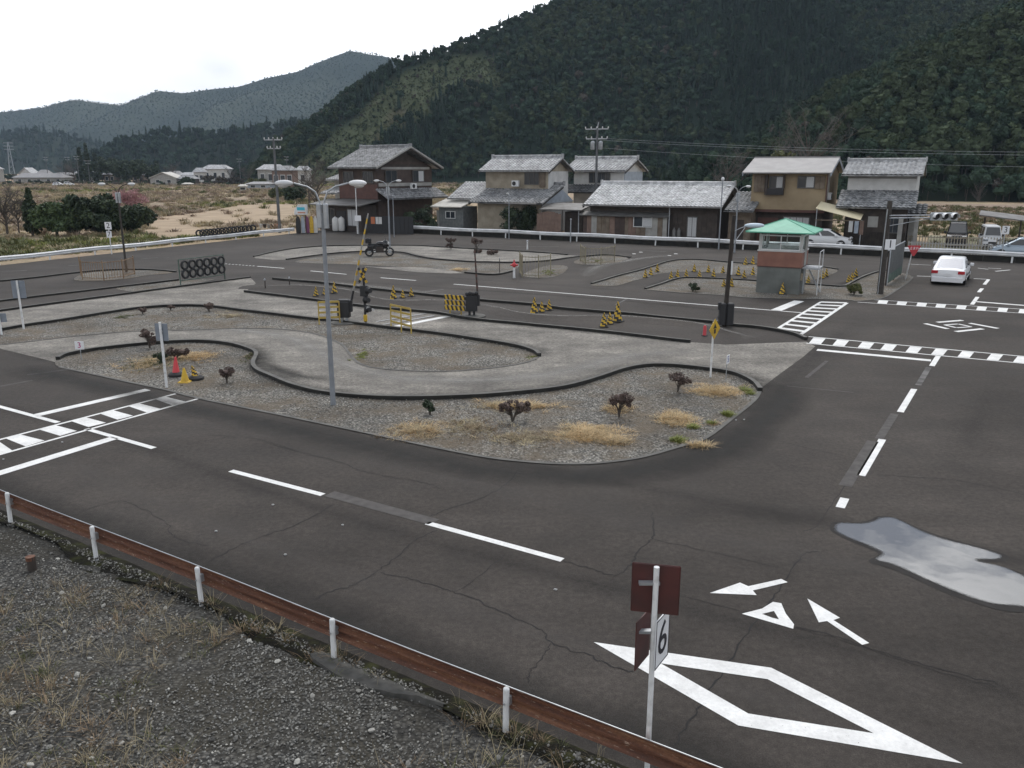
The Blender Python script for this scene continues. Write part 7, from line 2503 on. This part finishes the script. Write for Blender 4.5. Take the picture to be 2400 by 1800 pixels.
def tree(name, label, base, height, crowns, leaf, seed, group, dens=900, size=0.3, trunk_r=0.15, core=True):
    """crowns: (dx, dy, dz, rx, rz) lobes"""
    rnd = random.Random(seed)
    h = thing(name, label, 'tree' if name != 'bush' else 'bush', base, rnd.uniform(0, 0.5), group)
    tr = MB()
    tr.tube([(0, 0, -0.1), (rnd.uniform(-.1, .1), 0, height * 0.3), (0, rnd.uniform(-.1, .1), height * 0.7)], [trunk_r, trunk_r * 0.7, trunk_r * 0.3], 7)
    cr = MB()
    for dx, dy, dz, rx, rz in crowns:
        tr.tube([(0, 0, height * 0.15), (dx * 0.4, dy * 0.4, dz * 0.55), (dx * 0.85, dy * 0.85, dz)], [trunk_r * 0.5, trunk_r * 0.3, trunk_r * 0.1], 5)
        for k in range(6):
            c_ = (dx + rnd.uniform(-0.6, 0.6) * rx, dy + rnd.uniform(-0.6, 0.6) * rx, dz + rnd.uniform(-0.6, 0.6) * rz)
            leaf_quads(cr, c_, (rx * 0.62, rx * 0.62, rz * 0.62), int(dens / 4), size * 0.8, rnd, 0.3)
        if core:
            cr.ball((dx, dy, dz), (rx * 0.5, rx * 0.5, rz * 0.5), 8, 6, 0, 0.2, rnd.random())
    tr.build('trunk', 'bark', h, smooth=True)
    cr.build('crown', leaf, h)
    return h
def bare_tree(label, base, height, spread, seed, group, m='twig', n1=14, trunk_r=0.14, name='bare_tree'):
    rnd = random.Random(seed)
    h = thing(name, label, 'tree', base, 0, group)
    tr, cr = MB(), MB()
    tr.tube([(0, 0, -0.1), (0.05, 0, height * 0.25), (-0.05, 0.05, height * 0.55)], [trunk_r, trunk_r * 0.75, trunk_r * 0.4], 7)
    for i in range(n1):
        z = height * rnd.uniform(0.15, 0.55)
        an = rnd.uniform(0, 6.28)
        a_ = Vector((0, 0, z))
        d = Vector((math.cos(an), math.sin(an), rnd.uniform(0.6, 1.6)))
        b_ = a_ + d.normalized() * height * rnd.uniform(0.28, 0.5) * Vector((spread, spread, 1)).length / 1.73
        mid = a_.lerp(b_, 0.5) + Vector((rnd.uniform(-.2, .2), rnd.uniform(-.2, .2), rnd.uniform(-.1, .2)))
        tr.tube([a_, mid, b_], [trunk_r * 0.4, trunk_r * 0.25, trunk_r * 0.1], 5)
        for k in range(9):
            c_ = mid.lerp(b_, rnd.uniform(0, 1))
            e = c_ + Vector((rnd.uniform(-1, 1), rnd.uniform(-1, 1), rnd.uniform(0.0, 1.2))).normalized() * height * rnd.uniform(0.08, 0.2)
            cr.tube([c_, c_.lerp(e, 0.5) + Vector((rnd.uniform(-.08, .08), 0, 0.05)), e], [0.03, 0.02, 0.008], 3)
            for j in range(4):
                f_ = c_.lerp(e, rnd.uniform(0.4, 1))
                g_ = f_ + Vector((rnd.uniform(-1, 1), rnd.uniform(-1, 1), rnd.uniform(-0.1, 1))).normalized() * height * rnd.uniform(0.03, 0.09)
                cr.cyl(f_, g_, 0.014, 0.005, 3, cap=False)
    tr.build('trunk', 'bark', h, smooth=True)
    cr.build('crown', m, h)
    return h
# evergreen clump at the left, beyond the field rail
def lobes(rnd, n, w, d, h0, r):
    return [(rnd.uniform(-w, w), rnd.uniform(-d, d), rnd.uniform(h0 * 0.35, h0), r * rnd.uniform(0.8, 1.25), r * rnd.uniform(0.7, 1.0)) for _ in range(n)]
rt = random.Random(4)
for i, (px, hh, leaf, w, lb) in enumerate(((135, 3.1, 'leaf_green', 1.5, 'leftmost broad evergreen in the dark clump beside the field'), (180, 3.3, 'leaf_green', 1.6, 'second evergreen from the left in the dark clump beside the field'),
                                       (225, 3.5, 'leaf_deep', 1.7, 'tallest middle evergreen in the dark clump behind the number 2 sign'), (270, 3.0, 'leaf_deep', 1.6, 'fourth evergreen in the dark clump behind the brown lamp post'), (312, 2.4, 'leaf_deep', 1.3, 'rightmost low evergreen of the dark clump beside the field'))):
    b = G(px, 553 - i * 1.5)
    tree('evergreen_tree', lb, b, hh, lobes(rt, 7, w, 1.3, hh * 0.85, 1.05), leaf, 30 + i, 'evergreens beside the field', dens=620, size=0.24)
b = G(78, 552)
tree('cypress_tree', 'narrow dark conifer left of the evergreen clump', b, 4.3, [(0, 0, 0.9, 0.75, 0.8), (0.1, 0, 1.9, 0.8, 0.9), (-0.1, 0, 2.9, 0.65, 0.9), (0, 0, 3.8, 0.35, 0.7)], 'leaf_deep', 41, None, dens=500, size=0.2)
b = G(18, 552)
bare_tree('grey leafless tree at the left edge of the field', b, 5.2, 1.2, 42, None, n1=22)
bare_tree('thin leafless sapling between the conifer and the left edge', G(45, 548), 4.4, 1.0, 43, None, n1=14, trunk_r=0.09)
b = Vector(((318 - 1200) / FPX * 128, 128, 0))
h = bare_tree('pink blossoming tree behind the evergreen clump', b, 3.7, 1.5, 44, None, m='blossom', n1=22, trunk_r=0.1, name='blossom_tree')
for ch in h.children:
    if ch.name.startswith('crown'):
        q = MB(); rb = random.Random(6)
        for k in range(12):
            leaf_quads(q, (rb.uniform(-2.6, 2.6), rb.uniform(-1.5, 1.5), rb.uniform(1.0, 3.3)), (1.1, 1.1, 0.7), 130, 0.14, rb, 0.0)
        q.build('blossom', 'blossom', h)
# trees in and behind the village
for i, (px, Yd, hh, kind) in enumerate(((222, 400, 17, 'c'), (238, 395, 18, 'c'), (256, 400, 14, 'c'), (284, 390, 13, 'b'), (306, 385, 12, 'b'), (322, 380, 9, 'b'), (345, 385, 12, 'b'), (358, 375, 9, 'b'), (386, 390, 10, 'b'), (395, 395, 10, 'c'))):
    b = Vector(((px - 1200) / FPX * Yd, Yd, 0))
    od = ('first', 'second', 'third', 'fourth', 'fifth', 'sixth', 'seventh', 'eighth', 'ninth', 'tenth')[i]
    if kind == 'c':
        cw = [(0, 0, hh * (0.15 + 0.14 * k), 2.1 * (1 - k / 7.0), hh * 0.12) for k in range(6)]
        tree('cedar_tree', '%s dark tree from the left in the village grove, a tall cedar' % od, b, hh, cw, 'leaf_deep', 60 + i, 'village grove', dens=160, size=0.8, trunk_r=0.25)
    else:
        tree('grove_tree', '%s dark tree from the left in the village grove, round crowned' % od, b, hh, lobes(random.Random(i), 6, 2.6, 2, hh * 0.8, 2.4), 'leaf_deep', 60 + i, 'village grove', dens=160, size=0.8, trunk_r=0.25)
for i, (px, Yd, hh, sp) in enumerate(((185, 385, 11, 1.2), (204, 390, 12, 1.2), (428, 395, 10, 1.4), (560, 380, 7, 1.6), (600, 370, 8, 1.6), (735, 140, 8.0, 1.4), (752, 120, 6.5, 1.2))):
    b = Vector(((px - 1200) / FPX * Yd, Yd, 0))
    bare_tree(('leafless tree left of the village cedars', 'taller leafless tree touching the village cedars', 'leafless tree behind the small gabled house', 'pale leafless thicket left in the orchard by the pole', 'pale leafless thicket right in the orchard by the pole',
               'bare tree rising left of the corner house roof', 'smaller bare tree against the corner house wing')[i], b, hh, sp, 80 + i, 'bare trees of the village', n1=16, trunk_r=0.16)
for i, (px, Yd, hh, w, leaf) in enumerate(((520, 365, 3.6, 4.5, 'wood_brown'), (560, 350, 3.2, 5.0, 'wood_brown'), (610, 330, 3.0, 4.5, 'leaf_olive'), (455, 340, 3.2, 2.5, 'leaf_deep'), (680, 190, 2.4, 2.2, 'leaf_olive'), (705, 175, 3.0, 1.8, 'leaf_deep'))):
    b = Vector(((px - 1200) / FPX * Yd, Yd, 0))
    tree('bush', ('brown hedge bush left in the orchard', 'brown hedge bush right in the orchard', 'olive bush in front of the hipped village house', 'dark round bush beside the little carport', 'olive bush at the field end near the grey pole', 'dark bush against the corner house side')[i], b, hh, lobes(random.Random(90 + i), 6, w, 1.5, hh * 0.75, hh * 0.45), leaf, 90 + i, 'bushes between the houses', dens=200, size=0.5, trunk_r=0.1)
# purplish thickets and orchard scrub in and around the village
rv = random.Random(23)
sp_ = []
for _ in range(900):
    Yd = rv.choice([rv.uniform(440, 470), rv.uniform(340, 395)])
    px = rv.choice([rv.uniform(140, 330), rv.uniform(400, 780), rv.uniform(-40, 780)])
    x = (px - 1200) / FPX * Yd
    s_ = rv.uniform(0.35, 0.75) * (0.42 if Yd < 400 else 1.0) 
    sp_.append(((x, Yd, -0.3), (s_ * 1.2, s_ * 1.2, s_ * 0.8), (0, 0, rv.uniform(0, 6.28)), rv.choice([6, 6, 5, 5, 0, 2])))
scatter('village_thicket', sp_, KINDS_, 'brown leafless thickets round the far village', 'thicket')
# street-side greenery
b = street(s_of(1215, 2.6), 2.6)
tree('hedge_tree', 'dense dark hedge tree in front of the cream house', b, 2.9, [(-1.2, 0, 0.8, 0.75, 0.8), (-0.5, 0, 1.9, 0.9, 0.9), (0.7, 0, 1.9, 0.9, 0.9), (1.5, 0, 1.2, 0.85, 1.0), (0.3, 0, 0.7, 1.0, 0.7), (-1.1, 0, 2.0, 0.7, 0.7), (1.4, 0, 2.1, 0.7, 0.6)], 'leaf_deep', 101, None, dens=380, size=0.14)
b = street(s_of(985, 2.4), 2.4)
tree('garden_tree', 'sprawling dark garden tree before the corner house', b, 3.0, [(-0.9, 0, 1.6, 0.8, 0.7), (0.4, 0, 1.9, 0.9, 0.8), (1.1, 0, 1.1, 0.7, 0.7), (-1.4, 0, 0.8, 0.6, 0.6)], 'leaf_deep', 102, None, dens=330, size=0.14)
b = street(s_of(955, -0.6), -0.6)
tree('bush', 'low dark bush at the start of the long guard rail', b, 1.4, [(-0.7, 0, 0.6, 0.6, 0.5), (0.3, 0, 0.8, 0.7, 0.6), (1.1, 0, 0.5, 0.6, 0.5)], 'leaf_deep', 103, None, dens=260, size=0.12)
b = street(s_of(1012, -1.2), -1.2)
tree('bush', 'small ragged bush poking over the guard rail', b, 1.2, [(0, 0, 0.65, 0.5, 0.5), (0.3, 0, 0.9, 0.3, 0.4)], 'leaf_deep', 104, None, dens=260, size=0.1)
b = Vector(((1790 - 1200) / FPX * 150, 150, 0))
tree('round_tree', 'pale green round tree behind the tan house roof', b, 8.0, lobes(random.Random(5), 9, 3.2, 2, 7.4, 2.0), 'leaf_olive', 105, None, dens=420, size=0.45, trunk_r=0.25)
b = Vector(((1868 - 1200) / FPX * 165, 165, 0))
bare_tree('large pale leafless tree on the slope behind the tan house', b, 17.5, 1.5, 106, None, n1=26, trunk_r=0.28)
b = Vector(((1690 - 1200) / FPX * 170, 170, 0))
bare_tree('grey leafless tree behind the long house roof', b, 11.5, 1.3, 107, None, n1=20, trunk_r=0.2)

# ---- ground cover
def grass_tuft(seed, m, n=26, hh=0.3, spread=0.14, w=0.012, lean=0.5):
    rnd = random.Random(seed)
    q = MB()
    for _ in range(n):
        an = rnd.uniform(0, 6.28)
        r0 = rnd.uniform(0, spread)
        b_ = Vector((math.cos(an) * r0, math.sin(an) * r0, -0.02))
        d = Vector((math.cos(an + rnd.uniform(-1, 1)), math.sin(an + rnd.uniform(-1, 1)), 0)) * rnd.uniform(0.1, lean) * hh
        h_ = hh * rnd.uniform(0.5, 1.1)
        s_ = Vector((-math.sin(an), math.cos(an), 0)) * w
        m1 = b_ + d * 0.4 + Vector((0, 0, h_ * 0.6))
        t_ = b_ + d * 1.3 + Vector((0, 0, h_))
        q.add([b_ - s_, b_ + s_, m1 + s_ * 0.8, m1 - s_ * 0.8, t_], [(0, 1, 2, 3), (3, 2, 4)])
    return q.mesh('tuft', [m])
def stone_mesh(seed, m):
    q = MB(); q.ball((0, 0, 0), (1, 0.8, 0.55), 6, 4, 0, 0.22, seed)
    return q.mesh('stone', [m])
rs = random.Random(17)
# stones and weeds of the near bank
sp_ = []
for _ in range(58000):
    s_, n_ = rs.uniform(-14, 7.5), 0.08 - abs(rs.gauss(0, 1)) * 2.4
    if n_ < -7.5:
        continue
    p = near(s_, n_)
    if p.y < 3.5 or abs(p.x) > p.y * 0.66 + 1:
        continue
    k = noise.noise(p * 0.55)
    if k < -0.28 and rs.random() < 0.7:
        continue
    z = (0.12 if n_ < -0.3 else 0.10 + n_ * 0.22) + 0.06 * noise.noise(p * 0.7) + 0.035 * noise.noise(p * 2.3) + 0.02 * noise.noise(p * 6.0)
    c_ = 0.008 + 0.013 * rs.random() ** 2.0 + (0.025 if rs.random() < 0.006 else 0)
    sp_.append(((p.x, p.y, z + c_ * 0.05), (c_, c_, c_), (rs.uniform(-.6, .6), rs.uniform(-.6, .6), rs.uniform(0, 6.28)), rs.choice([0, 1, 2, 0, 1, 2, 3] if c_ < 0.04 else [3])))
scatter('bank_stones', sp_, [stone_mesh(1, 'stone'), stone_mesh(2, 'stone'), stone_mesh(3, 'stone'), stone_mesh(4, 'stone_pale')], 'loose grey stones covering the near bank', 'gravel')
sp_ = []
for _ in range(16000):
    s_, n_ = rs.uniform(-14, 7.5), rs.uniform(-7, 0.12)
    p = near(s_, n_)
    if p.y < 3.5 or abs(p.x) > p.y * 0.66 + 1:
        continue
    k = noise.noise(p * 0.42 + Vector((4, 1, 0)))
    dens = 0.08 + max(0, -n_ - 1.4) * 0.13 + k * 0.55 + max(0, -s_ - 3.5) * 0.13 * min(1, max(0, (-n_ - 1.3) / 2.0))
    if rs.random() > dens:
        continue
    c_ = rs.uniform(0.5, 1.25)
    sp_.append(((p.x, p.y, 0.11 + 0.06 * noise.noise(p * 0.7)), (c_, c_, c_), (rs.uniform(-.2, .2), rs.uniform(-.2, .2), rs.uniform(0, 6.28)), rs.choice([0, 0, 1, 2, 2, 3, 4])))
scatter('bank_weeds', sp_, [grass_tuft(1, 'pale_straw', 18, 0.17, 0.12, 0.0026, 1.3), grass_tuft(2, 'dry_brown', 26, 0.12, 0.12, 0.0035, 1.3), grass_tuft(3, 'pale_straw', 5, 0.34, 0.08, 0.0022, 0.9), grass_tuft(4, 'dry_brown', 34, 0.12, 0.16, 0.004, 1.2), grass_tuft(5, 'leaf_olive', 22, 0.1, 0.12, 0.005, 1.0)],
        'dry straggling weeds growing on the near bank', 'weeds')
# stones of the islands
sp_ = []
for nm, cnt in (('I1', 15000), ('I2', 10000), ('I5B', 1800), ('I5A', 1200), ('I3B', 300)):
    pl = ISLES[nm]
    xs = [p[0] for p in pl]; ys = [p[1] for p in pl]
    k = 0
    while k < cnt:
        x, y = rs.uniform(max(min(xs), -30), max(xs)), rs.uniform(min(ys), max(ys))
        k += 1
        if not in_poly(x, y, pl):
            continue
        if noise.noise(Vector((x * 0.5, y * 0.5, 0))) < -0.05 and rs.random() < 0.75:
            continue
        c_ = rs.uniform(0.011, 0.03)
        sp_.append(((x, y, 0.014 + c_ * 0.15), (c_, c_, c_), (rs.uniform(-.5, .5), rs.uniform(-.5, .5), rs.uniform(0, 6.28)), rs.choice([0, 1, 1, 2])))
scatter('island_stones', sp_, [stone_mesh(5, 'stone'), stone_mesh(6, 'stone_warm'), stone_mesh(7, 'stone_pale')], 'crushed stone spread over the kerbed islands', 'gravel')
# dry grass patches
Zp = zz(900, 800, 0.4069)
sp_ = []
def patch(cx, cy, rx, ry, n, kinds, sc=1.0):
    c0 = G(cx, cy)
    ax = (G(cx + rx, cy) - c0).length
    ay = (G(cx, cy - ry) - G(cx, cy + ry)).length / 2
    for _ in range(n):
        t, r_ = rs.uniform(0, 6.28), min(1.6, abs(rs.gauss(0, 0.62)) ** 0.8)
        r_ *= 0.8 + 0.35 * noise.noise(Vector((math.cos(t) * 1.7 + cx, math.sin(t) * 1.7, 0)))
        x, y = c0.x + ax * r_ * math.cos(t), c0.y + ay * r_ * math.sin(t)
        c_ = sc * rs.uniform(0.6, 1.2)
        sp_.append(((x, y, 0.01), (c_, c_, c_), (rs.uniform(-.2, .2), rs.uniform(-.2, .2), rs.uniform(0, 6.28)), rs.choice(kinds)))
for (a_, b_, c_, d_, n, kd) in ((1180, 535, 190, 62, 520, [0, 0, 0, 1]), (1330, 580, 100, 24, 120, [0, 1, 2]), (740, 375, 250, 30, 300, [0, 0, 1]), (1920, 290, 175, 40, 330, [0, 0, 1]), (1675, 450, 110, 50, 260, [0, 0, 1]), (190, 520, 180, 55, 230, [0, 2, 1]),
                          (1350, 390, 120, 40, 130, [0, 1, 2]), (500, 500, 250, 70, 200, [2, 1, 2]), (1980, 425, 22, 14, 26, [3]), (1690, 575, 36, 14, 34, [3]), (2090, 290, 22, 26, 34, [3]), (1780, 500, 20, 10, 14, [3]), (800, 560, 260, 50, 150, [2, 1]), (1890, 475, 30, 14, 14, [3, 0]), (1800, 600, 80, 14, 30, [1, 0])):
    x, y = Zp(a_, b_)
    patch(x, y, c_ * 0.4069, d_ * 0.4069, n, kd)
Zp = zz(0, 700, 0.3165)
for (a_, b_, c_, d_, n, kd) in ((1100, 480, 250, 75, 330, [2, 0, 1, 4]), (1450, 430, 180, 45, 260, [0, 0, 2]), (1850, 430, 60, 40, 50, [2, 4]), (900, 140, 90, 20, 40, [4]), (1700, 130, 220, 30, 120, [1, 2])):
    x, y = Zp(a_, b_)
    patch(x, y, c_ * 0.3165, d_ * 0.3165, n, kd, 0.9)
patch(850, 835, 18, 14, 40, [3], 0.7); patch(1245, 838, 22, 8, 24, [3, 4], 0.5)
patch(1075, 633, 26, 4, 60, [0], 1.1); patch(1290, 640, 30, 8, 60, [2, 3], 1.0); patch(1400, 612, 40, 6, 50, [3, 2], 0.8)
scatter('dry_grass', sp_, [grass_tuft(11, 'dry_grass', 34, 0.065, 0.17, 0.006, 3.2), grass_tuft(12, 'pale_straw', 28, 0.07, 0.15, 0.006, 3.0), grass_tuft(13, 'dry_brown', 28, 0.06, 0.15, 0.006, 3.0), grass_tuft(14, 'weed_green', 26, 0.10, 0.12, 0.009, 1.2), grass_tuft(15, 'leaf_olive', 20, 0.08, 0.12, 0.008, 1.2)],
        'tan dry grass in patches on the islands', 'grass')
# bare tan ground and a mown yard
mat('bare_earth', (0.40, 0.30, 0.20), 0.95, col2=(0.30, 0.225, 0.145), scale=0.35, detail=7)
mat('mown_grass', (0.16, 0.155, 0.085), 0.95, col2=(0.215, 0.20, 0.13), scale=0.3, detail=7)
_ft, FT = sheet('field_track', [(325, 556), (352, 528), (380, 508), (470, 498), (560, 482), (640, 478), (700, 484), (700, 512), (640, 520), (560, 525), (500, 520), (455, 528), (480, 540), (470, 551), (400, 560)], -0.012, 'bare_earth', 3)
FTP = [(p.x, p.y) for p in FT]
q = [street(46.2, 4.62), street(85, 4.62), street(85, 20), street(46.2, 20)]
m_ = MB(); m_.add([(p.x, p.y, -0.010) for p in q], [(0, 1, 2, 3)])
struct(m_.build('yard', 'mown_grass'))
# field grass
sp_ = []
cnt = 0
while cnt < 10500:
    cnt += 1
    Yd = 58 + 330 * rs.random() ** 1.6
    x = rs.uniform(-0.72, -0.05) * Yd
    d = (Vector((x, Yd, 0)) - LR0)
    side = LRD.x * d.y - LRD.y * d.x
    if side < 1.2:
        continue
    if (Vector((x, Yd, 0)) - LR1).dot(ST_D) > -1 and Yd < 110:
        continue
    k = noise.noise(Vector((x / 22, Yd / 22, 0)))
    k2 = noise.noise(Vector((x / 45, Yd / 45, 5)))
    if k > 0.22:
        i = rs.choice([0, 0, 1])
    elif k < -0.15:
        i = rs.choice([2, 2, 3, 1])
    else:
        i = rs.choice([0, 1, 2])
    if k2 > 0.2:
        i = rs.choice([3, 4, 0])
    if in_poly(x, Yd, FTP) and rs.random() < 0.93:
        continue
    if -0.04 < k < 0.05 and rs.random() < 0.8:
        continue
    c_ = rs.uniform(0.6, 1.3) * (1 + Yd / 260)
    sp_.append(((x, Yd, -0.05), (c_, c_, c_ * rs.uniform(0.6, 1.2)), (0, 0, rs.uniform(0, 6.28)), i))
scatter('field_grass', sp_, [grass_tuft(21, 'pale_straw', 40, 0.32, 0.5, 0.03, 1.4), grass_tuft(22, 'pale_straw', 40, 0.42, 0.5, 0.03, 1.1), grass_tuft(23, 'field_brown', 44, 0.45, 0.5, 0.035, 1.1), grass_tuft(24, 'leaf_olive', 44, 0.45, 0.55, 0.04, 0.8), grass_tuft(25, 'weed_green', 36, 0.35, 0.5, 0.04, 0.9)],
        'dry winter grass of the field at left', 'grass')
# rough ground between the houses and the woods
sp_ = []
for _ in range(8000):
    t = rs.uniform(9, 95); s_ = rs.uniform(-12, 110)
    p = street(s_, t)
    if abs(p.x) > 0.72 * p.y + 10 or (s_ < 46 and t < 17):
        continue
    if t < 21 and s_ > 46 and rs.random() < 0.75:
        continue
    c_ = rs.uniform(0.5, 1.1)
    sp_.append(((p.x, p.y, -0.05), (c_, c_, c_ * rs.uniform(0.8, 1.5)), (0, 0, rs.uniform(0, 6.28)), rs.choice([0, 0, 1, 2, 3] if t > 46 else [1, 1, 2, 3, 3])))
scatter('rough_grass', sp_, [grass_tuft(31, 'field_brown', 40, 0.3, 0.5, 0.035, 0.8), grass_tuft(32, 'leaf_olive', 40, 0.35, 0.5, 0.035, 0.7), grass_tuft(33, 'dry_brown', 44, 0.4, 0.5, 0.04, 0.7), grass_tuft(34, 'leaf_olive', 44, 0.5, 0.55, 0.045, 0.8)],
        'rough tan grass between the houses and the wooded slope', 'grass')
# litter specks on the road
q = MB()
for x, y in ((640, 1185), (507, 1247), (803, 1232), (669, 1302), (1302, 1384), (146, 1038), (8, 1078), (1600, 970), (1744, 985), (1725, 986)):
    p = G(x, y)
    q.ball((p.x, p.y, 0.02), (0.03, 0.02, 0.015), 6, 4, 0, 0.2, x)
tag(q.build('road_litter', 'plaster_white'), 'small white specks of litter on the front road', 'litter', kind='stuff')
